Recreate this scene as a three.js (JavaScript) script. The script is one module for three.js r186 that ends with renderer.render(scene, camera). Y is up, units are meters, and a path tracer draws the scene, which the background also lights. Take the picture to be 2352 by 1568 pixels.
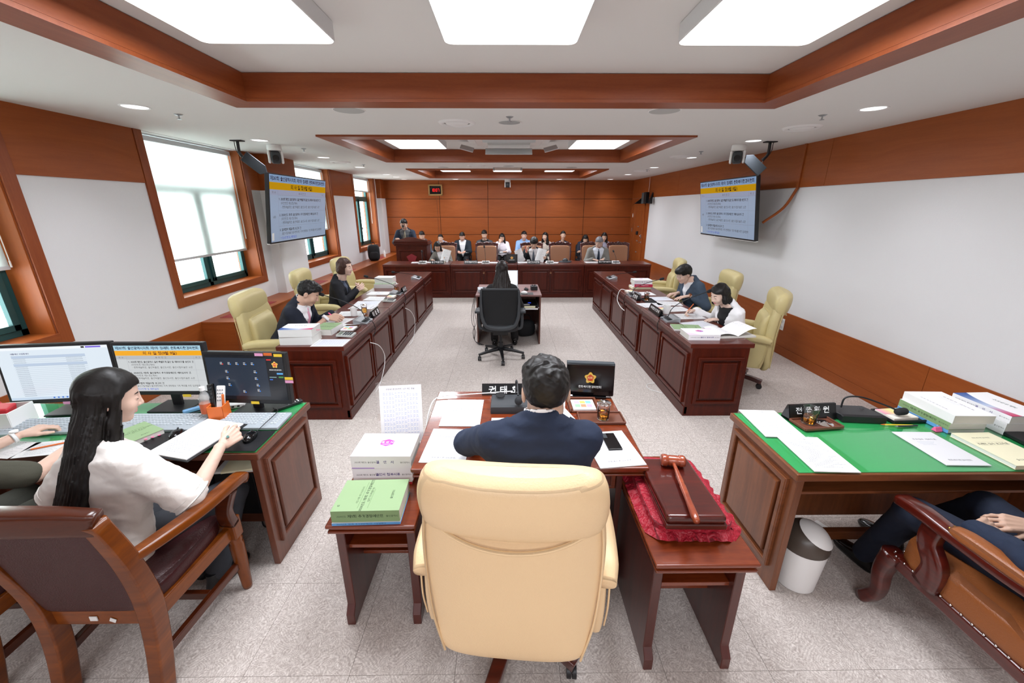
import * as THREE from 'three';
import { RoundedBoxGeometry } from 'three/addons/geometries/RoundedBoxGeometry.js';
import { mergeGeometries, mergeVertices } from 'three/addons/utils/BufferGeometryUtils.js';
import { RectAreaLightUniformsLib } from 'three/addons/lights/RectAreaLightUniformsLib.js';

// ---------------------------------------------------------------- camera, sky, exposure
const scene = new THREE.Scene();
const camera = new THREE.PerspectiveCamera(80.19, 2352 / 1568, 0.05, 100);
camera.position.set(0, 1.96, 0);
camera.rotation.set(-0.32044, -0.01012, 0, 'YXZ');
const renderer = new THREE.WebGLRenderer();
renderer.toneMapping = THREE.LinearToneMapping;
renderer.toneMappingExposure = 1.38;
renderer.shadowMap.enabled = true;
RectAreaLightUniformsLib.init();
scene.background = new THREE.Color().setRGB(5.6, 6.1, 6.0);   // bright overcast daylight outside the windows
const PANEL_LIGHT = 15, PANEL_GLOW = 1.6, SPOT_LIGHT = 2.2;

// ---------------------------------------------------------------- helpers
const PI = Math.PI;
let seed_ = 12345;
const rnd = () => { seed_ = (seed_ * 1664525 + 1013904223) >>> 0; return seed_ / 4294967296; };
const rr = (a, b) => a + (b - a) * rnd();
const clamp = (x, a, b) => Math.min(b, Math.max(a, x));
const V = (x, y, z) => new THREE.Vector3(x, y, z);
const used = {};
function numbered(n) { const k = used[n] = (used[n] ?? -1) + 1; return k ? n + '_' + String(k).padStart(3, '0') : n; }

function prep(g) {
  if (g.index) g = g.toNonIndexed();
  for (const k of Object.keys(g.attributes)) if (!['position', 'normal', 'uv', 'color'].includes(k)) g.deleteAttribute(k);
  if (!g.attributes.normal) g.computeVertexNormals();
  if (!g.attributes.uv) g.setAttribute('uv', new THREE.BufferAttribute(new Float32Array(g.attributes.position.count * 2), 2));
  return g;
}
// texture coordinates in metres, grain along the longer side
function metric(g, swap) {
  const p = g.attributes.position, n = g.attributes.normal, uv = g.attributes.uv;
  for (let i = 0; i < p.count; i++) {
    const ax = Math.abs(n.getX(i)), ay = Math.abs(n.getY(i)), az = Math.abs(n.getZ(i));
    let u, v;
    if (ax > ay && ax > az) { u = p.getZ(i); v = p.getY(i); } else if (ay > az) { u = p.getX(i); v = p.getZ(i); } else { u = p.getX(i); v = p.getY(i); }
    if (swap) [u, v] = [v, u];
    uv.setXY(i, u, v);
  }
  return g;
}
function join(list) {
  const gs = (Array.isArray(list) ? list : [list]).map(prep);
  const col = gs.some((g) => g.attributes.color);
  if (col) for (const g of gs) if (!g.attributes.color) g.setAttribute('color', new THREE.BufferAttribute(new Float32Array(g.attributes.position.count * 3).fill(1), 3));
  return gs.length === 1 ? gs[0] : mergeGeometries(gs);
}
function mesh(name, geos, mat, parent, opt = {}) {
  let g = join(geos);
  if (!opt.uv && !g.attributes.color) metric(g, opt.swap);
  const m = new THREE.Mesh(g, mat);
  m.castShadow = m.receiveShadow = true;
  m.name = parent && parent !== scene ? name : numbered(name);
  (parent ?? scene).add(m);
  if (opt.label) m.userData.label = opt.label;
  return m;
}
function share(name, geo, mat, parent, pos, rot) { const m = new THREE.Mesh(geo, mat); m.castShadow = m.receiveShadow = true; m.name = name; if (pos) m.position.set(...pos); if (rot) m.rotation.set(...rot); parent.add(m); return m; }
function tag(o, label, category, group) { o.userData.label = label; o.userData.category = category; if (group) o.userData.group = group; return o; }
function struct(o) { o.userData.kind = 'structure'; return o; }
function thing(name, label, category, pos = [0, 0, 0], turn = 0, group) {
  const o = new THREE.Group(); o.name = numbered(name); o.position.set(...pos); o.rotation.y = turn; scene.add(o);
  return tag(o, label, category, group);
}
function dup(src, pos, turn, label, group) {
  const c = src.clone(); c.userData = { ...src.userData }; c.name = numbered(src.name.replace(/_\d{3}$/, '')); c.position.set(...pos); c.rotation.y = turn; scene.add(c);
  if (label) c.userData.label = label; if (group) c.userData.group = group;
  return c;
}
// geometry makers (centre position)
const E_ = new THREE.Euler(), Q_ = new THREE.Quaternion(), M_ = new THREE.Matrix4();
function at(g, x = 0, y = 0, z = 0, rx = 0, ry = 0, rz = 0, s = 1) { M_.compose(V(x, y, z), Q_.setFromEuler(E_.set(rx, ry, rz)), typeof s === 'number' ? V(s, s, s) : V(...s)); g.applyMatrix4(M_); return g; }
function bx(w, h, d, x = 0, y = 0, z = 0, r = 0.003, rx = 0, ry = 0, rz = 0) {
  r = Math.min(r, w * 0.45, h * 0.45, d * 0.45);
  return at(r > 0.0005 ? new RoundedBoxGeometry(w, h, d, r > 0.008 ? 3 : 1, r) : new THREE.BoxGeometry(w, h, d), x, y, z, rx, ry, rz);
}
// box from min to max corner
function bb(x0, y0, z0, x1, y1, z1, r = 0.003) { return bx(Math.abs(x1 - x0), Math.abs(y1 - y0), Math.abs(z1 - z0), (x0 + x1) / 2, (y0 + y1) / 2, (z0 + z1) / 2, r); }
function cy(r0, r1, h, x = 0, y = 0, z = 0, n = 20, rx = 0, ry = 0, rz = 0) { return at(new THREE.CylinderGeometry(r1, r0, h, n), x, y, z, rx, ry, rz); }
function sp(r, x = 0, y = 0, z = 0, s = 1, n = 16) { return at(new THREE.SphereGeometry(r, n, Math.ceil(n * 0.7)), x, y, z, 0, 0, 0, s); }
function tube(pts, r, n = 24, k = 8) { return new THREE.TubeGeometry(new THREE.CatmullRomCurve3(pts.map((p) => V(...p))), n, r, k); }
function lathe(pts, n = 28, x = 0, y = 0, z = 0) { return at(new THREE.LatheGeometry(pts.map((p) => new THREE.Vector2(...p)), n), x, y, z); }
function shp(pts) { const s = new THREE.Shape(); pts.forEach((p, i) => (i ? s.lineTo(...p) : s.moveTo(...p))); s.closePath(); return s; }
function ext(pts, d, bevel = 0.002, seg = 1) { return new THREE.ExtrudeGeometry(pts.getPoints ? pts : shp(pts), { depth: d, bevelEnabled: bevel > 0, bevelSize: bevel, bevelThickness: bevel, bevelOffset: -bevel, bevelSegments: seg, curveSegments: 10 }); }
function rrect(w, h, r) { const s = new THREE.Shape(), a = -w / 2, b = -h / 2; s.moveTo(a + r, b); s.lineTo(a + w - r, b); s.absarc(a + w - r, b + r, r, -PI / 2, 0); s.lineTo(a + w, b + h - r); s.absarc(a + w - r, b + h - r, r, 0, PI / 2); s.lineTo(a + r, b + h); s.absarc(a + r, b + h - r, r, PI / 2, PI); s.lineTo(a, b + r); s.absarc(a + r, b + r, r, PI, PI * 1.5); return s; }
// swept bar: rectangular or oval section along points
function sweep(pts, w, h, n = 20, power = 2, k = 12) {
  const c = new THREE.CatmullRomCurve3(pts.map((p) => V(p[0], p[1], p[2]))), P = [], I = [];
  const ex = [0, 1, 2].map((j) => Math.max(...pts.map((p) => p[j])) - Math.min(...pts.map((p) => p[j]))), ax = ex[0] <= ex[1] && ex[0] <= ex[2] ? 0 : ex[1] <= ex[2] ? 1 : 2, N = V(ax === 0 ? 1 : 0, ax === 1 ? 1 : 0, ax === 2 ? 1 : 0);
  for (let i = 0; i <= n; i++) {
    const t = i / n, p = c.getPoint(t), d = c.getTangent(t), f = t * (pts.length - 1), j = Math.min(pts.length - 2, Math.floor(f)), q = f - j;
    const sc = (pts[j][3] ?? 1) * (1 - q) + (pts[j + 1][3] ?? 1) * q;
    const na = N.clone().addScaledVector(d, -N.dot(d)).normalize(), nb = V().crossVectors(d, na).normalize(), sx = ax === 1 ? nb.negate() : na, sy = ax === 1 ? na : nb;
    for (let a = 0; a < k; a++) {
      const th = (a + 0.5) / k * 2 * PI, ca = Math.cos(th), sa = Math.sin(th), e = 2 / power;
      const x = Math.sign(ca) * Math.abs(ca) ** e * w / 2 * sc, y = Math.sign(sa) * Math.abs(sa) ** e * h / 2 * sc;
      P.push(p.x + sx.x * x + sy.x * y, p.y + sx.y * x + sy.y * y, p.z + sx.z * x + sy.z * y);
    }
  }
  for (let i = 0; i < n; i++) for (let a = 0; a < k; a++) { const b = (a + 1) % k, o = i * k, q = o + k; I.push(o + a, o + b, q + a, o + b, q + b, q + a); }
  for (const [o, f] of [[0, 1], [n * k, 0]]) for (let a = 1; a < k - 1; a++) f ? I.push(o, o + a + 1, o + a) : I.push(o, o + a, o + a + 1);
  const g = new THREE.BufferGeometry(); g.setAttribute('position', new THREE.Float32BufferAttribute(P, 3)); g.setIndex(I); g.computeVertexNormals(); return g;
}
// cushion: superellipsoid-like puffed box
function puff(w, h, d, x = 0, y = 0, z = 0, pw = 4, rx = 0, ry = 0, rz = 0, n = 20) {
  const g = new THREE.SphereGeometry(1, n * 2, n), p = g.attributes.position, e = 2 / pw, f = (t) => Math.sign(t) * Math.abs(t) ** e;
  for (let i = 0; i < p.count; i++) {
    const X = p.getX(i), Y = p.getY(i), Z = p.getZ(i), m = (Math.abs(X) ** pw + Math.abs(Y) ** pw + Math.abs(Z) ** pw) ** (1 / pw);
    p.setXYZ(i, X / m * w / 2, Y / m * h / 2, Z / m * d / 2);
  }
  g.computeVertexNormals(); return at(g, x, y, z, rx, ry, rz);
}

// ---------------------------------------------------------------- procedural textures
function hash(x, y) { let h = Math.imul(x | 0, 374761393) + Math.imul(y | 0, 668265263); h = Math.imul(h ^ (h >>> 13), 1274126177); return ((h ^ (h >>> 16)) >>> 0) / 4294967296; }
function noise(x, y, px, py) {   // tiling value noise
  const ix = Math.floor(x), iy = Math.floor(y), fx = x - ix, fy = y - iy, m = (a, b) => ((a % b) + b) % b, u = fx * fx * (3 - 2 * fx), v = fy * fy * (3 - 2 * fy);
  const a = hash(m(ix, px), m(iy, py)), b = hash(m(ix + 1, px), m(iy, py)), c = hash(m(ix, px), m(iy + 1, py)), d = hash(m(ix + 1, px), m(iy + 1, py));
  return a + (b - a) * u + (c - a) * v + (a - b - c + d) * u * v;
}
function dataTex(n, fn, srgb = true, rep = 1) {
  const d = new Uint8Array(n * n * 4);
  for (let y = 0; y < n; y++) for (let x = 0; x < n; x++) { const c = fn(x / n, y / n), o = (y * n + x) * 4; d[o] = c[0]; d[o + 1] = c[1]; d[o + 2] = c[2]; d[o + 3] = 255; }
  const t = new THREE.DataTexture(d, n, n); t.magFilter = THREE.LinearFilter; t.wrapS = t.wrapT = THREE.RepeatWrapping; t.colorSpace = srgb ? THREE.SRGBColorSpace : THREE.NoColorSpace; t.repeat.set(rep, rep); t.needsUpdate = true; return t;
}
const mix3 = (a, b, t) => [a[0] + (b[0] - a[0]) * t, a[1] + (b[1] - a[1]) * t, a[2] + (b[2] - a[2]) * t];
function woodTex(a, b, off = 0, rep = 0.8) {
  return dataTex(512, (x, y) => {
    const w = noise(x * 3 + off, y * 5, 3, 5) * 0.6;
    let t = noise(x * 4 + off, y * 40 + w * 6, 4, 40) * 0.45 + noise(x * 8, y * 120 + w * 9 + off, 8, 120) * 0.35 + noise(x * 60, y * 256, 60, 256) * 0.2;
    t = clamp((t - 0.5) * 1.5 + 0.5, 0, 1);
    return mix3(a, b, t);
  }, true, rep);
}
function canvas(w, h, draw) { const c = document.createElement('canvas'); c.width = w; c.height = h; const g = c.getContext('2d'); draw(g, w, h); const t = new THREE.CanvasTexture(c); t.colorSpace = THREE.SRGBColorSpace; t.anisotropy = 8; return t; }

function std(color, rough = 0.6, o = {}) { return new THREE.MeshStandardMaterial({ color, roughness: rough, ...o }); }
function phy(color, rough = 0.5, o = {}) { return new THREE.MeshPhysicalMaterial({ color, roughness: rough, ...o }); }
const leatherBump = dataTex(256, (x, y) => { const v = 255 * (0.5 * noise(x * 40, y * 40, 40, 40) + 0.5 * noise(x * 90, y * 90, 90, 90)); return [v, v, v]; }, false, 6);
const clothBump = dataTex(256, (x, y) => { const v = 127 + 60 * Math.sin(x * 2 * PI * 64) * Math.sin(y * 2 * PI * 64) + 60 * (noise(x * 60, y * 60, 60, 60) - 0.5); return [v, v, v]; }, false, 5);
const wallBump = dataTex(256, (x, y) => { const v = 255 * (0.4 * noise(x * 64, y * 128, 64, 128) + 0.6 * noise(x * 128, y * 40, 128, 40)); return [v, v, v]; }, false, 3);
const M = {
  wood: phy(0xffffff, 0.42, { map: woodTex([148, 75, 30], [160, 84, 37]), clearcoat: 0.08, clearcoatRoughness: 0.35, specularIntensity: 0.5 }),
  woodDoor: phy(0xffffff, 0.4, { map: woodTex([138, 68, 24], [164, 88, 36], 7), clearcoat: 0.3, clearcoatRoughness: 0.3 }),
  trim: phy(0xffffff, 0.4, { map: woodTex([134, 64, 30], [150, 78, 40], 3), specularIntensity: 0.6, clearcoat: 0.12, clearcoatRoughness: 0.3 }),
  desk: phy(0xffffff, 0.35, { map: woodTex([62, 16, 5], [84, 26, 9], 5), specularIntensity: 0.5, clearcoat: 0.15, clearcoatRoughness: 0.25 }),
  deskTop: phy(0xffffff, 0.32, { map: woodTex([74, 24, 14], [98, 37, 22], 11), clearcoat: 0.4, clearcoatRoughness: 0.22 }),
  redTop: phy(0xffffff, 0.25, { map: woodTex([98, 37, 14], [130, 56, 23], 2), clearcoat: 0.7, clearcoatRoughness: 0.08 }),
  redDark: phy(0xffffff, 0.35, { map: woodTex([64, 20, 12], [88, 30, 18], 9), clearcoat: 0.5, clearcoatRoughness: 0.2 }),
  walnut: phy(0xffffff, 0.3, { map: woodTex([96, 45, 9], [130, 66, 15], 13), specularIntensity: 0.6, clearcoat: 0.4, clearcoatRoughness: 0.12 }),
  walnutDark: phy(0xffffff, 0.3, { map: woodTex([62, 24, 9], [84, 36, 14], 17), specularIntensity: 0.6, clearcoat: 0.5, clearcoatRoughness: 0.12 }),
  mahog: phy(0xffffff, 0.28, { map: woodTex([62, 14, 8], [92, 26, 14], 19), clearcoat: 0.8, clearcoatRoughness: 0.1 }),
  stenoTop: phy(0xffffff, 0.4, { map: woodTex([118, 84, 82], [138, 100, 96], 21), clearcoat: 0.2 }),
  steno: phy(0xffffff, 0.5, { map: woodTex([88, 52, 42], [108, 66, 54], 23) }),
  wall: std(0xe3e3e4, 0.85, { bumpMap: wallBump, bumpScale: 0.0006 }),
  ceil: std(0xe6e5e3, 0.9),
  white: std(0xf0f0f0, 0.5), plasticWhite: phy(0xeeeeec, 0.35), grey: std(0x8c8f92, 0.5), silver: std(0xaeb2b6, 0.35, { metalness: 0.7 }),
  chrome: std(0xd8d8d8, 0.15, { metalness: 1 }), brass: std(0xc59a4a, 0.3, { metalness: 1 }),
  black: std(0x16171a, 0.45), blackGloss: phy(0x0b0b0d, 0.12), blackSoft: std(0x1b1c1f, 0.8), darkGrey: std(0x33373b, 0.5), slate: std(0x2f363b, 0.6),
  teal: std(0x2c5a5c, 0.4, { metalness: 0.3 }), blindRail: std(0xd8dcdf, 0.5),
  cream: phy(0xf0d0a2, 0.42, { bumpMap: leatherBump, bumpScale: 0.0006, sheen: 0.2 }),
  creamY: phy(0xcabb86, 0.42, { bumpMap: leatherBump, bumpScale: 0.0006, sheen: 0.2 }),
  tan: phy(0xb07d5c, 0.45, { bumpMap: leatherBump, bumpScale: 0.0008 }),
  brownLeather: phy(0x8f5228, 0.4, { bumpMap: leatherBump, bumpScale: 0.0008 }),
  maroon: phy(0x3a1517, 0.32, { bumpMap: leatherBump, bumpScale: 0.001 }),
  paper: std(0xe2e2e0, 0.85), paperEdge: std(0xd9d7d0, 0.9), paperYellow: std(0xf3eecb, 0.85), green: std(0x37a263, 0.55), greenL: std(0x39b06d, 0.55),
  glass: phy(0xffffff, 0.02, { transmission: 1, thickness: 0, ior: 1.5 }), cup: phy(0xffffff, 0.03, { transmission: 1, thickness: 0.004, ior: 1.45 }),
  tea: phy(0xffffff, 0.02, { transmission: 1, thickness: 0.05, ior: 1.33, attenuationColor: new THREE.Color(0xe39a35), attenuationDistance: 0.07 }),
  redVelvet: phy(0xa3182c, 0.55, { bumpMap: dataTex(256, (x, y) => { const v = 255 * clamp(0.5 + 1.3 * (noise(x * 14, y * 22, 14, 22) - 0.5) + 0.5 * (noise(x * 50, y * 50, 50, 50) - 0.5), 0, 1); return [v, v, v]; }, false, 4), bumpScale: 0.006, sheen: 1, sheenColor: new THREE.Color(0xff8a98), sheenRoughness: 0.35 }),
  yellowNote: std(0xf2d13c, 0.8), pinkNote: std(0xe9a7cf, 0.8), pink: std(0xf2679a, 0.6), orange: std(0xe0702c, 0.5), blueDk: std(0x2b4fb0, 0.4), red: std(0xc22b33, 0.5), greyFelt: std(0x5a5c60, 0.9),
};
const SRGB = (h) => new THREE.Color(h);
// ---------------------------------------------------------------- Hangul lettering, drawn stroke by stroke
const HG = (() => {
  const C = {
    'ㄱ': [[.08, .1, .9, .1, .84, .95]], 'ㄴ': [[.1, .05, .1, .9, .95, .9]], 'ㄷ': [[.9, .1, .1, .1, .1, .9, .95, .9]], 'ㄹ': [[.1, .08, .9, .08, .9, .5, .1, .5, .1, .92, .95, .92]],
    'ㅁ': [[.12, .1, .88, .1, .88, .9, .12, .9, .12, .1]], 'ㅂ': [[.12, .05, .12, .92, .88, .92, .88, .05], [.12, .5, .88, .5]], 'ㅅ': [[.5, .05, .48, .4, .05, .95], [.5, .4, .95, .95]], 'ㅇ': ['o', .5, .5, .42],
    'ㅈ': [[.08, .1, .92, .1], [.52, .1, .46, .5, .05, .95], [.5, .45, .95, .95]], 'ㅊ': [[.35, .02, .65, .02], [.08, .25, .92, .25], [.52, .25, .46, .6, .05, .97], [.5, .55, .95, .97]],
    'ㅋ': [[.08, .1, .9, .1, .84, .95], [.08, .5, .88, .5]], 'ㅌ': [[.9, .1, .1, .1, .1, .9, .95, .9], [.1, .5, .88, .5]], 'ㅍ': [[.08, .1, .92, .1], [.3, .1, .3, .88], [.7, .1, .7, .88], [.05, .9, .95, .9]], 'ㅎ': [[.35, .02, .65, .02], [.08, .26, .92, .26], 'h'],
  };
  const W = { 'ㅏ': 'a', 'ㅐ': 'ae', 'ㅑ': 'ya', 'ㅒ': 'yae', 'ㅓ': 'e', 'ㅔ': 'ei', 'ㅕ': 'ye', 'ㅖ': 'yei', 'ㅣ': 'i' };
  const VV = { a: [[.35, 0, .35, 1], [.35, .45, .85, .45]], ae: [[.2, .02, .2, .98], [.2, .45, .7, .45], [.72, 0, .72, 1]], ya: [[.35, 0, .35, 1], [.35, .33, .85, .33], [.35, .6, .85, .6]], yae: [[.2, 0, .2, 1], [.2, .33, .7, .33], [.2, .6, .7, .6], [.72, 0, .72, 1]],
    e: [[.6, 0, .6, 1], [.1, .45, .6, .45]], ei: [[.45, .02, .45, .98], [0, .45, .45, .45], [.85, 0, .85, 1]], ye: [[.6, 0, .6, 1], [.1, .33, .6, .33], [.1, .6, .6, .6]], yei: [[.45, 0, .45, 1], [0, .33, .45, .33], [0, .6, .45, .6], [.85, 0, .85, 1]], i: [[.5, 0, .5, 1]] };
  const HH = { 'ㅗ': [[.5, .1, .5, .75], [0, .75, 1, .75]], 'ㅛ': [[.33, .1, .33, .75], [.66, .1, .66, .75], [0, .75, 1, .75]], 'ㅜ': [[0, .3, 1, .3], [.5, .3, .5, 1]], 'ㅠ': [[0, .3, 1, .3], [.33, .3, .33, 1], [.66, .3, .66, 1]], 'ㅡ': [[0, .55, 1, .55]] };
  const CX = { 'ㅘ': ['ㅗ', 'a'], 'ㅙ': ['ㅗ', 'ae'], 'ㅚ': ['ㅗ', 'i'], 'ㅝ': ['ㅜ', 'e'], 'ㅞ': ['ㅜ', 'ei'], 'ㅟ': ['ㅜ', 'i'], 'ㅢ': ['ㅡ', 'i'] };
  const CHO = [...'ㄱㄲㄴㄷㄸㄹㅁㅂㅃㅅㅆㅇㅈㅉㅊㅋㅌㅍㅎ'], JUNG = [...'ㅏㅐㅑㅒㅓㅔㅕㅖㅗㅘㅙㅚㅛㅜㅝㅞㅟㅠㅡㅢㅣ'], JONG = ['', 'ㄱ', 'ㄲ', 'ㄱㅅ', 'ㄴ', 'ㄴㅈ', 'ㄴㅎ', 'ㄷ', 'ㄹ', 'ㄹㄱ', 'ㄹㅁ', 'ㄹㅂ', 'ㄹㅅ', 'ㄹㅌ', 'ㄹㅍ', 'ㄹㅎ', 'ㅁ', 'ㅂ', 'ㅂㅅ', 'ㅅ', 'ㅆ', 'ㅇ', 'ㅈ', 'ㅊ', 'ㅋ', 'ㅌ', 'ㅍ', 'ㅎ'];
  const DB = { 'ㄲ': 'ㄱ', 'ㄸ': 'ㄷ', 'ㅃ': 'ㅂ', 'ㅆ': 'ㅅ', 'ㅉ': 'ㅈ' };
  const strokes = (g, list, x, y, w, h) => { for (const s of list) { g.beginPath(); for (let i = 0; i < s.length; i += 2) g[i ? 'lineTo' : 'moveTo'](x + s[i] * w, y + s[i + 1] * h); g.stroke(); } };
  const cons = (g, c, x, y, w, h) => {
    if (c.length === 2) { cons(g, c[0], x, y, w * .46, h); cons(g, c[1], x + w * .54, y, w * .46, h); return; }
    if (DB[c]) { cons(g, DB[c], x, y, w * .47, h); cons(g, DB[c], x + w * .53, y, w * .47, h); return; }
    const d = C[c];
    if (d[0] === 'o') { g.beginPath(); g.ellipse(x + w / 2, y + h / 2, w * .42, h * .42, 0, 0, 7); g.stroke(); return; }
    strokes(g, d.filter((s) => s !== 'h'), x, y, w, h);
    if (d.includes('h')) { g.beginPath(); g.ellipse(x + w / 2, y + h * .68, w * .34, h * .27, 0, 0, 7); g.stroke(); }
  };
  function syl(g, ch, x, y, w, h) {
    const n = ch.charCodeAt(0) - 0xac00, cho = CHO[Math.floor(n / 588)], ju = JUNG[Math.floor(n / 28) % 21], jo = JONG[n % 28], B = (c, a, b, p, q) => [x + a * w, y + b * h, p * w, q * h];
    if (W[ju]) {
      const hh = jo ? .5 : .94;
      cons(g, cho, ...B(0, .02, .04, .5, jo ? .46 : .78)); strokes(g, VV[W[ju]], ...B(0, .56, .0, .42, jo ? .58 : 1));
      if (jo) cons(g, jo, ...B(0, .14, .66, .78, .33));
    } else if (HH[ju]) {
      cons(g, cho, ...B(0, .18, .02, .64, jo ? .34 : .5)); strokes(g, HH[ju], ...B(0, .02, jo ? .36 : .52, .96, jo ? .24 : .44));
      if (jo) cons(g, jo, ...B(0, .16, .68, .68, .31));
    } else {
      const [hv, vv] = CX[ju];
      cons(g, cho, ...B(0, .04, .03, .5, jo ? .32 : .46)); strokes(g, HH[hv], ...B(0, .0, jo ? .34 : .5, .6, jo ? .24 : .38)); strokes(g, VV[vv], ...B(0, .6, 0, .4, jo ? .62 : 1));
      if (jo) cons(g, jo, ...B(0, .14, .68, .76, .31));
    }
  }
  // text(g, string, x, top, size, {bold, gap, width}) returns the width
  return function text(g, str, x, y, size, o = {}) {
    const cw = size * (o.wide ?? .92), col = o.color ?? '#111';
    g.strokeStyle = g.fillStyle = col; g.lineCap = g.lineJoin = o.round ? 'round' : 'square'; g.lineWidth = Math.max(.8, size * (o.bold ? .115 : .075));
    const widthOf = (c) => (c >= '가' && c <= '힣' ? cw + size * (o.gap ?? .06) : c === ' ' ? size * .38 : (g.font = (o.bold ? 'bold ' : '') + size * .98 + 'px sans-serif', g.measureText(c).width));
    const total = [...str].reduce((s, c) => s + widthOf(c), 0);
    let sx = 1;
    if (o.fit && total > o.fit) sx = o.fit / total;
    g.save(); g.translate(o.center ? x - total * sx / 2 : x, y); g.scale(sx, 1);
    let px = 0;
    for (const c of str) {
      if (c >= '가' && c <= '힣') syl(g, c, px + size * .03, size * .06, cw, size * .88);
      else if (c !== ' ') { g.font = (o.bold ? 'bold ' : '') + size * .98 + 'px sans-serif'; g.textBaseline = 'alphabetic'; g.fillText(c, px, size * .86); }
      px += widthOf(c);
    }
    g.restore(); return total * sx;
  };
})();
function agenda(g, w, h, tone) {
  g.fillStyle = tone.page; g.fillRect(0, 0, w, h);
  g.fillStyle = tone.head; g.fillRect(0, 0, w, h * .105);
  HG(g, '제267회 울산광역시의회 제1차 정례회 문화복지환경위원회', w * .015, h * .02, h * .066, { bold: 1, fit: w * .965, color: tone.ink });
  g.fillStyle = tone.band; g.fillRect(0, h * .11, w, h * .105);
  HG(g, '의 사 일 정(9월 9일)', w * .52, h * .125, h * .075, { center: 1, bold: 1, color: tone.title });
  g.fillStyle = tone.sub; g.fillRect(0, h * .22, w, h * .075);
  g.strokeStyle = '#8d8f9c'; g.lineWidth = 2; for (const X of [.12, .9]) { g.beginPath(); g.moveTo(w * X, h * .22); g.lineTo(w * X, h); g.stroke(); }
  for (const Y of [.295, .53, .765]) { g.beginPath(); g.moveTo(w * .12, h * Y); g.lineTo(w, h * Y); g.stroke(); }
  HG(g, '차 수', w * .06, h * .235, h * .042, { center: 1, color: '#666' }); HG(g, '부 의 안 건', w * .52, h * .235, h * .045, { center: 1, color: '#555' }); HG(g, '비 고', w * .95, h * .235, h * .042, { center: 1, color: '#666' });
  HG(g, '6차', w * .06, h * .6, h * .045, { center: 1, color: '#333' });
  const L = (s, y, b, c = '#222', x = .13) => HG(g, s, w * x, h * y, h * .045, { bold: b, color: c, fit: w * .76 });
  L('1. 2025회계연도 울산광역시 일반·특별회계 결산 및 예비비지출 승인의 건', .33, 1); L('(의안번호 제52호)(계속)', .39, 0, '#444', .16); L('- 문화예술회관, 울산박물관, 울산도서관, 울산시립미술관 소관', .45, 0, '#444', .16);
  L('2. 2026년도 제1회 울산광역시 추가경정예산안 예비심사의 건', .57, 1); L('(의안번호 제51호)(계속)', .63, 0, '#444', .16); L('- 문화예술회관, 울산박물관, 울산도서관, 울산시립미술관 소관', .69, 0, '#444', .16);
  L('3. 업무협약 체결사항 보고의 건', .8, 1); L('- 울산시립예술단·울주문화재단 지역 문화향유 기회 확대를 위한 업무협약', .86, 0, '#444', .15); L('* 의사진행 및 폐회일정', .93, 0, '#3a50d8', .14);
}
const agendaTex = canvas(1400, 800, (g, w, h) => agenda(g, w, h, { page: '#a9bbd6', head: '#8fb4dc', ink: '#0b1a3c', band: '#d9a400', title: '#2a2008', sub: '#aab4cf' }));
const agendaTex2 = canvas(1400, 800, (g, w, h) => agenda(g, w, h, { page: '#c9cdcf', head: '#a9cfe0', ink: '#0b1a3c', band: '#f0a818', title: '#5a2408', sub: '#b4b7ba' }));
// flower-shaped assembly emblem
function emblem(g, x, y, r) {
  const petals = (R, c) => { g.fillStyle = c; g.beginPath(); for (let i = 0; i <= 60; i++) { const a = i / 60 * 2 * PI - PI / 2, q = R * (.86 + .14 * Math.cos(5 * (a + PI / 2))); g.lineTo(x + q * Math.cos(a), y + q * Math.sin(a)); } g.fill(); };
  petals(r, '#e8b23a'); petals(r * .86, '#f6d778'); petals(r * .72, '#d99a20'); g.fillStyle = '#cf3122'; g.beginPath(); g.arc(x, y, r * .5, 0, 7); g.fill();
  HG(g, '의회', x, y - r * .24, r * .44, { center: 1, bold: 1, color: '#ffe9a0' });
}
const standbyTex = canvas(640, 400, (g, w, h) => { g.fillStyle = '#050506'; g.fillRect(0, 0, w, h); emblem(g, w * .5, h * .4, h * .25); HG(g, '문화복지환경위원회', w * .5, h * .72, h * .11, { center: 1, bold: 1, color: '#fff' }); });
function lines(g, x, y, w, n, dy, col = '#9aa', th = 3) { g.fillStyle = col; for (let i = 0; i < n; i++) { let p = x + (hash(i, 7) < .3 ? w * .06 : 0); const end = x + w * (.55 + .45 * hash(i, n)); while (p < end) { const l = w * (.02 + .05 * hash(p | 0, i)); g.fillRect(p, y + i * dy, l, th); p += l + w * .012; } } }
const pageTex = canvas(420, 594, (g, w, h) => { g.fillStyle = '#fafafa'; g.fillRect(0, 0, w, h); HG(g, '의 사 진 행', w / 2, h * .06, 22, { center: 1, color: '#445' }); lines(g, w * .12, h * .16, w * .76, 20, h * .038, '#6a7380', 4); });
const coverTex = canvas(420, 594, (g, w, h) => { g.fillStyle = '#fbfbfc'; g.fillRect(0, 0, w, h); g.fillStyle = '#6fa0dc'; g.fillRect(w * .15, h * .3, w * .7, 2); g.fillRect(w * .15, h * .62, w * .7, 5); HG(g, '2025회계연도 결산 및', w / 2, h * .36, 26, { center: 1, color: '#456' }); HG(g, '제1회 추가경정예산안', w / 2, h * .42, 26, { center: 1, color: '#456' }); HG(g, '심사자료', w / 2, h * .48, 26, { center: 1, color: '#456' }); lines(g, w * .2, h * .54, w * .6, 2, 14, '#9bc'); });
const coverTex2 = canvas(420, 594, (g, w, h) => { g.fillStyle = '#f8f8fb'; g.fillRect(0, 0, w, h); HG(g, '주요업무 세부자료', w / 2, h * .22, 30, { center: 1, color: '#334' }); lines(g, w * .22, h * .32, w * .56, 4, 18, '#abc'); HG(g, '문화복지환경위원회', w / 2, h * .84, 26, { center: 1, color: '#334' }); });
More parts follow.
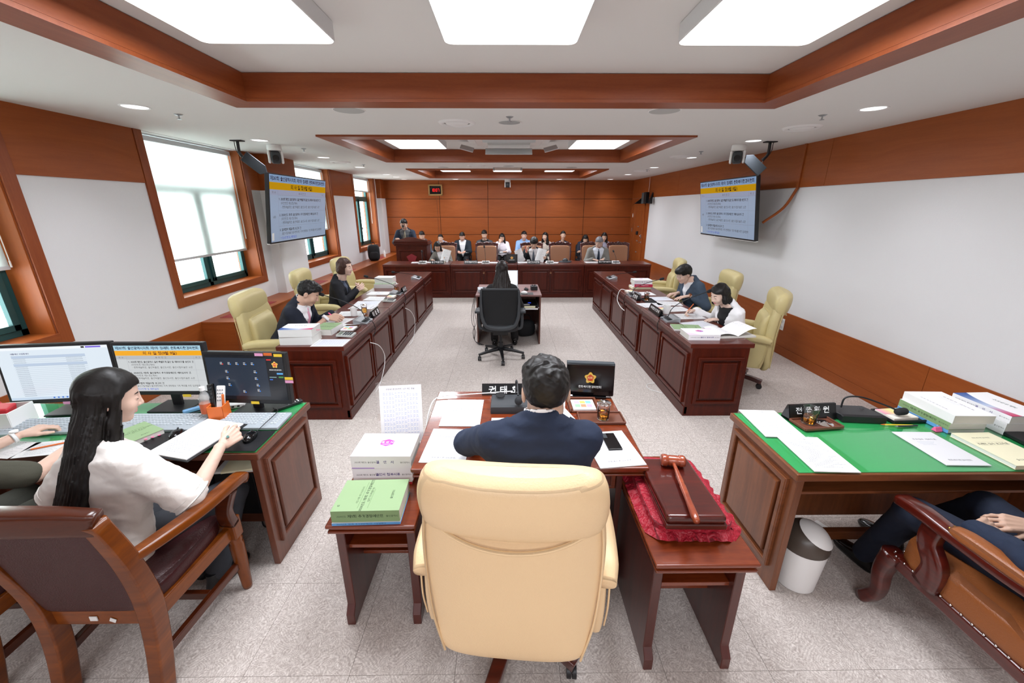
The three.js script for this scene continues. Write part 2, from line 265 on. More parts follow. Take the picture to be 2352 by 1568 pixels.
const tableTex = canvas(420, 594, (g, w, h) => { g.fillStyle = '#fbfcff'; g.fillRect(0, 0, w, h); HG(g, '문화복지환경위원회 소관 예산 총괄', w / 2, h * .05, 18, { center: 1, color: '#556' }); g.strokeStyle = '#b9c4e4'; g.lineWidth = 1; for (let i = 0; i < 34; i++) { g.beginPath(); g.moveTo(w * .08, h * (.12 + i * .025)); g.lineTo(w * .92, h * (.12 + i * .025)); g.stroke(); } for (let i = 0; i < 13; i++) { g.beginPath(); g.moveTo(w * (.08 + i * .07), h * .12); g.lineTo(w * (.08 + i * .07), h * .945); g.stroke(); } g.fillStyle = '#9fb2e2'; for (let i = 0; i < 260; i++) g.fillRect(w * (.09 + .07 * (i % 12)), h * (.128 + .025 * Math.floor(i / 12 * 1.5)), 8 + 12 * hash(i, 3), 4); });
const M2 = {
  page: std(0xe4e4e4, .85, { map: pageTex }), cover: std(0xe4e4e4, .7, { map: coverTex }), cover2: std(0xe4e4e4, .7, { map: coverTex2 }), table: std(0xe4e4e4, .8, { map: tableTex }),
};
// ---------------------------------------------------------------- room shell
const XL = -3.83, XR = 3.81, ZB = -13.04, ZF = 3.7, YC = 2.72, YT = 2.89;
// floor of square carpet tiles
{
  const T = 0.465, floorMesh = struct(mesh('floor', bb(XL - 0.3, -0.12, ZB - 0.2, XR + 0.2, -0.006, ZF + 0.2, 0), std(0x6d6058, 0.9)));
  const carpet = dataTex(512, (x, y) => {
    const wx = noise(x * 24, y * 24, 24, 24) * 5, wy = noise(x * 24 + 9, y * 24 + 5, 24, 24) * 5;
    const s = Math.sin((x * 60 + wx) * 2 * PI) * Math.sin((y * 60 + wy) * 2 * PI);
    const f = noise(x * 200, y * 200, 200, 200), b = noise(x * 90, y * 90, 90, 90);
    const t = clamp(0.5 + s * 0.32 + (f - 0.5) * 0.5 + (b - 0.5) * 0.35, 0, 1);
    return mix3([168, 156, 149], [228, 220, 213], t);
  }, true, 1 / 0.93);
  const cm = std(0xffffff, 0.92, { map: carpet, bumpMap: clothBump, bumpScale: 0.0008 });
  const geos = [];
  for (let k = 0; k < 4; k++) { const g = metric(prep(bx(T - 0.0016, 0.008, T - 0.0016, 0, -0.004, 0, 0))); const uv = g.attributes.uv; for (let i = 0; i < uv.count; i++) uv.setXY(i, uv.getX(i) + (k & 1 ? T : 0), uv.getY(i) + (k & 2 ? T : 0)); geos.push(g); }
  const cells = [];
  for (let i = 0; i < 17; i++) for (let j = 0; j < 36; j++) { const x = XL + T * (i + 0.5) - 0.13, z = -1.24 + T * 10.5 - T * j; cells.push([x, z, (i & 1) | ((j & 1) << 1)]); }
  const vis = ([x, z]) => Math.hypot(x * 0.8, z + 1.8) + (z > -0.9 ? 3 : 0);
  cells.sort((a, b) => vis(a) - vis(b));
  const rest = [];
  cells.forEach(([x, z, k], i) => { if (i < 300) share('carpet_tile', geos[k], cm, floorMesh, [x, 0, z]); else rest.push(geos[k].clone().translate(x, 0, z)); });
  const r = new THREE.Mesh(mergeGeometries(rest), cm); r.name = 'carpet_tiles'; r.receiveShadow = true; r.userData.kind = 'stuff'; floorMesh.add(r);
}
const COF = [[-0.85, -3.63], [-5.01, -7.78], [-9.2, -11.95], [3.3, 0.53]], CX = 2.13, IN = 0.2;
{
  const s = shp([[XL - 0.3, -ZF - 0.2], [XR + 0.2, -ZF - 0.2], [XR + 0.2, -ZB + 0.2], [XL - 0.3, -ZB + 0.2]]);
  for (const [a, b] of COF) { const h = new THREE.Path(), x = CX - IN + 0.012, z0 = -a + IN - 0.012, z1 = -b - IN + 0.012; h.moveTo(-x, z0); h.lineTo(-x, z1); h.lineTo(x, z1); h.lineTo(x, z0); h.closePath(); s.holes.push(h); }
  const g = at(ext(s, YT - YC, 0), 0, YC, 0, -PI / 2, 0, 0);
  struct(mesh('ceiling', [g, bb(XL - 0.3, YT, ZB - 0.2, XR + 0.2, YT + 0.08, ZF + 0.2, 0)], M.ceil));
  COF.forEach(([a, b], i) => {
    const t = new THREE.Group(); t.name = 'trim_' + [1, 2, 3, 5][i]; scene.add(struct(t));
    const o = [[-CX, -a], [CX, -a], [CX, -b], [-CX, -b]], n = [[-CX + IN, -a + IN], [CX - IN, -a + IN], [CX - IN, -b - IN], [-CX + IN, -b - IN]];
    for (let k = 0; k < 4; k++) {
      const j = (k + 1) % 4;
      mesh('soffit_board', at(ext([o[k], o[j], n[j], n[k]], 0.022, 0), 0, YC - 0.02, 0, -PI / 2), M.trim, t, { swap: k & 1 });
    }
    const x = CX - IN, z0 = a - IN, z1 = b + IN, y0 = YC + 0.003, y1 = YT - 0.004;
    for (const [p, q] of [[[-x, z0], [x, z0 + 0.012]], [[-x, z1 - 0.012], [x, z1]], [[-x - 0.012, z0], [-x, z1]], [[x, z0], [x + 0.012, z1]]]) mesh('fascia_board', bb(p[0], y0, p[1], q[0], y1, q[1], 0), M.trim, t);
  });
}
// left wall with four deep window openings
const WIN = [[-1.6, -3.43], [-4.63, -6.47], [-7.68, -9.47], [-10.7, -12.47]], SILL = 0.94;
{
  const s = shp([[-ZF - 0.2, -0.1], [-ZB + 0.2, -0.1], [-ZB + 0.2, YC + 0.02], [-ZF - 0.2, YC + 0.02]]);
  for (const [a, b] of WIN) { const h = new THREE.Path(), p = -a + 0.1, q = -b - 0.1; h.moveTo(p, SILL - 0.02); h.lineTo(p, YC - 0.004); h.lineTo(q, YC - 0.004); h.lineTo(q, SILL - 0.02); h.closePath(); s.holes.push(h); }
  const wl = struct(mesh('wall_left', at(ext(s, 0.32, 0), XL - 0.32, 0, 0, 0, PI / 2, 0), M.wall));
  const spans = [[ZF, WIN[0][0]], [WIN[0][1], WIN[1][0]], [WIN[1][1], -6.72], [-7.6, WIN[2][0]], [WIN[2][1], WIN[3][0]]];
  for (const [a, b] of spans) mesh('panel', bb(XL - 0.01, 2.2, a, XL + 0.012, YC, b + 0.004, 0.001), M.wood, wl);
  for (const [a, b] of [[ZF, -1.2], [-1.205, -3.4], [-3.405, -4.9]]) { mesh('wainscot_panel', bb(XL - 0.01, 0.1, a, XL + 0.012, 0.6, b, 0.001), M.wood, wl); }
  // two shallow pilasters
  const pil = struct(mesh('wall_pilaster', bb(XL - 0.01, 0, -6.72, -3.68, 2.2, -7.6, 0.002), M.wall)); mesh('panel', bb(XL - 0.01, 2.2, -6.72, -3.668, YC, -7.6, 0.002), M.wood, pil);
  const pil2 = struct(mesh('wall_pilaster', bb(XL - 0.01, 0, -12.62, -3.7, 2.2, ZB, 0.002), M.wall)); mesh('panel', bb(XL - 0.01, 2.2, -12.62, -3.688, YC, ZB, 0.002), M.wood, pil2);
  struct(mesh('baseboard_left', bb(XL - 0.01, 0, ZF, XL + 0.016, 0.1, -4.9, 0.002), M.wood));
  // wooden radiator casing along the wall
  const t = new THREE.Group(); t.name = 'trim_4'; scene.add(struct(t));
  mesh('top_board', bb(XL, 0.575, -4.9, -3.4, 0.6, ZB, 0.003), M.wood, t);
  for (let z = -4.91; z > -12.9; z -= 1.36) mesh('front_panel', bb(-3.44, 0.1, z, -3.42, 0.575, Math.max(z - 1.355, ZB), 0.002), M.wood, t);
  mesh('end_panel', bb(XL, 0, -4.9, -3.42, 0.575, -4.92, 0.002), M.wood, t); mesh('plinth', bb(-3.46, 0, -4.92, -3.435, 0.1, ZB, 0.001), M.wood, t);
  for (const z of [-5.1, -6.95, -8.5, -11.0]) { const gr = mesh('grille', bb(-3.72, 0.598, z, -3.5, 0.604, z - 0.95, 0.001), std(0x8d2a2e, 0.6), t, { label: 'dark red ventilation grille' }); for (let k = 0; k < 8; k++) mesh('slat', bb(-3.7 + k * 0.026, 0.603, z - 0.03, -3.69 + k * 0.026, 0.608, z - 0.92, 0.001), std(0xa23a3c, 0.5), gr); }
  // windows
  WIN.forEach(([a, b], i) => {
    const w = new THREE.Group(); w.name = 'window_' + (i + 1); scene.add(struct(w));
    const C = (x0, y0, z0, x1, y1, z1, n = 'casing_board', m = M.trim, sw) => mesh(n, bb(x0, y0, z0, x1, y1, z1, 0.0015), m, w, { swap: sw });
    C(XL - 0.002, 0.84, a, XL + 0.02, YC, a - 0.1, 'casing_board', M.trim, 1); C(XL - 0.002, 0.84, b + 0.1, XL + 0.02, YC, b, 'casing_board', M.trim, 1); C(XL - 0.002, 0.84, a - 0.1, XL + 0.02, 0.94, b + 0.1);
    const r = XL - 0.32, p = a - 0.1, q = b + 0.1;
    C(r, SILL, p, XL, YC - 0.005, p - 0.015, 'jamb_board', M.wood, 1); C(r, SILL, q + 0.015, XL, YC - 0.005, q, 'jamb_board', M.wood, 1); C(r, SILL - 0.02, p, XL, SILL, q, 'sill_board', M.wood);
    // metal frame: fixed light over two casements
    const x0 = -4.1, x1 = -4.04, P = p - 0.015, Q = q + 0.015, ym = 2.15, zc = (P + Q) / 2, fw = 0.055;
    mesh('frame', [bb(x0, SILL, P, x1, YC - 0.02, P - fw), bb(x0, SILL, Q + fw, x1, YC - 0.02, Q), bb(x0, SILL, P, x1, SILL + fw, Q), bb(x0, YC - 0.075, P, x1, YC - 0.02, Q), bb(x0, ym, P, x1, ym + 0.08, Q), bb(x0, SILL, zc - 0.035, x1, ym, zc + 0.035)], M.teal, w);
    for (const [u, v] of [[P - fw, zc + 0.035], [zc - 0.035, Q + fw]]) {
      const f = 0.05, c0 = -4.065, c1 = -4.02;
      const sash = mesh('sash', [bb(c0, SILL + fw, u, c1, ym, u - f), bb(c0, SILL + fw, v + f, c1, ym, v), bb(c0, SILL + fw, u, c1, SILL + fw + f, v), bb(c0, ym - f, u, c1, ym, v)], M.teal, w);
      mesh('pane', bb(-4.062, SILL + fw + f, u - f, -4.056, ym - f, v + f, 0), M.glass, sash);
      if (i === 3) mesh('handle', [bx(0.02, 0.05, 0.02, -4.01, 1.4, u - 0.025), bx(0.012, 0.13, 0.016, -3.99, 1.36, u - 0.025)], M.white, sash);
    }
    mesh('pane', bb(-4.072, ym + 0.08, P - fw, -4.066, YC - 0.075, Q + fw, 0), M.glass, w);
    // roller blind
    const low = [1.5, 1.35, 1.5, 2.36][i], bl = thing('roller_blind', ['white roller blind on the window beside the computer desk', 'white roller blind lowered over most of the window between the desk and television', 'white roller blind on the window behind the left television', 'short white roller blind rolled up high on the window beside the lectern'][i], 'blind', [-3.975, low, (P + Q) / 2]);
    const len = P - Q - 0.02, h = YC - 0.02 - low;
    mesh('headrail', bx(0.06, 0.05, len, 0, h - 0.025, 0, 0.006), M.blindRail, bl);
    mesh('fabric', bx(0.0012, h - 0.05, len - 0.02, 0, h / 2 - 0.02, 0, 0), phy(0xf6fbfa, 0.95, { transmission: 0.62, thickness: 0, side: THREE.DoubleSide }), bl);
    mesh('bottom_bar', bx(0.016, 0.03, len - 0.016, 0, 0.0, 0, 0.004), M.blindRail, bl);
    mesh('cord', [cy(0.0025, 0.0025, 1.1, 0.03, h - 0.6, -len / 2 + 0.02, 6), cy(0.0025, 0.0025, 1.1, 0.045, h - 0.6, -len / 2 + 0.03, 6), cy(0.006, 0.006, 0.05, 0.037, h - 1.17, -len / 2 + 0.025, 8)], M.plasticWhite, bl);
  });
}
// right wall
{
  const wr = struct(mesh('wall_right', bb(XR, -0.1, ZF + 0.2, XR + 0.2, YC + 0.02, ZB - 0.2, 0), M.wall));
  for (const [a, b] of [[ZF, -1.2], [-1.204, -5.17], [-5.174, -7.4], [-7.404, -9.6], [-9.604, -11.44], [-11.444, ZB]]) mesh('panel', bb(XR - 0.014, 2.2, a, XR, YC, b, 0.0012), M.wood, wr);
  for (const [a, b] of [[ZF, -1.2], [-1.204, -3.35], [-3.354, -5.5], [-5.504, -7.6], [-7.604, -9.6], [-9.604, -11.44]]) mesh('wainscot_panel', bb(XR - 0.014, 0.12, a, XR, 0.59, b, 0.0012), M.wood, wr);
  mesh('panel', bb(XR - 0.014, 0, -11.444, XR, 2.196, ZB, 0.0012), M.wood, wr);
  struct(mesh('baseboard_right', bb(XR - 0.017, 0, ZF, XR, 0.117, -11.44, 0.002), M.wood));
  const d = new THREE.Group(); d.name = 'door_1'; scene.add(struct(d));
  const X = XR - 0.014;
  mesh('door_frame', [bb(X - 0.02, 0, -11.7, X, 2.06, -11.76), bb(X - 0.02, 0, -12.76, X, 2.06, -12.82), bb(X - 0.02, 2.0, -11.7, X, 2.06, -12.82)], M.wood, d, { swap: 1 });
  const leaf = mesh('door_leaf', bb(X - 0.012, 0.01, -11.765, X, 2.0, -12.755), M.woodDoor, d, { swap: 1 });
  mesh('moulding', [bb(X - 0.018, 0.2, -11.95, X - 0.01, 1.85, -11.965, 0.002), bb(X - 0.018, 0.2, -12.555, X - 0.01, 1.85, -12.57, 0.002), bb(X - 0.018, 1.84, -11.95, X - 0.01, 1.855, -12.57, 0.002), bb(X - 0.018, 0.2, -11.95, X - 0.01, 0.215, -12.57, 0.002)], M.woodDoor, leaf);
  mesh('handle', [cy(0.03, 0.03, 0.012, X - 0.018, 1.0, -11.83, 16, 0, 0, PI / 2), cy(0.01, 0.01, 0.05, X - 0.04, 1.0, -11.83, 10, 0, 0, PI / 2), bx(0.016, 0.02, 0.12, X - 0.065, 1.0, -11.88, 0.006)], M.chrome, leaf);
  mesh('lock', [bx(0.03, 0.12, 0.06, X - 0.028, 1.16, -11.83, 0.008), sp(0.018, X - 0.05, 1.18, -11.83)], M.chrome, leaf); mesh('door_stop', [bx(0.05, 0.1, 0.08, X - 0.038, 1.24, -12.16, 0.008), sp(0.012, X - 0.066, 1.24, -12.16)], M.black, leaf);
  for (const y of [1.42, 1.02, 0.7, 0.35]) mesh('latch', bx(0.02, 0.025, 0.09, X - 0.02, y, -12.16, 0.004), M.silver, leaf);
  for (const y of [1.72, 1.3, 0.5]) mesh('hinge', cy(0.008, 0.008, 0.11, X - 0.022, y, -12.76, 8), M.chrome, d);
  // wall socket
  const so = thing('wall_socket', 'white double wall socket on the wood wainscot behind the leather chairs', 'socket', [XR - 0.014, 0.42, -5.36]);
  mesh('plate', bx(0.008, 0.16, 0.075, -0.004, 0, 0, 0.003), M.plasticWhite, so); for (const y of [0.04, -0.04]) mesh('outlet', [cy(0.022, 0.022, 0.004, -0.009, y, 0, 16, 0, 0, PI / 2), ...[-0.008, 0.008].map((z) => cy(0.003, 0.003, 0.005, -0.0105, y, z, 8, 0, 0, PI / 2))], std(0xcfd0d0, 0.5), so);
}
// back wall of wood panels
{
  const wb = struct(mesh('wall_back', bb(XL - 0.3, -0.1, ZB - 0.2, XR + 0.2, YC + 0.02, ZB - 0.014, 0), std(0x2c1409, 0.8)));
  const xs = [-3.7, -2.07, -0.6, 0.86, 2.33, XR], ys = [0, 0.1, 0.62, 1.14, 1.66, 2.19, YC];
  for (let i = 0; i < 5; i++) for (let j = 0; j < 6; j++) mesh('panel', bb(xs[i] + 0.006, ys[j] + 0.006, ZB - 0.014, xs[i + 1] - 0.006, ys[j + 1] - (j < 5 ? 0.006 : 0), ZB, 0.002), M.wood, wb);
  const wf = struct(mesh('wall_front', bb(XL - 0.3, -0.1, ZF, XR + 0.2, YC + 0.02, ZF + 0.2, 0), M.wall));
  for (let i = 0; i < 5; i++) { mesh('panel', bb(XL + i * 1.528, 2.2, ZF - 0.014, XL + (i + 1) * 1.528 - 0.004, YC, ZF), M.wood, wf); mesh('wainscot_panel', bb(XL + i * 1.528, 0, ZF - 0.014, XL + (i + 1) * 1.528 - 0.004, 0.6, ZF), M.wood, wf); }
}
// ---------------------------------------------------------------- ceiling fittings
{
  const glow = std(0x000000, 1, { emissive: new THREE.Color(1, 0.99, 0.97), emissiveIntensity: PANEL_GLOW });
  const hous = std(0xd9dadb, 0.5);
  const panel = (x, z, label, g) => {
    const w = 0.72, l = 0.88, t = thing('ceiling_light', label, 'light', [x, 2.802, z], 0, g);
    mesh('housing', at(ext(rrect(w, l, 0.05), 0.078, 0.006, 2), 0, 0.004, 0, -PI / 2), hous, t);
    mesh('diffuser', at(ext(rrect(w - 0.012, l - 0.012, 0.045), 0.006, 0.002), 0, -0.003, 0, -PI / 2), glow, t);
    const L = new THREE.RectAreaLight(0xf3f7ff, PANEL_LIGHT, w - 0.02, l - 0.02); L.position.set(0, -0.006, 0); L.rotation.x = -PI / 2; L.castShadow = true; t.add(L);
  };
  [-1.28, 0.02, 1.28].forEach((x, i) => panel(x, -2.17, ['large square ceiling light panel over the computer desk side of the recess', 'large square ceiling light panel right over the presiding desk', 'large square ceiling light panel over the waste bin side of the recess'][i], 'panels in the near ceiling recess'));
  [-1.28, 0, 1.28].forEach((x, i) => panel(x, 1.92, ['square ceiling light panel behind the cream chair on the window side', 'square ceiling light panel straight behind the cream chair', 'square ceiling light panel behind the cream chair on the white wall side'][i], 'panels in the rear ceiling recess'));
  [-1.28, 1.28].forEach((x, i) => panel(x, -6.37, ['square ceiling light panel on the window side of the air conditioner', 'square ceiling light panel on the white wall side of the air conditioner'][i], 'panels in the middle ceiling recess'));
  [-1.28, 0, 1.28].forEach((x, i) => panel(x, -10.62, ['far ceiling light panel on the lectern side', 'middle light panel of the recess nearest the wood panel wall', 'far ceiling light panel on the door side'][i], 'panels in the far ceiling recess'));
  const ring = prep(lathe([[0.083, 0.006], [0.083, 0], [0.098, -0.006], [0.104, -0.002], [0.104, 0.004]], 32)), lens = prep(cy(0.084, 0.084, 0.006, 0, 0.001, 0, 32));
  const spotGlow = std(0x000000, 1, { emissive: new THREE.Color(1, 0.99, 0.98), emissiveIntensity: PANEL_GLOW });
  const dl = (x, z, l, g) => {
    const t = thing('downlight', l, 'light', [x, YC, z], 0, g);
    share('rim', ring, M.white, t); share('lens', lens, spotGlow, t);
    const s = new THREE.SpotLight(0xf6f6ff, SPOT_LIGHT, 0, 1.05, 0.8, 2); s.position.set(0, -0.012, 0); s.target.position.set(0, -1, 0); s.shadow.radius = 3.5; s.castShadow = true; t.add(s); t.add(s.target);
  };
  [[-3.7, 'round downlight above the computer desk side wall panel'], [-5.42, 'round downlight beside the window side dome camera'], [-7.2, 'round downlight behind the window side dome camera'], [-8.9, 'round downlight near the round diffuser on the window side'], [-10.8, 'round downlight over the backpack on the ledge'], [-11.72, 'round downlight in the close-set pair beside the lectern window'], [-12.6, 'round downlight in the corner above the lectern']].forEach(([z, l]) => dl(-2.98, z, l, 'downlights along the windows'));
  [[-3.7, 'round downlight nearest the green expert desk above the white wall'], [-5.4, 'round downlight beside the white wall dome camera'], [-7.16, 'round downlight just behind the white wall dome camera'], [-8.9, 'round downlight over the far end of the white wall desks'], [-10.8, 'round downlight near the black wedge speaker'], [-12.6, 'round downlight in the corner above the door']].forEach(([z, l]) => dl(2.98, z, l, 'downlights along the white wall'));
  for (const x of [-1.5, 1.5]) dl(x, -12.6, x < 0 ? 'round downlight beside the digital clock' : 'round downlight between the wall camera and door corner', 'downlights at the far wall');
  for (const x of [-1.31, 1.31]) { const t = thing('ceiling_speaker', x < 0 ? 'round grey ceiling speaker past the near recess on the window side' : 'round grey ceiling speaker past the near recess on the white wall side', 'speaker', [x, YC, -3.8], 0, 'speakers by the near recess'); mesh('rim', lathe([[0.12, 0.002], [0.125, -0.005], [0.133, -0.002], [0.133, 0.002]], 32), M.white, t); mesh('grille', cy(0.122, 0.122, 0.006, 0, -0.001, 0, 32), std(0xb9bab9, 0.8), t); }
  { const t = thing('ceiling_speaker', 'round grey ceiling speaker beside the round air diffuser', 'speaker', [0.02, YC, -4.3]); mesh('rim', lathe([[0.1, 0.002], [0.105, -0.005], [0.112, -0.002]], 32), M.white, t); mesh('grille', cy(0.1, 0.1, 0.006, 0, -0.001, 0, 32), std(0xa7a9a9, 0.8), t); }
  for (const [x, z, l] of [[0.02, -8.6, 'small round grey speaker on the ceiling between the two far recesses'], [-1.3, -8.9, 'flat round speaker near the window side corner of the farthest recess'], [1.3, -8.9, 'flat round speaker near the blank wall corner of the farthest recess']]) { const t = thing('ceiling_speaker', l, 'speaker', [x, YC, z]); mesh('rim', lathe([[0.11, 0.002], [0.115, -0.005], [0.124, -0.002]], 28), M.white, t); mesh('grille', cy(0.112, 0.112, 0.006, 0, -0.001, 0, 28), std(0xb0b1b0, 0.8), t); }
  const vent = (x, z, l) => { const t = thing('air_diffuser', l, 'vent', [x, YC, z]); mesh('outer_ring', lathe([[0.13, 0.002], [0.14, -0.018], [0.165, -0.012], [0.18, 0.002]], 36), M.white, t); mesh('inner_cone', lathe([[0.0, -0.022], [0.06, -0.024], [0.1, -0.014], [0.115, 0.002]], 36), M.white, t); mesh('throat', cy(0.14, 0.14, 0.004, 0, 0.0, 0, 32), std(0x9a9a98, 0.8), t); };
  vent(-0.48, -4.32, 'round white air diffuser beside the grey ceiling speaker'); vent(2.97, -4.53, 'round white air diffuser on the ceiling above the empty white wall'); vent(-2.98, -7.9, 'round white air diffuser among the downlights along the windows'); vent(2.75, -7.0, 'round white air diffuser behind the downlights on the white wall side'); vent(2.98, -9.7, 'round white air diffuser near the far end of the white wall'); vent(-0.6, -8.5, 'round white air diffuser between the two far ceiling recesses');
  const spr = (x, z, l) => { const t = thing('sprinkler', l, 'sprinkler', [x, YC, z], 0, 'ceiling sprinklers'); mesh('escutcheon', lathe([[0, -0.012], [0.02, -0.01], [0.035, 0]], 20), M.silver, t); mesh('head', [cy(0.008, 0.006, 0.03, 0, -0.022, 0, 10), cy(0.018, 0.018, 0.003, 0, -0.038, 0, 14)], M.silver, t); };
  for (const [x, z, l] of [[-2.85, -3.98, 'small sprinkler head beside the first downlight on the window side'], [0.02, -4.05, 'small sprinkler head before the grey ceiling speaker'], [2.75, -3.95, 'small sprinkler head beside the first downlight on the white wall side'], [-2.72, -8.35, 'small sprinkler head beside the round diffuser on the window side'], [-2.8, -6.15, 'small sprinkler head behind the window side dome camera'], [2.8, -6.4, 'small sprinkler head behind the white wall dome camera'], [3.0, -9.4, 'small sprinkler head near the far round diffuser on the white wall side']]) spr(x, z, l);
  // ceiling cassette air conditioner and its flaps
  const ac = thing('air_conditioner', 'white ceiling cassette air conditioner with lowered louvre panels', 'air conditioner', [0.02, 2.89, -6.35]);
  mesh('body', bx(0.95, 0.05, 0.95, 0, -0.025, 0, 0.01), M.plasticWhite, ac);
  mesh('grille', bx(0.62, 0.012, 0.62, 0, -0.056, 0.06, 0.004), std(0xb9bdbb, 0.6), ac); mesh('bar', bx(0.62, 0.05, 0.04, 0, -0.075, -0.28, 0.006), M.plasticWhite, ac);
  mesh('louvre', bx(0.72, 0.012, 0.14, 0, -0.12, -0.5, 0.004, 0.75), std(0xc4c8c8, 0.5), ac); mesh('louvre', bx(0.7, 0.012, 0.12, 0, -0.09, 0.5, 0.004, -0.6), std(0xc4c8c8, 0.5), ac);
  for (const s of [-1, 1]) { mesh('side_flap', bx(0.2, 0.012, 0.3, s * 0.62, -0.11, -0.25, 0.004, 0.3, 0, s * 0.25), std(0xb9aeac, 0.5), ac); mesh('side_duct', bx(0.1, 0.03, 0.4, s * 0.52, -0.05, 0.1, 0.006), M.plasticWhite, ac); }
  // hatch of the farthest recess
  const ha = thing('ceiling_box', 'slim pinkish box fixed in front of the farthest recess', 'box', [0, YC - 0.03, -9.02]); mesh('box_body', bx(0.6, 0.045, 0.1, 0, 0.006, 0, 0.004), std(0xcdbab2, 0.5), ha); for (const s of [-1, 1]) mesh('clip', bx(0.03, 0.05, 0.11, s * 0.28, 0.003, 0, 0.003), M.grey, ha);
}
// ---------------------------------------------------------------- desks
// raised-and-fielded panel in the xy plane, facing +z
function ringGeo(w, h, b, d) { const s = shp([[-w / 2, -h / 2], [w / 2, -h / 2], [w / 2, h / 2], [-w / 2, h / 2]]), o = new THREE.Path(), a = w / 2 - b, c = h / 2 - b; o.moveTo(-a, -c); o.lineTo(-a, c); o.lineTo(a, c); o.lineTo(a, -c); o.closePath(); s.holes.push(o); return ext(s, d, 0.006, 2); }
function fielded(parent, w, h, pos, ry = 0, mat = M.desk, name = 'front_panel') {
  const g = new THREE.Group(); // only for placing
  const p = mesh(name, at(ext([[-w / 2 + 0.055, -h / 2 + 0.055], [w / 2 - 0.055, -h / 2 + 0.055], [w / 2 - 0.055, h / 2 - 0.055], [-w / 2 + 0.055, h / 2 - 0.055]], 0.01, 0.009, 2), 0, 0, -0.002), mat, parent, { swap: 1 });
  p.position.set(...pos); p.rotation.y = ry;
  mesh('moulding', at(ringGeo(w, h, 0.03, 0.016), 0, 0, -0.002), mat, p);
  return p;
}
function desk(L, D, H, label, pos, turn, group, ends = [1, 1]) {
  const t = thing('committee_desk', label, 'desk', pos, turn, group), h = L / 2;
  mesh('carcass', [bb(-h + 0.002, 0.02, -0.032, h - 0.002, H - 0.045, 0), bb(-h + 0.002, 0, -D + 0.04, -h + 0.034, H - 0.045, -0.03), bb(h - 0.034, 0, -D + 0.04, h - 0.002, H - 0.045, -0.03), bb(-h + 0.03, 0.4, -D + 0.2, h - 0.03, 0.42, -0.03)], M.desk, t, { swap: 1 });
  mesh('plinth', bb(-h + 0.002, 0, -0.03, h - 0.002, 0.1, 0.008), M.desk, t);
  mesh('top', bb(-h + 0.0015, H - 0.045, -D, h - 0.0015, H, 0.022, 0.006), M.deskTop, t);
  const pw = (L - 0.16) / 2;
  for (const s of [-1, 1]) fielded(t, pw, H - 0.235, [s * (pw / 2 + 0.025), 0.105 + (H - 0.2) / 2, 0.002]);
  for (const s of [-1, 1]) if (ends[s < 0 ? 0 : 1]) fielded(t, D - 0.15, H - 0.27, [s * (h - 0.002), 0.1 + (H - 0.2) / 2, -D / 2 + 0.01], s * PI / 2, M.desk, 'end_panel');
  mesh('cable_grommet', at(new THREE.TorusGeometry(0.016, 0.005, 8, 16), 0, H - 0.19, 0.003), M.tan, t);
  return t;
}
const DH = 0.75, ULx = -1.525, URx = 1.725;
['committee desk nearest the computer desk on the window side, loaded with thick white books', 'middle committee desk of the window side row, papers spread on top', 'committee desk at the lectern end of the window side row, bare but for a microphone'].forEach((l, i) => desk(1.505, 0.6, DH, l, [ULx, 0, -4.265 - i * 1.507], PI / 2, 'window side desks', [i === 0, i === 2]));
['committee desk in front of the white-jacketed woman, white book on its end', 'middle committee desk of the white wall row with books and tea glass', 'committee desk at the door end of the white wall row, bare but for a microphone'].forEach((l, i) => desk(1.495, 0.58, DH, l, [URx, 0, -4.3 - i * 1.497], -PI / 2, 'white wall side desks', [i === 2, i === 0]));
['far desk unit in front of the lectern and the woman in grey', 'far desk unit behind the plate of the arts centre director', 'far desk unit in front of the man raising a red pen', 'far desk unit in front of the grey-haired man'].forEach((l, i) => desk(1.49, 0.6, DH, l, [-2.03 + i * 1.493, 0, -9.08], 0, 'far desks', [i === 0, i === 3]));

// presiding member's desk with its two side tables
{
  const t = thing('presiding_desk', 'polished red mahogany desk in front of the big cream chair', 'desk', [0.105, 0, -2.1]), w = 1.16, d = 0.87, H = 0.76;
  mesh('top', [bx(w, 0.022, d, 0, H - 0.011, 0, 0.007), bx(w - 0.03, 0.02, d - 0.03, 0, H - 0.032, 0, 0.008), bx(w - 0.012, 0.012, d - 0.012, 0, H - 0.047, 0, 0.005)], M.redTop, t);
  mesh('carcass', [bb(-w / 2 + 0.11, 0, -d / 2 + 0.05, -w / 2 + 0.14, H - 0.05, d / 2 - 0.05), bb(w / 2 - 0.14, 0, -d / 2 + 0.05, w / 2 - 0.11, H - 0.05, d / 2 - 0.05), bb(-w / 2 + 0.13, 0.06, -d / 2 + 0.05, w / 2 - 0.13, H - 0.05, -d / 2 + 0.08)], M.redDark, t, { swap: 1 });
  for (const [a, b] of [[-w / 2 + 0.14, -0.16], [-0.155, 0.155], [0.16, w / 2 - 0.14]]) { const dr = mesh('drawer', bb(a, H - 0.17, d / 2 - 0.09, b, H - 0.055, d / 2 - 0.065), M.redTop, t); mesh('inlay', at(ringGeo(b - a - 0.05, 0.075, 0.004, 0.002), (a + b) / 2, H - 0.112, d / 2 - 0.066), M.redDark, dr); }
  fielded(t, w - 0.3, 0.5, [0, 0.37, -d / 2 + 0.05], PI, M.redDark);
}
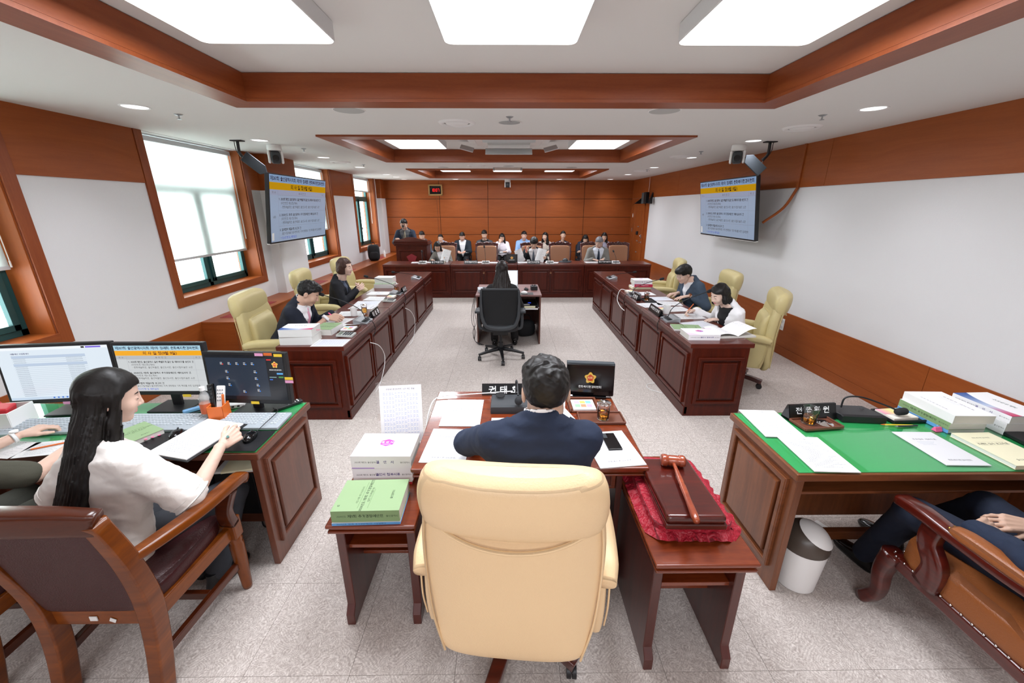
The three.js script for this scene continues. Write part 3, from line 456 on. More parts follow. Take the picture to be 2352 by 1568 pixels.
function sideTable(label, pos, w, d) {
  const t = thing('side_table', label, 'table', pos), H = 0.62;
  mesh('top', [bx(w + 0.04, 0.018, d + 0.04, 0, H - 0.009, 0, 0.006), bx(w + 0.015, 0.018, d + 0.015, 0, H - 0.026, 0, 0.007), bx(w + 0.03, 0.014, d + 0.03, 0, H - 0.041, 0, 0.005)], M.redTop, t);
  const side = (s) => { const a = d / 2; return at(ext([[-a, 0], [-a, 0.06], [-a + 0.03, 0.1], [-a + 0.03, H - 0.05], [a - 0.03, H - 0.05], [a - 0.03, 0.1], [a, 0.06], [a, 0]], 0.035, 0.003), s * (w / 2 - 0.0175) - 0.0175, 0, 0, 0, -PI / 2, 0).translate(0.035, 0, 0); };
  for (const s of [-1, 1]) mesh('side_panel', side(s), M.redDark, t, { swap: 1 });
  mesh('shelf', bb(-w / 2 + 0.035, H - 0.2, -d / 2 + 0.05, w / 2 - 0.035, H - 0.18, d / 2 - 0.06), M.redTop, t); mesh('shelf', bb(-w / 2 + 0.035, 0.24, -d / 2 + 0.05, w / 2 - 0.035, 0.26, d / 2 - 0.2), M.redTop, t); mesh('rail', bb(-w / 2 + 0.035, H - 0.075, -d / 2 + 0.05, w / 2 - 0.035, H - 0.05, d / 2 - 0.05), M.redDark, t);
  mesh('back_panel', bb(-w / 2 + 0.035, 0.24, -d / 2 + 0.03, w / 2 - 0.035, H - 0.05, -d / 2 + 0.045), M.redDark, t);
  return t;
}
sideTable('small mahogany shelf table carrying the green book and white books', [-0.615, 0, -1.78], 0.36, 0.62);
sideTable('small mahogany shelf table carrying the gavel on a red cushion', [0.79, 0, -1.6], 0.38, 0.7);

// clerks' desks with green felt under glass
function clerkDesk(label, x0, x1, z0, z1, openEnd, mat) {   // z0 near edge, z1 far edge
  const H = 0.755, t = thing('clerk_desk', label, 'desk', [(x0 + x1) / 2, 0, (z0 + z1) / 2]), w = x1 - x0, d = z0 - z1, h = w / 2, k = d / 2;
  mesh('top', bx(w, 0.04, d, 0, H - 0.028, 0, 0.005), mat, t);
  mesh('green_mat', bx(w - 0.03, 0.003, d - 0.03, 0, H - 0.0065, 0, 0.001), M.green, t, { label: 'green felt sheet under the glass' });
  mesh('glass_sheet', bx(w - 0.026, 0.005, d - 0.026, 0, H - 0.002, 0, 0.001), phy(0xf2fff8, 0.02, { transmission: 1, thickness: 0, ior: 1.5 }), t);
  mesh('carcass', [bb(-h + 0.02, 0, -k + 0.02, -h + 0.055, H - 0.048, k - 0.015), bb(h - 0.055, 0, -k + 0.02, h - 0.02, H - 0.048, k - 0.015), bb(-h + 0.05, 0.1, -k + 0.14, h - 0.05, H - 0.048, -k + 0.16)], mat, t, { swap: 1 });
  mesh('shelf', bb(-h + 0.05, H - 0.16, -k + 0.05, h - 0.05, H - 0.145, k - 0.05), mat, t); mesh('foot_rail', bb(-h + 0.05, 0.05, -0.04, h - 0.05, 0.11, 0.0), mat, t);
  for (const s of [-1, 1]) { const p = fielded(t, d - 0.13, H - 0.2, [s * (h - 0.02), 0.08 + (H - 0.12) / 2, 0], s * PI / 2, mat, 'end_panel'); mesh('inlay', at(ringGeo(d - 0.3, H - 0.37, 0.003, 0.002), 0, 0, 0.008), M.desk, p); }
  return t;
}
const clerkL = phy(0xffffff, 0.38, { map: woodTex([88, 46, 30], [112, 62, 42], 31), clearcoat: 0.35, clearcoatRoughness: 0.25 }), clerkR = phy(0xffffff, 0.38, { map: woodTex([104, 56, 28], [130, 74, 40], 33), clearcoat: 0.35, clearcoatRoughness: 0.25 });
clerkDesk('long clerk desk with green felt top holding three computer monitors', -3.35, -1.3, -1.82, -2.41, 0, clerkL);
clerkDesk('green felt topped desk with the expert member plate and stacked books', 1.38, 3.2, -1.62, -2.24, 0, clerkR);

// stenographer's desk
{
  const t = thing('stenographer_desk', 'plain brown desk in the open middle of the room', 'desk', [0.01, 0, -6.2]), w = 0.96, d = 0.86, H = 0.75, h = w / 2, k = d / 2;
  mesh('top', bx(w, 0.025, d, 0, H - 0.0125, 0, 0.003), M.stenoTop, t);
  mesh('carcass', [bb(-h + 0.01, 0, -k + 0.02, -h + 0.032, H - 0.025, k - 0.01), bb(h - 0.032, 0, -k + 0.02, h - 0.01, H - 0.025, k - 0.01), bb(-h + 0.03, 0.08, -k + 0.03, h - 0.03, H - 0.025, -k + 0.048)], M.steno, t, { swap: 1 });
  mesh('keyboard_tray', bb(-h + 0.05, 0.53, -k + 0.2, h - 0.05, 0.548, k - 0.03), M.steno, t); mesh('tray_edge', bb(-h + 0.05, 0.528, k - 0.03, h - 0.05, 0.55, k - 0.022), M.white, t);
  mesh('tray_rail', [bb(-h + 0.032, 0.545, -k + 0.2, -h + 0.05, 0.565, k - 0.03), bb(h - 0.05, 0.545, -k + 0.2, h - 0.032, 0.565, k - 0.03)], M.silver, t);
}
// lectern
{
  const t = thing('lectern', 'tall dark wooden lectern with an arched top and red pentagon emblem', 'lectern', [-2.32, 0, -9.98]), w = 0.84;
  mesh('body', [bb(-w / 2 + 0.05, 0, -0.5, w / 2 - 0.05, 1.08, 0), bb(-w / 2 + 0.02, 0, -0.52, w / 2 - 0.02, 0.12, 0.02)], M.desk, t, { swap: 1 });
  mesh('cornice', [bb(-w / 2 + 0.02, 1.07, -0.52, w / 2 - 0.02, 1.1, 0.03, 0.008), bb(-w / 2, 1.1, -0.53, w / 2, 1.125, 0.045, 0.008), bb(-w / 2 + 0.01, 1.155, -0.4, w / 2 - 0.01, 1.18, 0.035, 0.008)], M.desk, t);
  mesh('fascia', bb(-w / 2 + 0.02, 1.12, -0.38, w / 2 - 0.02, 1.16, 0.022), M.desk, t);
  const s = new THREE.Shape(); s.moveTo(-w / 2 + 0.03, 0); s.lineTo(w / 2 - 0.03, 0); s.lineTo(w / 2 - 0.03, 0.03); s.quadraticCurveTo(0.2, 0.05, 0.12, 0.085); s.quadraticCurveTo(0, 0.11, -0.12, 0.085); s.quadraticCurveTo(-0.2, 0.05, -w / 2 + 0.03, 0.03); s.closePath();
  mesh('crest', at(ext(s, 0.03, 0.004), 0, 1.178, -0.01), M.deskTop, t);
  fielded(t, w - 0.22, 0.5, [0, 0.73, 0.002]);
  mesh('emblem', at(ext([...Array(5)].map((_, i) => [0.115 * Math.cos(PI / 2 + i * 2 * PI / 5) * 1.15, 0.1 * Math.sin(PI / 2 + i * 2 * PI / 5)]), 0.008, 0.004), 0, 0.79, 0.012), std(0x8e1f28, 0.5), t, { label: 'dark red pentagon emblem' });
  mesh('reading_board', bx(w - 0.1, 0.02, 0.42, 0, 1.16, -0.25, 0.004, -0.16), M.deskTop, t);
}

// ---------------------------------------------------------------- chairs
// loft of superellipse rings [y, z, width, thickness, power]
function loft(rings, k = 36, sub = 6) {
  rings = rings.map((r) => [...r, 0, 0, 0].slice(0, 7)).map((r, i) => r);
  const P = [], I = [], R = [], n = rings.length - 1;
  const cr = (a, b, c, d, t) => 0.5 * (2 * b + (c - a) * t + (2 * a - 5 * b + 4 * c - d) * t * t + (3 * b - a - 3 * c + d) * t * t * t);
  for (let i = 0; i < n; i++) for (let s = 0; s < sub; s++) { const a = rings[Math.max(0, i - 1)], b = rings[i], c = rings[i + 1], d = rings[Math.min(n, i + 2)]; R.push(b.map((_, j) => cr(a[j], b[j], c[j], d[j], s / sub))); }
  R.push(rings[n]);
  for (const [y, z, w, t, p, bow = 0, x0 = 0] of R) for (let a = 0; a < k; a++) { const th = a / k * 2 * PI, c = Math.cos(th), s = Math.sin(th), e = 2 / p, X = Math.sign(c) * Math.abs(c) ** e * Math.max(w, 1e-4) / 2; P.push(x0 + X, y, z + Math.sign(s) * Math.abs(s) ** e * Math.max(t, 1e-4) / 2 + bow * (2 * X / Math.max(w, 1e-3)) ** 2); }
  for (let i = 0; i < R.length - 1; i++) for (let a = 0; a < k; a++) { const b = (a + 1) % k, o = i * k, q = o + k; I.push(o + a, q + a, o + b, o + b, q + a, q + b); }
  for (let a = 1; a < k - 1; a++) { I.push(0, a, a + 1); const o = (R.length - 1) * k; I.push(o, o + a + 1, o + a); }
  const g = new THREE.BufferGeometry(); g.setAttribute('position', new THREE.Float32BufferAttribute(P, 3)); g.setIndex(I); g.computeVertexNormals(); return g;
}
function caster(x, z, y = 0.032) { return [cy(0.03, 0.03, 0.018, x - 0.012, y, z, 14, 0, 0, PI / 2), cy(0.03, 0.03, 0.018, x + 0.012, y, z, 14, 0, 0, PI / 2), bx(0.02, 0.03, 0.045, x, y + 0.022, z, 0.008), cy(0.006, 0.006, 0.04, x, y + 0.045, z, 8)]; }
// padded executive chair, facing +z
function execChair(label, mat, pos, turn, group) {
  const t = thing('executive_chair', label, 'chair', pos, turn, group);
  mesh('backrest', loft([[0.27, -0.27, 0.3, 0.03, 3], [0.29, -0.275, 0.48, 0.08, 3], [0.36, -0.29, 0.56, 0.11, 3.2], [0.5, -0.295, 0.62, 0.13, 3.4, 0.03], [0.7, -0.3, 0.655, 0.13, 3.6, 0.045], [0.88, -0.315, 0.65, 0.13, 3.6, 0.05], [1.0, -0.33, 0.61, 0.13, 3.4, 0.045], [1.08, -0.34, 0.57, 0.11, 3, 0.04], [1.1, -0.345, 0.5, 0.04, 2.6, 0.03]]), mat, t);
  mesh('headrest', loft([[0.93, -0.335, 0.5, 0.05, 2.6, 0.02], [0.95, -0.335, 0.6, 0.13, 3, 0.03], [1.02, -0.34, 0.635, 0.172, 3.2, 0.04], [1.1, -0.345, 0.625, 0.18, 3.2, 0.04], [1.155, -0.35, 0.57, 0.15, 2.8, 0.035], [1.18, -0.352, 0.44, 0.05, 2.4, 0.02]]), mat, t);
  const pip = [], n = 16; for (let i = 0; i <= n; i++) { const u = i / n * 2 - 1; pip.push([u * 0.3, 0.985 - 0.075 * (1 - u ** 2), -0.335 - 0.085 * (1 - Math.abs(u) ** 3.5) ** 0.4 + 0.045 * u * u + 0.012]); }
  mesh('piping', [tube(pip, 0.008, 48, 8), ...[-1, 1].map((s) => tube([[s * 0.26, 0.33, -0.325], [s * 0.298, 0.5, -0.315], [s * 0.312, 0.7, -0.31], [s * 0.308, 0.88, -0.325], [s * 0.294, 1.0, -0.34]], 0.0045, 24, 6))], mat, t);
  mesh('back_pad', loft([[0.5, -0.225, 0.4, 0.05, 3], [0.53, -0.22, 0.48, 0.1, 3.2], [0.7, -0.225, 0.51, 0.11, 3.4, 0.03], [0.86, -0.24, 0.49, 0.1, 3.4, 0.03], [0.925, -0.26, 0.44, 0.05, 3, 0.02]]), mat, t);
  mesh('seat', [puff(0.56, 0.16, 0.55, 0, 0.45, 0.02, 4.5), bx(0.5, 0.06, 0.48, 0, 0.37, 0, 0.02)], mat, t);
  for (const s of [-1, 1]) {
    mesh('armrest', sweep([[s * 0.335, 0.655, -0.27, 0.75], [s * 0.34, 0.675, -0.2, 0.95], [s * 0.345, 0.685, -0.05, 1], [s * 0.345, 0.68, 0.14, 1], [s * 0.342, 0.665, 0.22, 0.92], [s * 0.34, 0.63, 0.26, 0.7]], 0.115, 0.085, 26, 2.6, 18), mat, t);
    const p = mesh('arm_panel', [loft([[0.34, -0.01, 0.04, 0.4, 4], [0.36, -0.01, 0.066, 0.44, 4], [0.5, -0.02, 0.07, 0.46, 4.5], [0.66, -0.02, 0.062, 0.46, 4.5]].map((r) => [...r, 0, s * 0.325]), 24, 4)], mat, t);
    mesh('arm_piping', [tube([[s * 0.362, 0.36, -0.2], [s * 0.362, 0.5, -0.235], [s * 0.36, 0.64, -0.24]], 0.004, 16, 6)], mat, p);
  }
  const legs = []; for (let i = 0; i < 5; i++) { const a = i * 2 * PI / 5 + 0.35; const lg = mesh('leg', sweep([[0.02 * Math.sin(a), 0.13, 0.02 * Math.cos(a)], [0.18 * Math.sin(a), 0.115, 0.18 * Math.cos(a)], [0.32 * Math.sin(a), 0.09, 0.32 * Math.cos(a)]], 0.06, 0.05, 8, 8, 8), M.mahog, t); mesh('caster', caster(0.3 * Math.sin(a), 0.3 * Math.cos(a)), M.black, lg); }
  mesh('column', [cy(0.035, 0.035, 0.14, 0, 0.16, 0), cy(0.025, 0.025, 0.18, 0, 0.28, 0), bx(0.22, 0.03, 0.26, 0, 0.335, 0, 0.008)], M.black, t);
  return t;
}
execChair('large cream leather executive chair with its padded back to the presiding desk', M.cream, [0.04, 0, -1.42], PI - 0.09);
const chL = execChair('yellow leather executive chair of the man in the pink tie', M.creamY, [-2.42, 0, -4.22], PI / 2 + 0.1, 'yellow chairs by the windows');
chL.scale.setScalar(0.955);
dup(chL, [-2.62, 0, -5.78], PI / 2 - 0.15, 'yellow leather executive chair of the brown-haired woman with clasped hands');
dup(chL, [-2.62, 0, -7.15], PI / 2 + 0.05, 'empty yellow leather executive chair on the window side');
dup(chL, [2.62, 0, -4.36], -PI / 2 + 0.42, 'yellow leather executive chair of the white-jacketed woman', 'yellow chairs by the white wall');
dup(chL, [2.78, 0, -5.6], -PI / 2 + 0.15, 'yellow leather executive chair of the woman in blue-grey jacket', 'yellow chairs by the white wall');
dup(chL, [2.62, 0, -7.0], -PI / 2 + 0.25, 'empty yellow leather executive chair on the white wall side', 'yellow chairs by the white wall');

// wooden armchair with maroon leather, facing +z
function woodChair(label, pos, turn, group) {
  const t = thing('wooden_armchair', label, 'chair', pos, turn, group);
  for (const s of [-1, 1]) {
    mesh('rear_post', sweep([[s * 0.2, 0, -0.28, 1], [s * 0.205, 0.25, -0.235, 1.05], [s * 0.215, 0.46, -0.225, 1.08], [s * 0.235, 0.7, -0.265, 0.95], [s * 0.25, 0.94, -0.33, 0.85]], 0.058, 0.07, 24, 9, 12), M.walnut, t);
    mesh('front_leg', [lathe([[0.0, 0], [0.021, 0], [0.024, 0.02], [0.032, 0.2], [0.034, 0.3], [0.028, 0.31], [0.034, 0.325], [0.03, 0.34], [0.03, 0.36]], 18, s * 0.245, 0, 0.23), bx(0.062, 0.12, 0.062, s * 0.245, 0.4, 0.23, 0.008)], M.walnut, t, { swap: 1 });
    mesh('arm_support', sweep([[s * 0.25, 0.44, 0.215, 1], [s * 0.262, 0.54, 0.19, 0.9], [s * 0.285, 0.645, 0.215, 1]], 0.05, 0.075, 12, 6, 12), M.walnutDark, t);
    mesh('armrest', sweep([[s * 0.228, 0.7, -0.27, 0.8], [s * 0.26, 0.695, -0.15, 0.95], [s * 0.295, 0.685, 0.03, 1], [s * 0.31, 0.68, 0.2, 1.05], [s * 0.31, 0.665, 0.285, 1.05], [s * 0.308, 0.635, 0.3, 0.75]], 0.064, 0.05, 28, 4, 14), M.walnut, t);
    mesh('side_rail', bx(0.035, 0.07, 0.44, s * 0.225, 0.38, 0, 0.005, 0, s * 0.05), M.walnut, t); mesh('stretcher', bx(0.028, 0.04, 0.47, s * 0.222, 0.17, -0.02, 0.005, 0, s * 0.06), M.walnutDark, t);
  }
  mesh('seat_rail', bx(0.44, 0.075, 0.035, 0, 0.375, -0.215, 0.005), M.walnut, t); mesh('seat_rail', bx(0.46, 0.07, 0.035, 0, 0.38, 0.23, 0.005), M.walnut, t); mesh('cross_stretcher', bx(0.43, 0.04, 0.026, 0, 0.17, 0.04, 0.005), M.walnutDark, t);
  mesh('top_rail', sweep([[-0.262, 0.935, -0.325, 0.9], [-0.13, 0.962, -0.35, 1], [0, 0.97, -0.36, 1.02], [0.13, 0.962, -0.35, 1], [0.262, 0.935, -0.325, 0.9]], 0.06, 0.1, 24, 5, 14), M.walnutDark, t);
  mesh('back_panel', loft([[0.43, -0.225, 0.36, 0.04, 6], [0.46, -0.225, 0.38, 0.066, 6], [0.68, -0.265, 0.42, 0.07, 6, 0.01], [0.88, -0.31, 0.45, 0.06, 6, 0.015], [0.91, -0.32, 0.44, 0.03, 6, 0.015]], 32), M.maroon, t, { label: 'dark maroon leather back' });
  mesh('seat', puff(0.45, 0.11, 0.49, 0, 0.445, 0.01, 5), M.maroon, t, { label: 'dark maroon leather seat' });
  return t;
}
const wc = woodChair('wooden armchair with maroon leather back under the woman in the white blouse', [-1.665, 0, -1.46], PI, 'wooden armchairs');
mesh('paper_tag', [bx(0.03, 0.022, 0.003, 0.02, 0.375, -0.236, 0.0005), bx(0.024, 0.018, 0.002, -0.055, 0.365, -0.236, 0.0005, 0, 0, 0.5)], M.paper, wc);
woodChair('wooden armchair with maroon leather seat under the person in the olive shirt', [-2.36, 0, -1.42], PI + 0.06, 'wooden armchairs');

// mahogany armchair with brown leather, facing +z
{
  const t = thing('leather_armchair', 'mahogany armchair with brown leather seat and padded arm beside the waste bin', 'chair', [2.17, 0, -1.2], PI);
  for (const s of [-1, 1]) {
    mesh('front_leg', sweep([[s * 0.285, 0.36, 0.33, 1.3], [s * 0.295, 0.24, 0.35, 1], [s * 0.29, 0.1, 0.345, 0.85], [s * 0.3, 0.025, 0.385, 0.95], [s * 0.302, 0.012, 0.41, 0.7]], 0.07, 0.07, 20, 4, 12), M.mahog, t);
    mesh('rear_leg', sweep([[s * 0.25, 0, -0.36, 0.8], [s * 0.26, 0.3, -0.3, 1], [s * 0.27, 0.7, -0.33, 1], [s * 0.26, 1.05, -0.42, 0.8]], 0.06, 0.07, 20, 5, 12), M.mahog, t);
    mesh('arm_frame', [sweep([[s * 0.318, 0.655, 0.36, 1.0], [s * 0.318, 0.665, 0.26, 1.1], [s * 0.318, 0.662, 0.12, 1], [s * 0.312, 0.665, -0.15, 0.9], [s * 0.285, 0.7, -0.34, 0.8]], 0.075, 0.05, 24, 4, 14), sweep([[s * 0.31, 0.645, 0.2, 1], [s * 0.315, 0.56, 0.2, 0.95], [s * 0.31, 0.47, 0.15, 1.05], [s * 0.3, 0.36, 0.16, 1.2]], 0.055, 0.09, 16, 4, 12)], M.mahog, t);
    mesh('arm_pad', sweep([[s * 0.318, 0.685, 0.13, 0.8], [s * 0.318, 0.692, 0.08, 1], [s * 0.314, 0.695, -0.1, 1], [s * 0.306, 0.69, -0.22, 0.8]], 0.078, 0.055, 16, 2.6, 14), M.brownLeather, t, { label: 'brown leather arm pad' });
    mesh('studs', [0.135, -0.225].flatMap((z) => [-0.02, 0, 0.02].map((d) => sp(0.006, s * 0.318 + d, 0.7 - Math.abs(d) * 0.3, z, 1, 8))), M.brass, t);
  }
  mesh('seat', puff(0.6, 0.17, 0.66, 0, 0.415, 0.01, 7), M.brownLeather, t, { label: 'brown leather seat' }); mesh('seat_piping', tube([[-0.295, 0.495, 0.33], [-0.3, 0.497, 0], [-0.295, 0.495, -0.3]], 0.006, 20, 6), M.brownLeather, t);
  mesh('seat_rail', [bx(0.6, 0.06, 0.04, 0, 0.33, 0.315, 0.01), bx(0.6, 0.06, 0.04, 0, 0.33, -0.3, 0.01), bx(0.04, 0.06, 0.6, -0.285, 0.33, 0, 0.01), bx(0.04, 0.06, 0.6, 0.285, 0.33, 0, 0.01)], M.mahog, t);
  const st = []; for (let i = 0; i < 15; i++) for (const s of [-1, 1]) st.push(sp(0.0055, s * 0.302, 0.362, 0.31 - i * 0.042, 1, 8)); for (let i = 0; i < 14; i++) st.push(sp(0.0055, -0.28 + i * 0.043, 0.362, 0.338, 1, 8));
  mesh('studs', st, M.chrome, t); mesh('backrest', loft([[0.5, -0.3, 0.46, 0.06, 5], [0.6, -0.305, 0.5, 0.1, 5], [0.95, -0.37, 0.5, 0.09, 5], [1.06, -0.4, 0.46, 0.05, 4]]), M.brownLeather, t); mesh('crest_rail', sweep([[-0.28, 1.06, -0.41], [0, 1.12, -0.43], [0.28, 1.06, -0.41]], 0.06, 0.08, 16, 4, 12), M.mahog, t);
}
// black mesh task chair
{
  const t = thing('mesh_office_chair', 'black mesh office chair at the plain brown desk', 'chair', [-0.1, 0, -5.22], PI);
  mesh('mesh_back', loft([[0.53, -0.225, 0.34, 0.012, 5], [0.56, -0.225, 0.4, 0.016, 5, 0.03], [0.75, -0.235, 0.44, 0.016, 5, 0.04], [0.95, -0.26, 0.47, 0.016, 6, 0.03], [0.99, -0.265, 0.46, 0.012, 6, 0.03]], 32), std(0x131416, 0.85), t);
  mesh('back_frame', [sweep([[-0.235, 0.98, -0.24, 0.6], [-0.24, 0.8, -0.22, 0.8], [-0.225, 0.6, -0.2, 1.1], [-0.17, 0.5, -0.2, 1.3], [0, 0.47, -0.215, 1.3], [0.17, 0.5, -0.2, 1.3], [0.225, 0.6, -0.2, 1.1], [0.24, 0.8, -0.22, 0.8], [0.235, 0.98, -0.24, 0.6]], 0.045, 0.045, 60, 3, 10), sweep([[-0.235, 0.99, -0.25], [0, 0.995, -0.272], [0.235, 0.99, -0.25]], 0.02, 0.025, 12, 3, 8)], M.darkGrey, t);
  mesh('seat', puff(0.48, 0.09, 0.48, 0, 0.45, 0.02, 4), M.blackSoft, t);
  for (const s of [-1, 1]) { const a = mesh('armrest', [bx(0.085, 0.03, 0.22, s * 0.29, 0.66, 0.0, 0.012)], M.darkGrey, t); mesh('arm_post', sweep([[s * 0.2, 0.41, -0.02], [s * 0.27, 0.43, -0.02], [s * 0.285, 0.5, -0.02], [s * 0.285, 0.65, -0.02]], 0.028, 0.04, 16, 4, 10), M.darkGrey, a); }
  for (let i = 0; i < 5; i++) { const a = i * 2 * PI / 5 + 3.25, lg = mesh('leg', sweep([[0.03 * Math.sin(a), 0.13, 0.03 * Math.cos(a), 1.2], [0.18 * Math.sin(a), 0.11, 0.18 * Math.cos(a), 0.9], [0.32 * Math.sin(a), 0.085, 0.32 * Math.cos(a), 0.7]], 0.045, 0.04, 8, 4, 10), M.black, t); mesh('caster', caster(0.31 * Math.sin(a), 0.31 * Math.cos(a), 0.031), M.black, lg); }
  mesh('column', [cy(0.032, 0.032, 0.12, 0, 0.16, 0), cy(0.02, 0.02, 0.16, 0, 0.28, 0), bx(0.2, 0.05, 0.24, 0, 0.375, 0, 0.01), cy(0.006, 0.006, 0.12, 0.13, 0.37, 0.05, 8, 0, 0, PI / 2)], M.black, t);
}
// carved chairs behind the far desks
{
  const crestPts = []; for (let i = 0; i <= 24; i++) { const u = i / 24 * 2 - 1; crestPts.push([u * 0.27, 0.06 + 0.035 * (1 - u * u) + 0.012 * Math.cos(u * 9)]); }
  const mk = (label, pos, turn) => {
    const t = thing('carved_chair', label, 'chair', pos, turn, 'carved chairs at the far desks');
    for (const s of [-1, 1]) { mesh('rear_post', sweep([[s * 0.22, 0, -0.3, 0.8], [s * 0.23, 0.4, -0.24, 1], [s * 0.25, 0.75, -0.26, 1], [s * 0.262, 1.05, -0.32, 0.9]], 0.05, 0.05, 16, 5, 10), M.mahog, t); mesh('front_leg', sweep([[s * 0.24, 0, 0.25, 0.8], [s * 0.24, 0.4, 0.23, 1.1]], 0.05, 0.05, 6, 5, 10), M.mahog, t); mesh('armrest', sweep([[s * 0.27, 0.67, -0.24], [s * 0.29, 0.68, 0], [s * 0.29, 0.67, 0.2]], 0.05, 0.04, 12, 3, 10), M.mahog, t); mesh('arm_post', sweep([[s * 0.27, 0.4, 0.16], [s * 0.29, 0.66, 0.15]], 0.04, 0.04, 6, 4, 8), M.mahog, t); mesh('finial', sp(0.03, s * 0.262, 1.07, -0.325), M.mahog, t); }
    mesh('crest_rail', [at(ext([[-0.27, 0.0], [0.27, 0.0], ...crestPts.reverse().map((p) => p)], 0.035, 0.006), 0, 1.03, -0.34), ...[-0.16, -0.08, 0, 0.08, 0.16].map((x) => at(new THREE.TorusGeometry(0.026, 0.009, 6, 14), x, 1.085, -0.298)), sp(0.022, 0, 1.11, -0.3)], M.mahog, t); crestPts.reverse();
    mesh('backrest', puff(0.49, 0.5, 0.08, 0, 0.79, -0.27, 8, -0.1), M.tan, t, { label: 'tan leather back' });
    const st = []; for (let i = 0; i < 12; i++) st.push(sp(0.005, -0.23 + i * 0.042, 1.02, -0.253, 1, 6)); mesh('studs', st, M.brass, t);
    mesh('seat', puff(0.5, 0.1, 0.5, 0, 0.44, 0, 6), M.tan, t); mesh('seat_rail', bx(0.5, 0.05, 0.48, 0, 0.37, 0, 0.01), M.mahog, t);
    return t;
  };
  const c = mk('carved chair behind the woman in the grey jacket', [-1.55, 0, -10.14], 0.05);
  [[-0.53, 'empty carved chair with tan leather back near the arts centre plate'], [0.6, 'carved chair of the man holding up papers'], [1.32, 'empty carved chair with a dark cap-shaped object before it'], [2.12, 'carved chair of the grey-haired man'], [2.8, 'empty carved chair nearest the door']].forEach(([x, l], i) => dup(c, [x, 0, -10.12 - 0.02 * i], 0, l));
}
// black seminar chairs along the back wall
{
  const t0 = thing('seminar_chair', 'black seminar chair hidden behind the lectern', 'chair', [-2.52, 0, -12.42], 0, 'seminar chairs along the back wall');
  mesh('frame', [...[-1, 1].flatMap((s) => [tube([[s * 0.22, 0.0, 0.2], [s * 0.22, 0.3, 0.16], [s * 0.22, 0.42, 0.1]], 0.011, 10, 8), tube([[s * 0.22, 0, -0.22], [s * 0.22, 0.4, -0.16], [s * 0.2, 0.86, -0.26]], 0.011, 14, 8), tube([[s * 0.22, 0.41, 0.12], [s * 0.22, 0.41, -0.16]], 0.011, 6, 8)])], M.black, t0);
  mesh('seat', puff(0.45, 0.06, 0.44, 0, 0.44, 0, 5), M.blackSoft, t0); mesh('backrest', puff(0.44, 0.4, 0.05, 0, 0.7, -0.215, 5, -0.15), M.blackSoft, t0);
  mesh('tablet', [bx(0.34, 0.014, 0.26, 0.04, 0.69, 0.3, 0.006), tube([[0.24, 0.42, 0.05], [0.25, 0.6, 0.12], [0.2, 0.68, 0.22]], 0.01, 12, 8)], M.darkGrey, t0);
  [[-1.98, 'woman in pale blue'], [-1.34, 'man in the open white shirt'], [-0.69, 'man in charcoal'], [-0.17, 'woman with her hand at her mouth'], [0.48, 'man in the light blue shirt'], [1.1, 'woman in beige'], [1.63, 'woman in the navy jacket'], [2.29, 'woman with bowed head'], [2.85, 'woman beside the door']].forEach(([x, l]) => dup(t0, [x, 0, -12.42], 0, 'black seminar chair under the ' + l + ' by the back wall'));
}
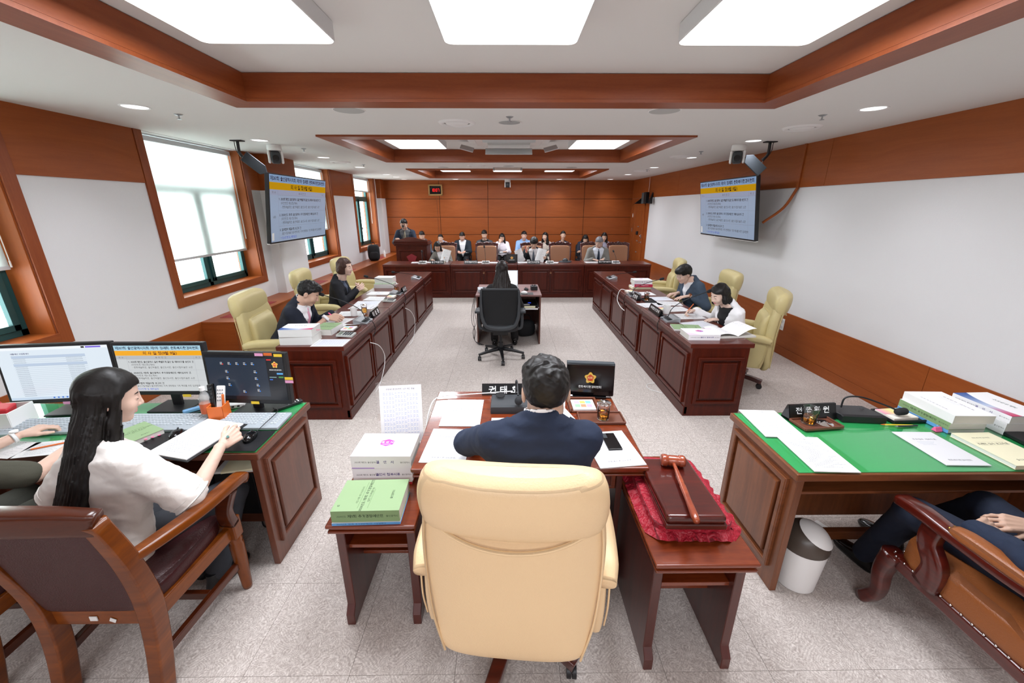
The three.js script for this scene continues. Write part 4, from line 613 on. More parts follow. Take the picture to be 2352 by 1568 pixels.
// ---------------------------------------------------------------- people: distance fields meshed by surface nets
function surfaceNet(f, lo, hi, c, colorOf) {
  const nx = Math.ceil((hi[0] - lo[0]) / c) + 2, ny = Math.ceil((hi[1] - lo[1]) / c) + 2, nz = Math.ceil((hi[2] - lo[2]) / c) + 2;
  const F = new Float32Array(nx * ny * nz), B = 4, sl = nx * ny;
  for (let K = 0; K < nz; K += B) for (let J = 0; J < ny; J += B) for (let I = 0; I < nx; I += B) {
    const v = f(lo[0] + (I + 1.5) * c, lo[1] + (J + 1.5) * c, lo[2] + (K + 1.5) * c), far = Math.abs(v) > 3.4 * c + 0.006;
    for (let k = K; k < Math.min(nz, K + B); k++) for (let j = J; j < Math.min(ny, J + B); j++) for (let i = I; i < Math.min(nx, I + B); i++) F[i + nx * j + sl * k] = far ? v : f(lo[0] + i * c, lo[1] + j * c, lo[2] + k * c);
  }
  const idx = new Int32Array(nx * ny * nz).fill(-1), P = [], T = [];
  for (let k = 0; k < nz - 1; k++) for (let j = 0; j < ny - 1; j++) for (let i = 0; i < nx - 1; i++) {
    const o = i + nx * j + sl * k, v = [F[o], F[o + 1], F[o + nx], F[o + nx + 1], F[o + sl], F[o + sl + 1], F[o + sl + nx], F[o + sl + nx + 1]];
    let s = 0; for (let q = 0; q < 8; q++) if (v[q] < 0) s++;
    if (s === 0 || s === 8) continue;
    let x = 0, y = 0, z = 0, n = 0;
    for (const [a, b, ax] of EDG) if ((v[a] < 0) !== (v[b] < 0)) { const t = v[a] / (v[a] - v[b]); x += (a & 1) + (ax === 0 ? t : 0); y += ((a >> 1) & 1) + (ax === 1 ? t : 0); z += (a >> 2) + (ax === 2 ? t : 0); n++; }
    idx[o] = P.length / 3; P.push(lo[0] + (i + x / n) * c, lo[1] + (j + y / n) * c, lo[2] + (k + z / n) * c);
  }
  const quad = (a, b, d, e, flip) => { if (a < 0 || b < 0 || d < 0 || e < 0) return; flip ? T.push(a, d, b, b, d, e) : T.push(a, b, d, b, e, d); };
  for (let k = 1; k < nz - 1; k++) for (let j = 1; j < ny - 1; j++) for (let i = 1; i < nx - 1; i++) {
    const o = i + nx * j + sl * k, a = F[o] < 0;
    if (a !== F[o + 1] < 0) quad(idx[o - nx - sl], idx[o - sl], idx[o - nx], idx[o], !a);
    if (a !== F[o + nx] < 0) quad(idx[o - 1 - sl], idx[o - 1], idx[o - sl], idx[o], !a);
    if (a !== F[o + sl] < 0) quad(idx[o - 1 - nx], idx[o - nx], idx[o - 1], idx[o], !a);
  }
  const g = new THREE.BufferGeometry(); g.setAttribute('position', new THREE.Float32BufferAttribute(P, 3)); g.setIndex(T); g.computeVertexNormals();
  if (colorOf) { const C = new Float32Array(P.length); for (let i = 0; i < P.length; i += 3) { const q = colorOf(P[i], P[i + 1], P[i + 2]); C[i] = q[0]; C[i + 1] = q[1]; C[i + 2] = q[2]; } g.setAttribute('color', new THREE.BufferAttribute(C, 3)); }
  return g;
}
const EDG = [[0, 1, 0], [2, 3, 0], [4, 5, 0], [6, 7, 0], [0, 2, 1], [1, 3, 1], [4, 6, 1], [5, 7, 1], [0, 4, 2], [1, 5, 2], [2, 6, 2], [3, 7, 2]];
const smin = (a, b, k) => { const h = Math.max(k - Math.abs(a - b), 0) / k; return Math.min(a, b) - h * h * k * 0.25; };
const smax = (a, b, k) => -smin(-a, -b, k);
const cap = (x, y, z, a, b, ra, rb) => { const bx_ = b[0] - a[0], by = b[1] - a[1], bz = b[2] - a[2], px = x - a[0], py = y - a[1], pz = z - a[2], t = clamp((px * bx_ + py * by + pz * bz) / (bx_ * bx_ + by * by + bz * bz + 1e-9), 0, 1); return Math.hypot(px - bx_ * t, py - by * t, pz - bz * t) - ra - (rb - ra) * t; };
const ell = (x, y, z, c, r) => { const a = (x - c[0]) / r[0], b = (y - c[1]) / r[1], d = (z - c[2]) / r[2], k0 = Math.hypot(a, b, d), k1 = Math.hypot(a / r[0], b / r[1], d / r[2]); return k1 < 1e-6 ? -Math.min(...r) : k0 * (k0 - 1) / k1; };
const wob = (x, y, z, s) => Math.sin(x * s + 1.3 * Math.sin(y * s * 0.7)) * Math.sin(y * s * 1.1 + 1.7 * Math.sin(z * s * 0.8)) * Math.sin(z * s * 0.9 + 2.1);

// --- head (face towards +z, centre at the middle of the head)
function headField(sex) {
  const nk = sex === 'f' ? 0.043 : 0.053, jw = sex === 'f' ? 0.03 : 0.037;
  return (x0, y, z) => {
    const x = Math.abs(x0);
    let d = ell(x, y, z, [0, 0.035, -0.012], [0.075, 0.088, 0.096]);
    d = smin(d, ell(x, y, z, [0, -0.028, 0.026], [0.06, 0.082, 0.066]), 0.035);
    d = smin(d, cap(x, y, z, [0, -0.074, 0.03], [jw, -0.066, 0.012], 0.028, 0.026), 0.025);
    d = smin(d, ell(x, y, z, [0, -0.094, 0.062], [0.02, 0.017, 0.02]), 0.025);
    d = smin(d, ell(x, y, z, [0.04, -0.028, 0.062], [0.022, 0.022, 0.018]), 0.03);
    d = smax(d, -ell(x, y, z, [0.032, 0.008, 0.102], [0.019, 0.012, 0.02]), 0.014);
    d = smin(d, ell(x, y, z, [0.0315, 0.007, 0.0735], [0.0155, 0.0105, 0.0135]), 0.005);
    d = smin(d, cap(x, y, z, [0, 0.016, 0.084], [0, -0.026, 0.104], 0.0075, 0.0105), 0.014);
    d = smin(d, ell(x, y, z, [0.0115, -0.031, 0.092], [0.0085, 0.007, 0.01]), 0.008);
    d = smin(d, cap(x, y, z, [0, -0.0555, 0.0905], [0.02, -0.0605, 0.079], 0.0055, 0.003), 0.007);
    d = smin(d, cap(x, y, z, [0, -0.067, 0.0885], [0.017, -0.0645, 0.079], 0.0062, 0.003), 0.006);
    const e = ell(x, y, z, [0.08, -0.004 + 0.2 * (x - 0.08), -0.012], [0.0085, 0.031, 0.019]);
    d = smin(d, Math.max(e, -ell(x, y, z, [0.09, -0.002, -0.006], [0.006, 0.018, 0.009])), 0.008);
    return smin(d, cap(x, y, z, [0, -0.05, -0.02], [0, -0.2, -0.045], nk, nk + 0.008), 0.03);
  };
}
const headCache = {};
function headGeo(sex, c) { return headCache[sex + c] ??= surfaceNet(headField(sex), [-0.1, -0.2, -0.13], [0.1, 0.14, 0.13], c); }
// --- hair styles, in head space
function hairField(st) {
  const HL = [-0.1, -0.075, 0.0, 0.046, 0.068];                                // hairline height from nape to forehead
  const face = (x, y, z, h = 0, low = 0) => { const c = (z - 0.0) / (Math.hypot(x, z) + 1e-6), f = (c + 1) * 2, i = Math.min(3, Math.floor(f)), t = f - i; return (y - (HL[i] + (HL[i + 1] - HL[i]) * t * t * (3 - 2 * t)) + h + low * (c < 0.6 ? 1 : 0)) * 0.75; };
  const capE = (x, y, z, t) => ell(x, y, z, [0, 0.036, -0.014], [0.075 + t, 0.088 + t, 0.096 + t]);
  const clump = (x, y, z, a, s) => a * wob(x, y, z, s);
  const styles = {
    short: (x, y, z) => { let d = capE(x, y, z, 0.011); d = smin(d, ell(x, y, z, [0.008, 0.085, 0.02], [0.068, 0.046, 0.082]), 0.03); d -= clump(x, y, z, 0.006, 95) * clamp((y - 0.02) / 0.05, 0, 1) + clump(x, y, z, 0.0015, 190); return smax(d, -face(x, y, z), 0.01); },
    crew: (x, y, z) => { let d = capE(x, y, z, 0.008); d = smin(d, ell(x, y, z, [0, 0.08, 0.025], [0.062, 0.042, 0.075]), 0.03); d -= clump(x, y, z, 0.003, 80); return smax(d, -face(x, y, z, 0.002), 0.008); },
    bowl: (x, y, z) => { let d = capE(x, y, z, 0.016); d = smin(d, ell(x, y, z, [0, 0.07, 0.04], [0.074, 0.05, 0.078]), 0.03); d -= clump(x, y, z, 0.003, 60); return smax(d, -(y - 0.042 + (Math.max(0, -z - 0.0) * 1.25) + (Math.abs(x) > 0.055 ? 0.03 : 0)), 0.012); },
    bob: (x, y, z) => { let d = ell(x, y, z, [0, 0.02, -0.022], [0.105, 0.118, 0.112]); d = smin(d, ell(x, y, z, [0, -0.06, -0.045], [0.105, 0.06, 0.075]), 0.05); d -= clump(x, y, z, 0.006, 55) + clump(x, y, z, 0.002, 130); const win = Math.max(Math.abs(x + 0.008) - 0.058 - 0.25 * Math.max(0, 0.03 - y), y - 0.062, 0.03 - z); d = smax(d, -win, 0.012); return smax(d, -(y + 0.105), 0.02); },
    long: (x, y, z) => { const l = st.len ?? 0.42, s = st.wave ?? 0; let d = capE(x, y, z, 0.013); d = smax(d, -face(x, y, z, 0.002), 0.008); const ph = Math.atan2(x, -z - 0.0), yy = clamp(-y, 0, l) / l;
      let b = ell(x, 0, z, [0, 0, -0.05 - 0.02 * yy], [(0.079 + 0.043 * yy) * (1 + ((st.w ?? 1) - 1) * clamp(yy * 2.2, 0, 1)), 1, 0.056 + 0.012 * yy]); b = Math.max(b, y - 0.03, -(y + l) + 0.02 * Math.sin(ph * 9));
      for (const sx of [-1, 1]) { const f = st.front?.[sx < 0 ? 0 : 1] ?? 1; if (f) b = smin(b, cap(x, y, z, [sx * 0.074, 0.03, 0.002], [sx * 0.092, -l * 0.55 * f, 0.03 * f], 0.021, 0.028), 0.03); }
      d = smin(d, b, 0.03); const lo = clamp((0.06 - y) / 0.08, 0.15, 1); d -= lo * (0.0022 * Math.sin(ph * 46 + y * 12 + 3 * Math.sin(ph * 7)) + 0.0016 * Math.sin(ph * 90 + y * 9)) + s * 0.005 * Math.sin(y * 55 + ph * 2) + clump(x, y, z, 0.003, 40); return smax(d, z - 0.056 - (y > 0.03 ? 0.1 : 0), 0.01); },
    tied: (x, y, z) => { let d = capE(x, y, z, 0.009); d = smax(d, -face(x, y, z, 0.0), 0.008); d = smin(d, ell(x, y, z, [0, -0.01, -0.115], [0.03, 0.035, 0.03]), 0.015); d = smin(d, cap(x, y, z, [0, -0.02, -0.12], [0, -0.16, -0.11], 0.022, 0.012), 0.015); return d - clump(x, y, z, 0.002, 70); },
  };
  return styles[st.kind];
}
// --- hands: fingers along +z, back of the hand up (+y), thumb towards +x
const POSE = { flat: [[0.12, 0.18, 0.12], 0.12, 0.25], relaxed: [[0.35, 0.5, 0.35], 0.1, 0.5], type: [[0.5, 0.75, 0.4], 0.14, 0.4], grip: [[0.75, 1.05, 0.6], 0.04, 0.9], fist: [[1.25, 1.45, 0.9], 0.02, 1.0] };
const handCache = {};
function handGeo(pose, c = 0.0035) {
  if (handCache[pose + c]) return handCache[pose + c];
  const [curl, spread, th] = POSE[pose], segs = [];
  const fingers = [[0.031, 0.094, 0.043, 0.026, 0.02, 0.0088], [0.0105, 0.099, 0.048, 0.03, 0.021, 0.009], [-0.0105, 0.094, 0.044, 0.028, 0.02, 0.0086], [-0.03, 0.085, 0.034, 0.021, 0.018, 0.0076]];
  fingers.forEach(([x, z, a, b, d, r], i) => {
    segs.push([[x * 0.55, 0, 0.008], [x, 0.003, z], 0.0145, 0.0115]);
    let p = [x, 0.003, z], ang = 0; const sp_ = (1.5 - i) * spread * 0.75;
    [a, b, d].forEach((len, j) => { ang += curl[j] * (pose === 'grip' ? 0.75 + i * 0.2 : 1); const q = [p[0] + Math.sin(sp_) * len * Math.cos(ang), p[1] - Math.sin(ang) * len, p[2] + Math.cos(ang) * Math.cos(sp_) * len]; segs.push([p, q, r * (1 - j * 0.07), r * (0.95 - j * 0.09)]); p = q; });
  });
  let p = [0.02, -0.006, 0.022];
  [[0.036, 0.8, 0.25], [0.034, 0.5, 0.35], [0.026, 0.5 - th * 0.5, 0.4]].forEach(([len, a, dn], j) => { a *= 1.05 - th * 0.35; const q = [p[0] + Math.sin(a) * len, p[1] - dn * len * (0.3 + th * 0.7), p[2] + Math.cos(a) * len]; segs.push([p, q, 0.0135 - j * 0.0018, 0.0118 - j * 0.0018]); p = q; });
  segs.push([[0, 0, -0.03], [0, 0, 0.02], 0.024, 0.022]);
  const f = (x, y, z) => { let d = 1; segs.forEach((s, i) => { d = smin(d, cap(x, y * (i === segs.length - 1 ? 1.25 : 1), z, s[0], s[1], s[2], s[3]), 0.007); }); return d; };
  return handCache[pose + c] = surfaceNet(f, [-0.07, -0.12, -0.05], [0.1, 0.04, 0.21], c);
}
// torso profile [y, half width, half depth, z]
const TORSO = { m: [[-0.13, 0.14, 0.1, -0.01], [-0.06, 0.17, 0.125, -0.012], [0.04, 0.168, 0.12, -0.005], [0.14, 0.155, 0.112, 0], [0.28, 0.172, 0.12, 0.004], [0.38, 0.18, 0.115, 0], [0.45, 0.165, 0.088, -0.012], [0.5, 0.1, 0.066, -0.02], [0.54, 0.055, 0.055, -0.02]], f: [[-0.13, 0.14, 0.1, -0.015], [-0.06, 0.172, 0.125, -0.015], [0.04, 0.158, 0.112, -0.005], [0.14, 0.128, 0.095, 0], [0.28, 0.145, 0.112, 0.012], [0.36, 0.15, 0.108, 0.008], [0.43, 0.14, 0.08, -0.01], [0.48, 0.085, 0.058, -0.018], [0.52, 0.046, 0.046, -0.018]] };
function torsoField(sex) { const T = TORSO[sex]; return (x, y, z) => { const yy = clamp(y, T[0][0], T[8][0]); let i = 0; while (i < 7 && yy > T[i + 1][0]) i++; let t = (yy - T[i][0]) / (T[i + 1][0] - T[i][0]); t = t * t * (3 - 2 * t); const L = (k) => T[i][k] + (T[i + 1][k] - T[i][k]) * t, w = L(1), dd = L(2), zz = z - L(3), r = (Math.hypot(x / w, zz / dd) - 1) * Math.min(w, dd); const o = y - yy; return o === 0 ? r : (r > 0 ? Math.hypot(r, o) : Math.abs(o)); }; }

const skinMat = phy(0xffffff, 0.52, { vertexColors: true, sheen: 0.15 }), hairMats = {};
const SKIN = [0.64, 0.41, 0.3];
function clothMat(c, rough = 0.85, o = {}) { return phy(c, rough, { bumpMap: clothBump, bumpScale: 0.0005, sheen: 0.25, side: THREE.DoubleSide, ...o }); }
function inv(m, p) { return V(...p).applyMatrix4(m); }

function person(o) {
  const sex = o.sex ?? 'm', s = o.scale ?? (sex === 'm' ? 1 : 0.95), c = o.cell ?? 0.012, hipY = o.hip ?? 0.53, lean = o.lean ?? 0.1, roll = o.roll ?? 0, twist = o.twist ?? 0;
  const root = thing('person', o.label, 'person', [o.pos[0], 0, o.pos[1]], o.turn, o.group); root.updateMatrixWorld(true);
  const W2L = root.matrixWorld.clone().invert();
  // torso frame
  const Q = new THREE.Quaternion().setFromEuler(new THREE.Euler(lean, twist, roll, 'YXZ')), Qi = Q.clone().invert(), hip = V(0, hipY, 0), tw = (x, y, z) => V(x * s, y * s, z * s).applyQuaternion(Q).add(hip);
  const qm = new THREE.Matrix4().makeRotationFromQuaternion(Qi).elements, toT = (x, y, z) => { const a = x, b = y - hipY, d = z; return [(qm[0] * a + qm[4] * b + qm[8] * d) / s, (qm[1] * a + qm[5] * b + qm[9] * d) / s, (qm[2] * a + qm[6] * b + qm[10] * d) / s]; };
  const sw = sex === 'm' ? 0.178 : 0.15, sy = sex === 'm' ? 0.43 : 0.415, tf = torsoField(sex);
  const S = [tw(sw, sy, -0.008), tw(-sw, sy, -0.008)];
  const neck = tw(0, sex === 'm' ? 0.5 : 0.485, -0.015);
  const hd = o.headPos ? inv(W2L, o.headPos) : neck.clone().add(V(0, 0.175 * s, 0.045 * s + 0.05 * (o.headPitch ?? 0.2)));
  const hq = new THREE.Quaternion().setFromEuler(new THREE.Euler(o.headPitch ?? 0.2, o.headYaw ?? 0, o.headRoll ?? 0, 'YXZ')), hs = s * (o.headScale ?? 1) * (sex === 'm' ? 1.0 : 0.98);
  const hm = new THREE.Matrix4().compose(hd, hq, V(hs, hs, hs));
  // arms
  const arms = [0, 1].map((i) => {
    const sg = i ? -1 : 1, a = o.hands?.[i], la = 0.285 * s, lb = 0.255 * s, sh = S[i];
    let w = a?.at ? inv(W2L, a.at) : sh.clone().add(V(sg * 0.02, -0.3, 0.32));
    let v = w.clone().sub(sh), D = v.length(), mx = la + lb - 0.003; if (D > mx) { v.multiplyScalar(mx / D); D = mx; w = sh.clone().add(v); }
    const ca = clamp((la * la + D * D - lb * lb) / (2 * la * D), -1, 1), n = v.clone().normalize(), h = V(sg * (a?.out ?? 0.55), a?.drop ?? -0.9, a?.back ?? -0.35), pr = h.sub(n.clone().multiplyScalar(h.dot(n))).normalize();
    const e = sh.clone().add(n.multiplyScalar(la * ca)).add(pr.multiplyScalar(la * Math.sqrt(1 - ca * ca)));
    return { sh: sh.toArray(), e: e.toArray(), w: w.toArray(), a, hide: a === null };
  });
  // legs
  const legs = [0, 1].map((i) => { const sg = i ? -1 : 1, k = o.legs?.[i]; const hp = V(sg * 0.085 * s, hipY - 0.01, 0.01); const kn = k ? inv(W2L, k[0]) : o.stand ? V(sg * 0.09, 0.48, 0.03) : V(sg * (0.12 + (o.knees ?? 0)), hipY - 0.01, 0.43 * s); const an = k ? inv(W2L, k[1]) : o.stand ? V(sg * 0.1, 0.09, 0) : V(kn.x, 0.09, kn.z + (o.foot ?? 0.02)); return [hp.toArray(), kn.toArray(), an.toArray()]; });
  const reach = [...arms.flatMap((a) => [a.sh, a.e, a.w]), hd.toArray(), hip.toArray(), neck.toArray()];
  const box = (pts, m) => [0, 1, 2].map((k) => Math.min(...pts.map((p) => p[k])) - m).concat([0, 1, 2].map((k) => Math.max(...pts.map((p) => p[k])) + m));
  // --- body: head, neck, trunk, arms and hands in one skin
  const tone = o.skin ?? SKIN, skinCol = () => tone;
  const neckTop = V(0, -0.1, -0.03).applyMatrix4(hm).toArray(), nk = neck.toArray();
  const bodyF = (x, y, z) => { const t = toT(x, y, z); let d = tf(...t) * s + 0.014; d = smin(d, cap(x, y, z, nk, neckTop, 0.05 * s, (sex === 'm' ? 0.05 : 0.042) * s), 0.03); for (const a of arms) { d = smin(d, cap(x, y, z, a.sh, a.e, 0.046 * s, 0.038 * s), 0.03); d = smin(d, cap(x, y, z, a.e, a.w, 0.04 * s, 0.025 * s), 0.012); } return d; };
  const bxs = box(reach, 0.1), geos = [];
  const bg = surfaceNet(bodyF, bxs.slice(0, 3), bxs.slice(3), Math.max(0.011, c), skinCol); geos.push(bg);
  const hc = o.headCell ?? 0.005, hg = headGeo(sex, hc).clone(), hp = hg.attributes.position, HC = new Float32Array(hp.count * 3), lip = o.lip ?? [tone[0] * 0.92, tone[1] * 0.62, tone[2] * 0.66];
  for (let i = 0; i < hp.count; i++) { const x = hp.getX(i), y = hp.getY(i), z = hp.getZ(i), L = z > 0.078 && Math.abs(x) < 0.021 && y < -0.052 + 0.08 * Math.abs(x) * -1 && y > -0.0735 ? lip : tone; HC.set(L, i * 3); }
  hg.setAttribute('color', new THREE.BufferAttribute(HC, 3)); hg.applyMatrix4(hm); geos.push(hg);
  arms.forEach((a, i) => {
    const A = a.a ?? {}, z = A.dir ? V(...A.dir).transformDirection(W2L) : V(...a.w).sub(V(...a.e)).normalize(), up = A.up ? V(...A.up).transformDirection(W2L) : V(0, 1, 0);
    const x = V().crossVectors(up, z).normalize(), y = V().crossVectors(z, x).normalize(), g = handGeo(A.pose ?? 'relaxed', o.handCell ?? 0.0042).clone(), k = s * 0.98;
    if (!i) { g.scale(-1, 1, 1); const I = g.index.array; for (let q = 0; q < I.length; q += 3) { const t = I[q]; I[q] = I[q + 1]; I[q + 1] = t; } g.computeVertexNormals(); }
    g.applyMatrix4(new THREE.Matrix4().makeBasis(x.multiplyScalar(k), y.multiplyScalar(k), z.clone().multiplyScalar(k)).setPosition(V(...a.w).addScaledVector(z, 0.018)));
    const n = g.attributes.position.count, C = new Float32Array(n * 3); for (let q = 0; q < n; q++) C.set(tone, q * 3); g.setAttribute('color', new THREE.BufferAttribute(C, 3)); geos.push(g);
  });
  mesh('body', geos, skinMat, root, { uv: 1 });
  // --- hair, brows, lashes
  const hcx = o.hairColor ?? 0x14110f, hmMat = hairMats[hcx] ??= phy(hcx, 0.46, { specularIntensity: 0.7 });
  if (o.hair) {
    const st = typeof o.hair === 'string' ? { kind: o.hair } : o.hair, f = hairField(st), low = st.kind === 'long' ? -(st.len ?? 0.42) - 0.06 : -0.19;
    const g = surfaceNet(f, [-0.19, low, -0.17], [0.19, 0.17, 0.14], o.hairCell ?? Math.max(0.005, hc));
    mesh('hair', g.applyMatrix4(hm), hmMat, root);
  }
  const br = [-1, 1].flatMap((k) => [sweep([[k * 0.016, 0.0275, 0.0865, 0.8], [k * 0.032, 0.0315, 0.083, 1], [k * 0.048, 0.0275, 0.0715, 0.5]], 0.005, 0.006, 8, 2, 6), sweep([[k * 0.017, 0.0045, 0.0835, 0.7], [k * 0.031, 0.0005, 0.0872, 1], [k * 0.045, 0.0045, 0.0785, 0.6]], 0.003, 0.0034, 8, 2, 6)]);
  if (!o.noFace) mesh('brows_and_lashes', br.map((g) => g.applyMatrix4(hm)), hmMat, root);
  if (o.glasses) { const gl = [-1, 1].flatMap((k) => [at(new THREE.TorusGeometry(0.0225, 0.0014, 6, 24), k * 0.032, 0.004, 0.1, 0, k * 0.12, 0, [1, 0.82, 1]), tube([[k * 0.054, 0.008, 0.096], [k * 0.075, 0.008, 0.05], [k * 0.082, 0.004, -0.01]], 0.0014, 10, 6)]); gl.push(tube([[-0.01, 0.008, 0.104], [0, 0.0105, 0.106], [0.01, 0.008, 0.104]], 0.0013, 6, 6)); mesh('glasses', gl.map((g) => g.applyMatrix4(hm)), o.glasses === 1 ? M.black : M.silver, root); }
  // --- clothes
  const t = o.top, grow = t.grow ?? (t.kind === 'jacket' ? 0.02 : 0.008), slv = t.sleeve ?? 1, fold = t.fold ?? 0.0025;
  const upperEnd = (a) => (slv >= 0.55 ? a.e : a.sh.map((v, k) => v + (a.e[k] - v) * slv * 1.9)), foreEnd = (a) => a.e.map((v, k) => v + (a.w[k] - v) * clamp((slv - 0.5) * 2, 0, 1) * (t.cuffAt ?? 0.97));
  const vz = t.v ?? 0, topF = (gr, armGrow, hem) => (x, y, z) => {
    const q = toT(x, y, z); let d = tf(...q) * s - gr; d = Math.max(d, -(q[1] - hem) * s, (q[1] - (sex === 'm' ? 0.52 : 0.495) - (t.kind === 'jacket' ? 0.012 : 0) + 0.025 * clamp(q[2] / 0.05, -1, 1)) * s);
    arms.forEach((a) => { const u = upperEnd(a), fe = foreEnd(a); d = smin(d, cap(x, y, z, a.sh, u, (0.053 + armGrow) * s, (slv < 0.55 ? 0.05 + armGrow * (t.puffy ?? 1) : 0.045 + armGrow) * s), 0.045); if (slv >= 0.55) d = smin(d, cap(x, y, z, a.e, fe, (0.043 + armGrow) * s, (0.034 + armGrow * 0.8) * s), 0.02); });
    d += fold * (wob(x + 3, y, z, 38) + 0.6 * wob(x, y * 1.7, z + 1, 70));
    if (vz) { const wv = Math.abs(q[0]) - Math.max(0, (q[1] - vz)) * (t.vw ?? 0.38) - 0.004, band = q[2] > 0 ? clamp(1 - wv / 0.045, 0, 1) * (q[1] > vz ? 1 : 0) : 0; d -= 0.005 * band * (t.lapel ?? 1); if (q[2] > 0) { d = Math.max(d, -wv * 0.9); } d = Math.max(d, -(0.03 - Math.abs(q[0])) * (q[2] < -0.2 ? 1 : -1) - 1); }
    return d;
  };
  const tb = box(reach.concat(legs.map((l) => l[1]).map((p) => [p[0] * 0.8, hipY - 0.12, 0])), 0.12);
  const mk = (name, F, mat, cc, label) => mesh(name, surfaceNet(F, tb.slice(0, 3), tb.slice(3), cc), mat, root, { label });
  mk(t.kind === 'jacket' ? 'jacket' : 'shirt', topF(grow, t.arm ?? (t.kind === 'jacket' ? 0.013 : 0.006), t.hem ?? -0.1), clothMat(t.color, t.rough ?? 0.85), c);
  if (t.inner !== undefined) mk(t.kind === 'jacket' ? 'shirt' : 'undershirt', (x, y, z) => { const q = toT(x, y, z), cut = t.innerTop ?? (sex === 'm' ? 0.505 : 0.47); return Math.max(tf(...q) * s - 0.004, (q[1] - cut) * s, -(q[1] + 0.05) * s); }, clothMat(t.inner), c);
  if (t.collar !== undefined) { const cf = (x, y, z) => { const q = toT(x, y, z), h = sex === 'm' ? 0.518 : 0.49, r = Math.hypot(q[0], q[2] + 0.018) - 0.06 - 0.3 * Math.max(0, h + 0.02 - q[1]); return Math.max(Math.abs(r) - 0.004, Math.abs(q[1] - h - 0.008 + 0.25 * q[2]) - 0.022, q[2] > 0.03 ? 0.012 - Math.abs(q[0]) * 1.2 : -1) * s; }; mk('collar', cf, clothMat(t.collar, 0.8), Math.min(c, 0.007)); }
  if (t.tie !== undefined) { const pts = [[0, 0.462, 0.066], [0, 0.4, 0.112], [0, 0.3, 0.132], [0, 0.16, 0.126]].map((p) => tw(...p).toArray()); mesh('tie', [sweep([[...pts[0], 0.5], [...pts[1], 0.75], [...pts[2], 1], [...pts[3], 1.1]], 0.062 * s, 0.012, 20, 3, 10), sp(0.017 * s, ...pts[0], [1, 1.1, 0.7], 10)], clothMat(t.tie, 0.6), root); }
  if (t.buttons !== undefined) mesh('buttons', t.buttons.map(([x, y]) => sp(0.013, ...tw(x, y, 0.135).toArray(), [1, 1, 0.5], 12)), M.black, root);
  if (o.cuff !== undefined) arms.forEach((a) => { const L = (k) => a.e.map((v, j) => v + (a.w[j] - v) * k); mesh('cuff', sweep([[...L(0.9)], [...L(1.02)]], 0.082 * s, 0.082 * s, 3, 2, 14), clothMat(o.cuff), root); });
  if (o.ruffle) arms.forEach((a) => { const P0 = a.sh.map((v, k) => v + (a.e[k] - v) * 0.9), P1 = a.sh.map((v, k) => v + (a.e[k] - v) * 1.0); mesh('sleeve_ruffle', sweep([[...P0, 1.12], [...P0.map((v, k) => v + (P1[k] - v) * 0.4), 0.95], [...P1, 1.14]], 0.15 * s, 0.15 * s, 10, 2, 26), clothMat(t.color), root); });
  if (o.watch) { const a = arms[o.watch - 1], L = (k) => a.e.map((v, j) => v + (a.w[j] - v) * k); mesh('wristwatch', [sweep([[...L(0.93)], [...L(1.0)]], 0.062 * s, 0.062 * s, 3, 2, 16), cy(0.017, 0.017, 0.008, a.w[0], a.w[1] + 0.03, a.w[2], 16)], o.watchMat ?? M.silver, root); }
  if (!o.noLegs) {
    const pf = (x, y, z) => { let d = 1; for (const [h, k, a] of legs) { d = smin(d, cap(x, y, z, h, k, 0.094 * s, 0.073 * s), 0.03); d = smin(d, cap(x, y, z, k, a, 0.068 * s, 0.058 * s), 0.02); } return d + 0.002 * wob(x, y, z, 45); };
    const lb = box(legs.flat(), 0.11); mesh('trousers', surfaceNet(pf, lb.slice(0, 3), lb.slice(3), Math.max(c, 0.012)), clothMat(o.trousers ?? 0x1b1d22), root);
    legs.forEach(([h, k, a]) => { const f = o.toe ? V(...o.toe).transformDirection(W2L) : V(0, 0, 1), ang = Math.atan2(f.x, f.z); const sh = mesh('shoe', [at(loft([[0, 0.03, 0.07, 0.24, 3], [0.02, 0.03, 0.088, 0.265, 2.6], [0.045, 0.02, 0.082, 0.24, 2.4], [0.075, -0.03, 0.072, 0.12, 2.2], [0.11, -0.045, 0.066, 0.085, 2.2]], 20, 4), a[0], 0.001, a[2] + 0.02, 0, ang, 0)], o.shoeMat ?? M.blackGloss, root); if (o.stripes) mesh('stripes', [-0.02, 0.01, 0.04].flatMap((dz) => [-1, 1].map((sg) => bx(0.004, 0.05, 0.012, a[0] + sg * 0.039, 0.045, a[2] + 0.03 + dz, 0.001, 0.5))), M.paper, sh); });
  }
  return { root, arms, hm, hd };
}
// ---------------------------------------------------------------- the people
person({ label: 'man in a navy checked suit seen from behind, seated in the big cream chair', pos: [0.13, -1.4], turn: PI, hip: 0.605, lean: 0.16, headPitch: 0.3, headYaw: 0.0, headScale: 1.08, headPos: [0.155, 1.228, -1.53], cell: 0.009, headCell: 0.0035, hairCell: 0.0035, hair: 'short', noFace: 1, hairColor: 0x191614, scale: 1.06,
  hands: [{ at: [-0.16, 0.795, -1.93], dir: [0.55, -0.1, -0.8], pose: 'relaxed', out: 1.2, drop: -0.35 }, { at: [0.2, 0.8, -2.0], dir: [-0.4, -0.1, -0.9], pose: 'relaxed', out: 0.9, drop: -0.6 }], top: { kind: 'jacket', color: 0x1a2740, inner: 0xf2f2f4, collar: 0xf4f4f6, v: 0.2, tie: 0x30384c, fold: 0.003 }, trousers: 0x1a2438, cuff: 0xf2f2f4, watch: 1, watchMat: M.chrome, legs: [[[0.02, 0.5, -1.85], [0.0, 0.09, -1.9]], [[0.25, 0.5, -1.85], [0.27, 0.09, -1.9]]] });
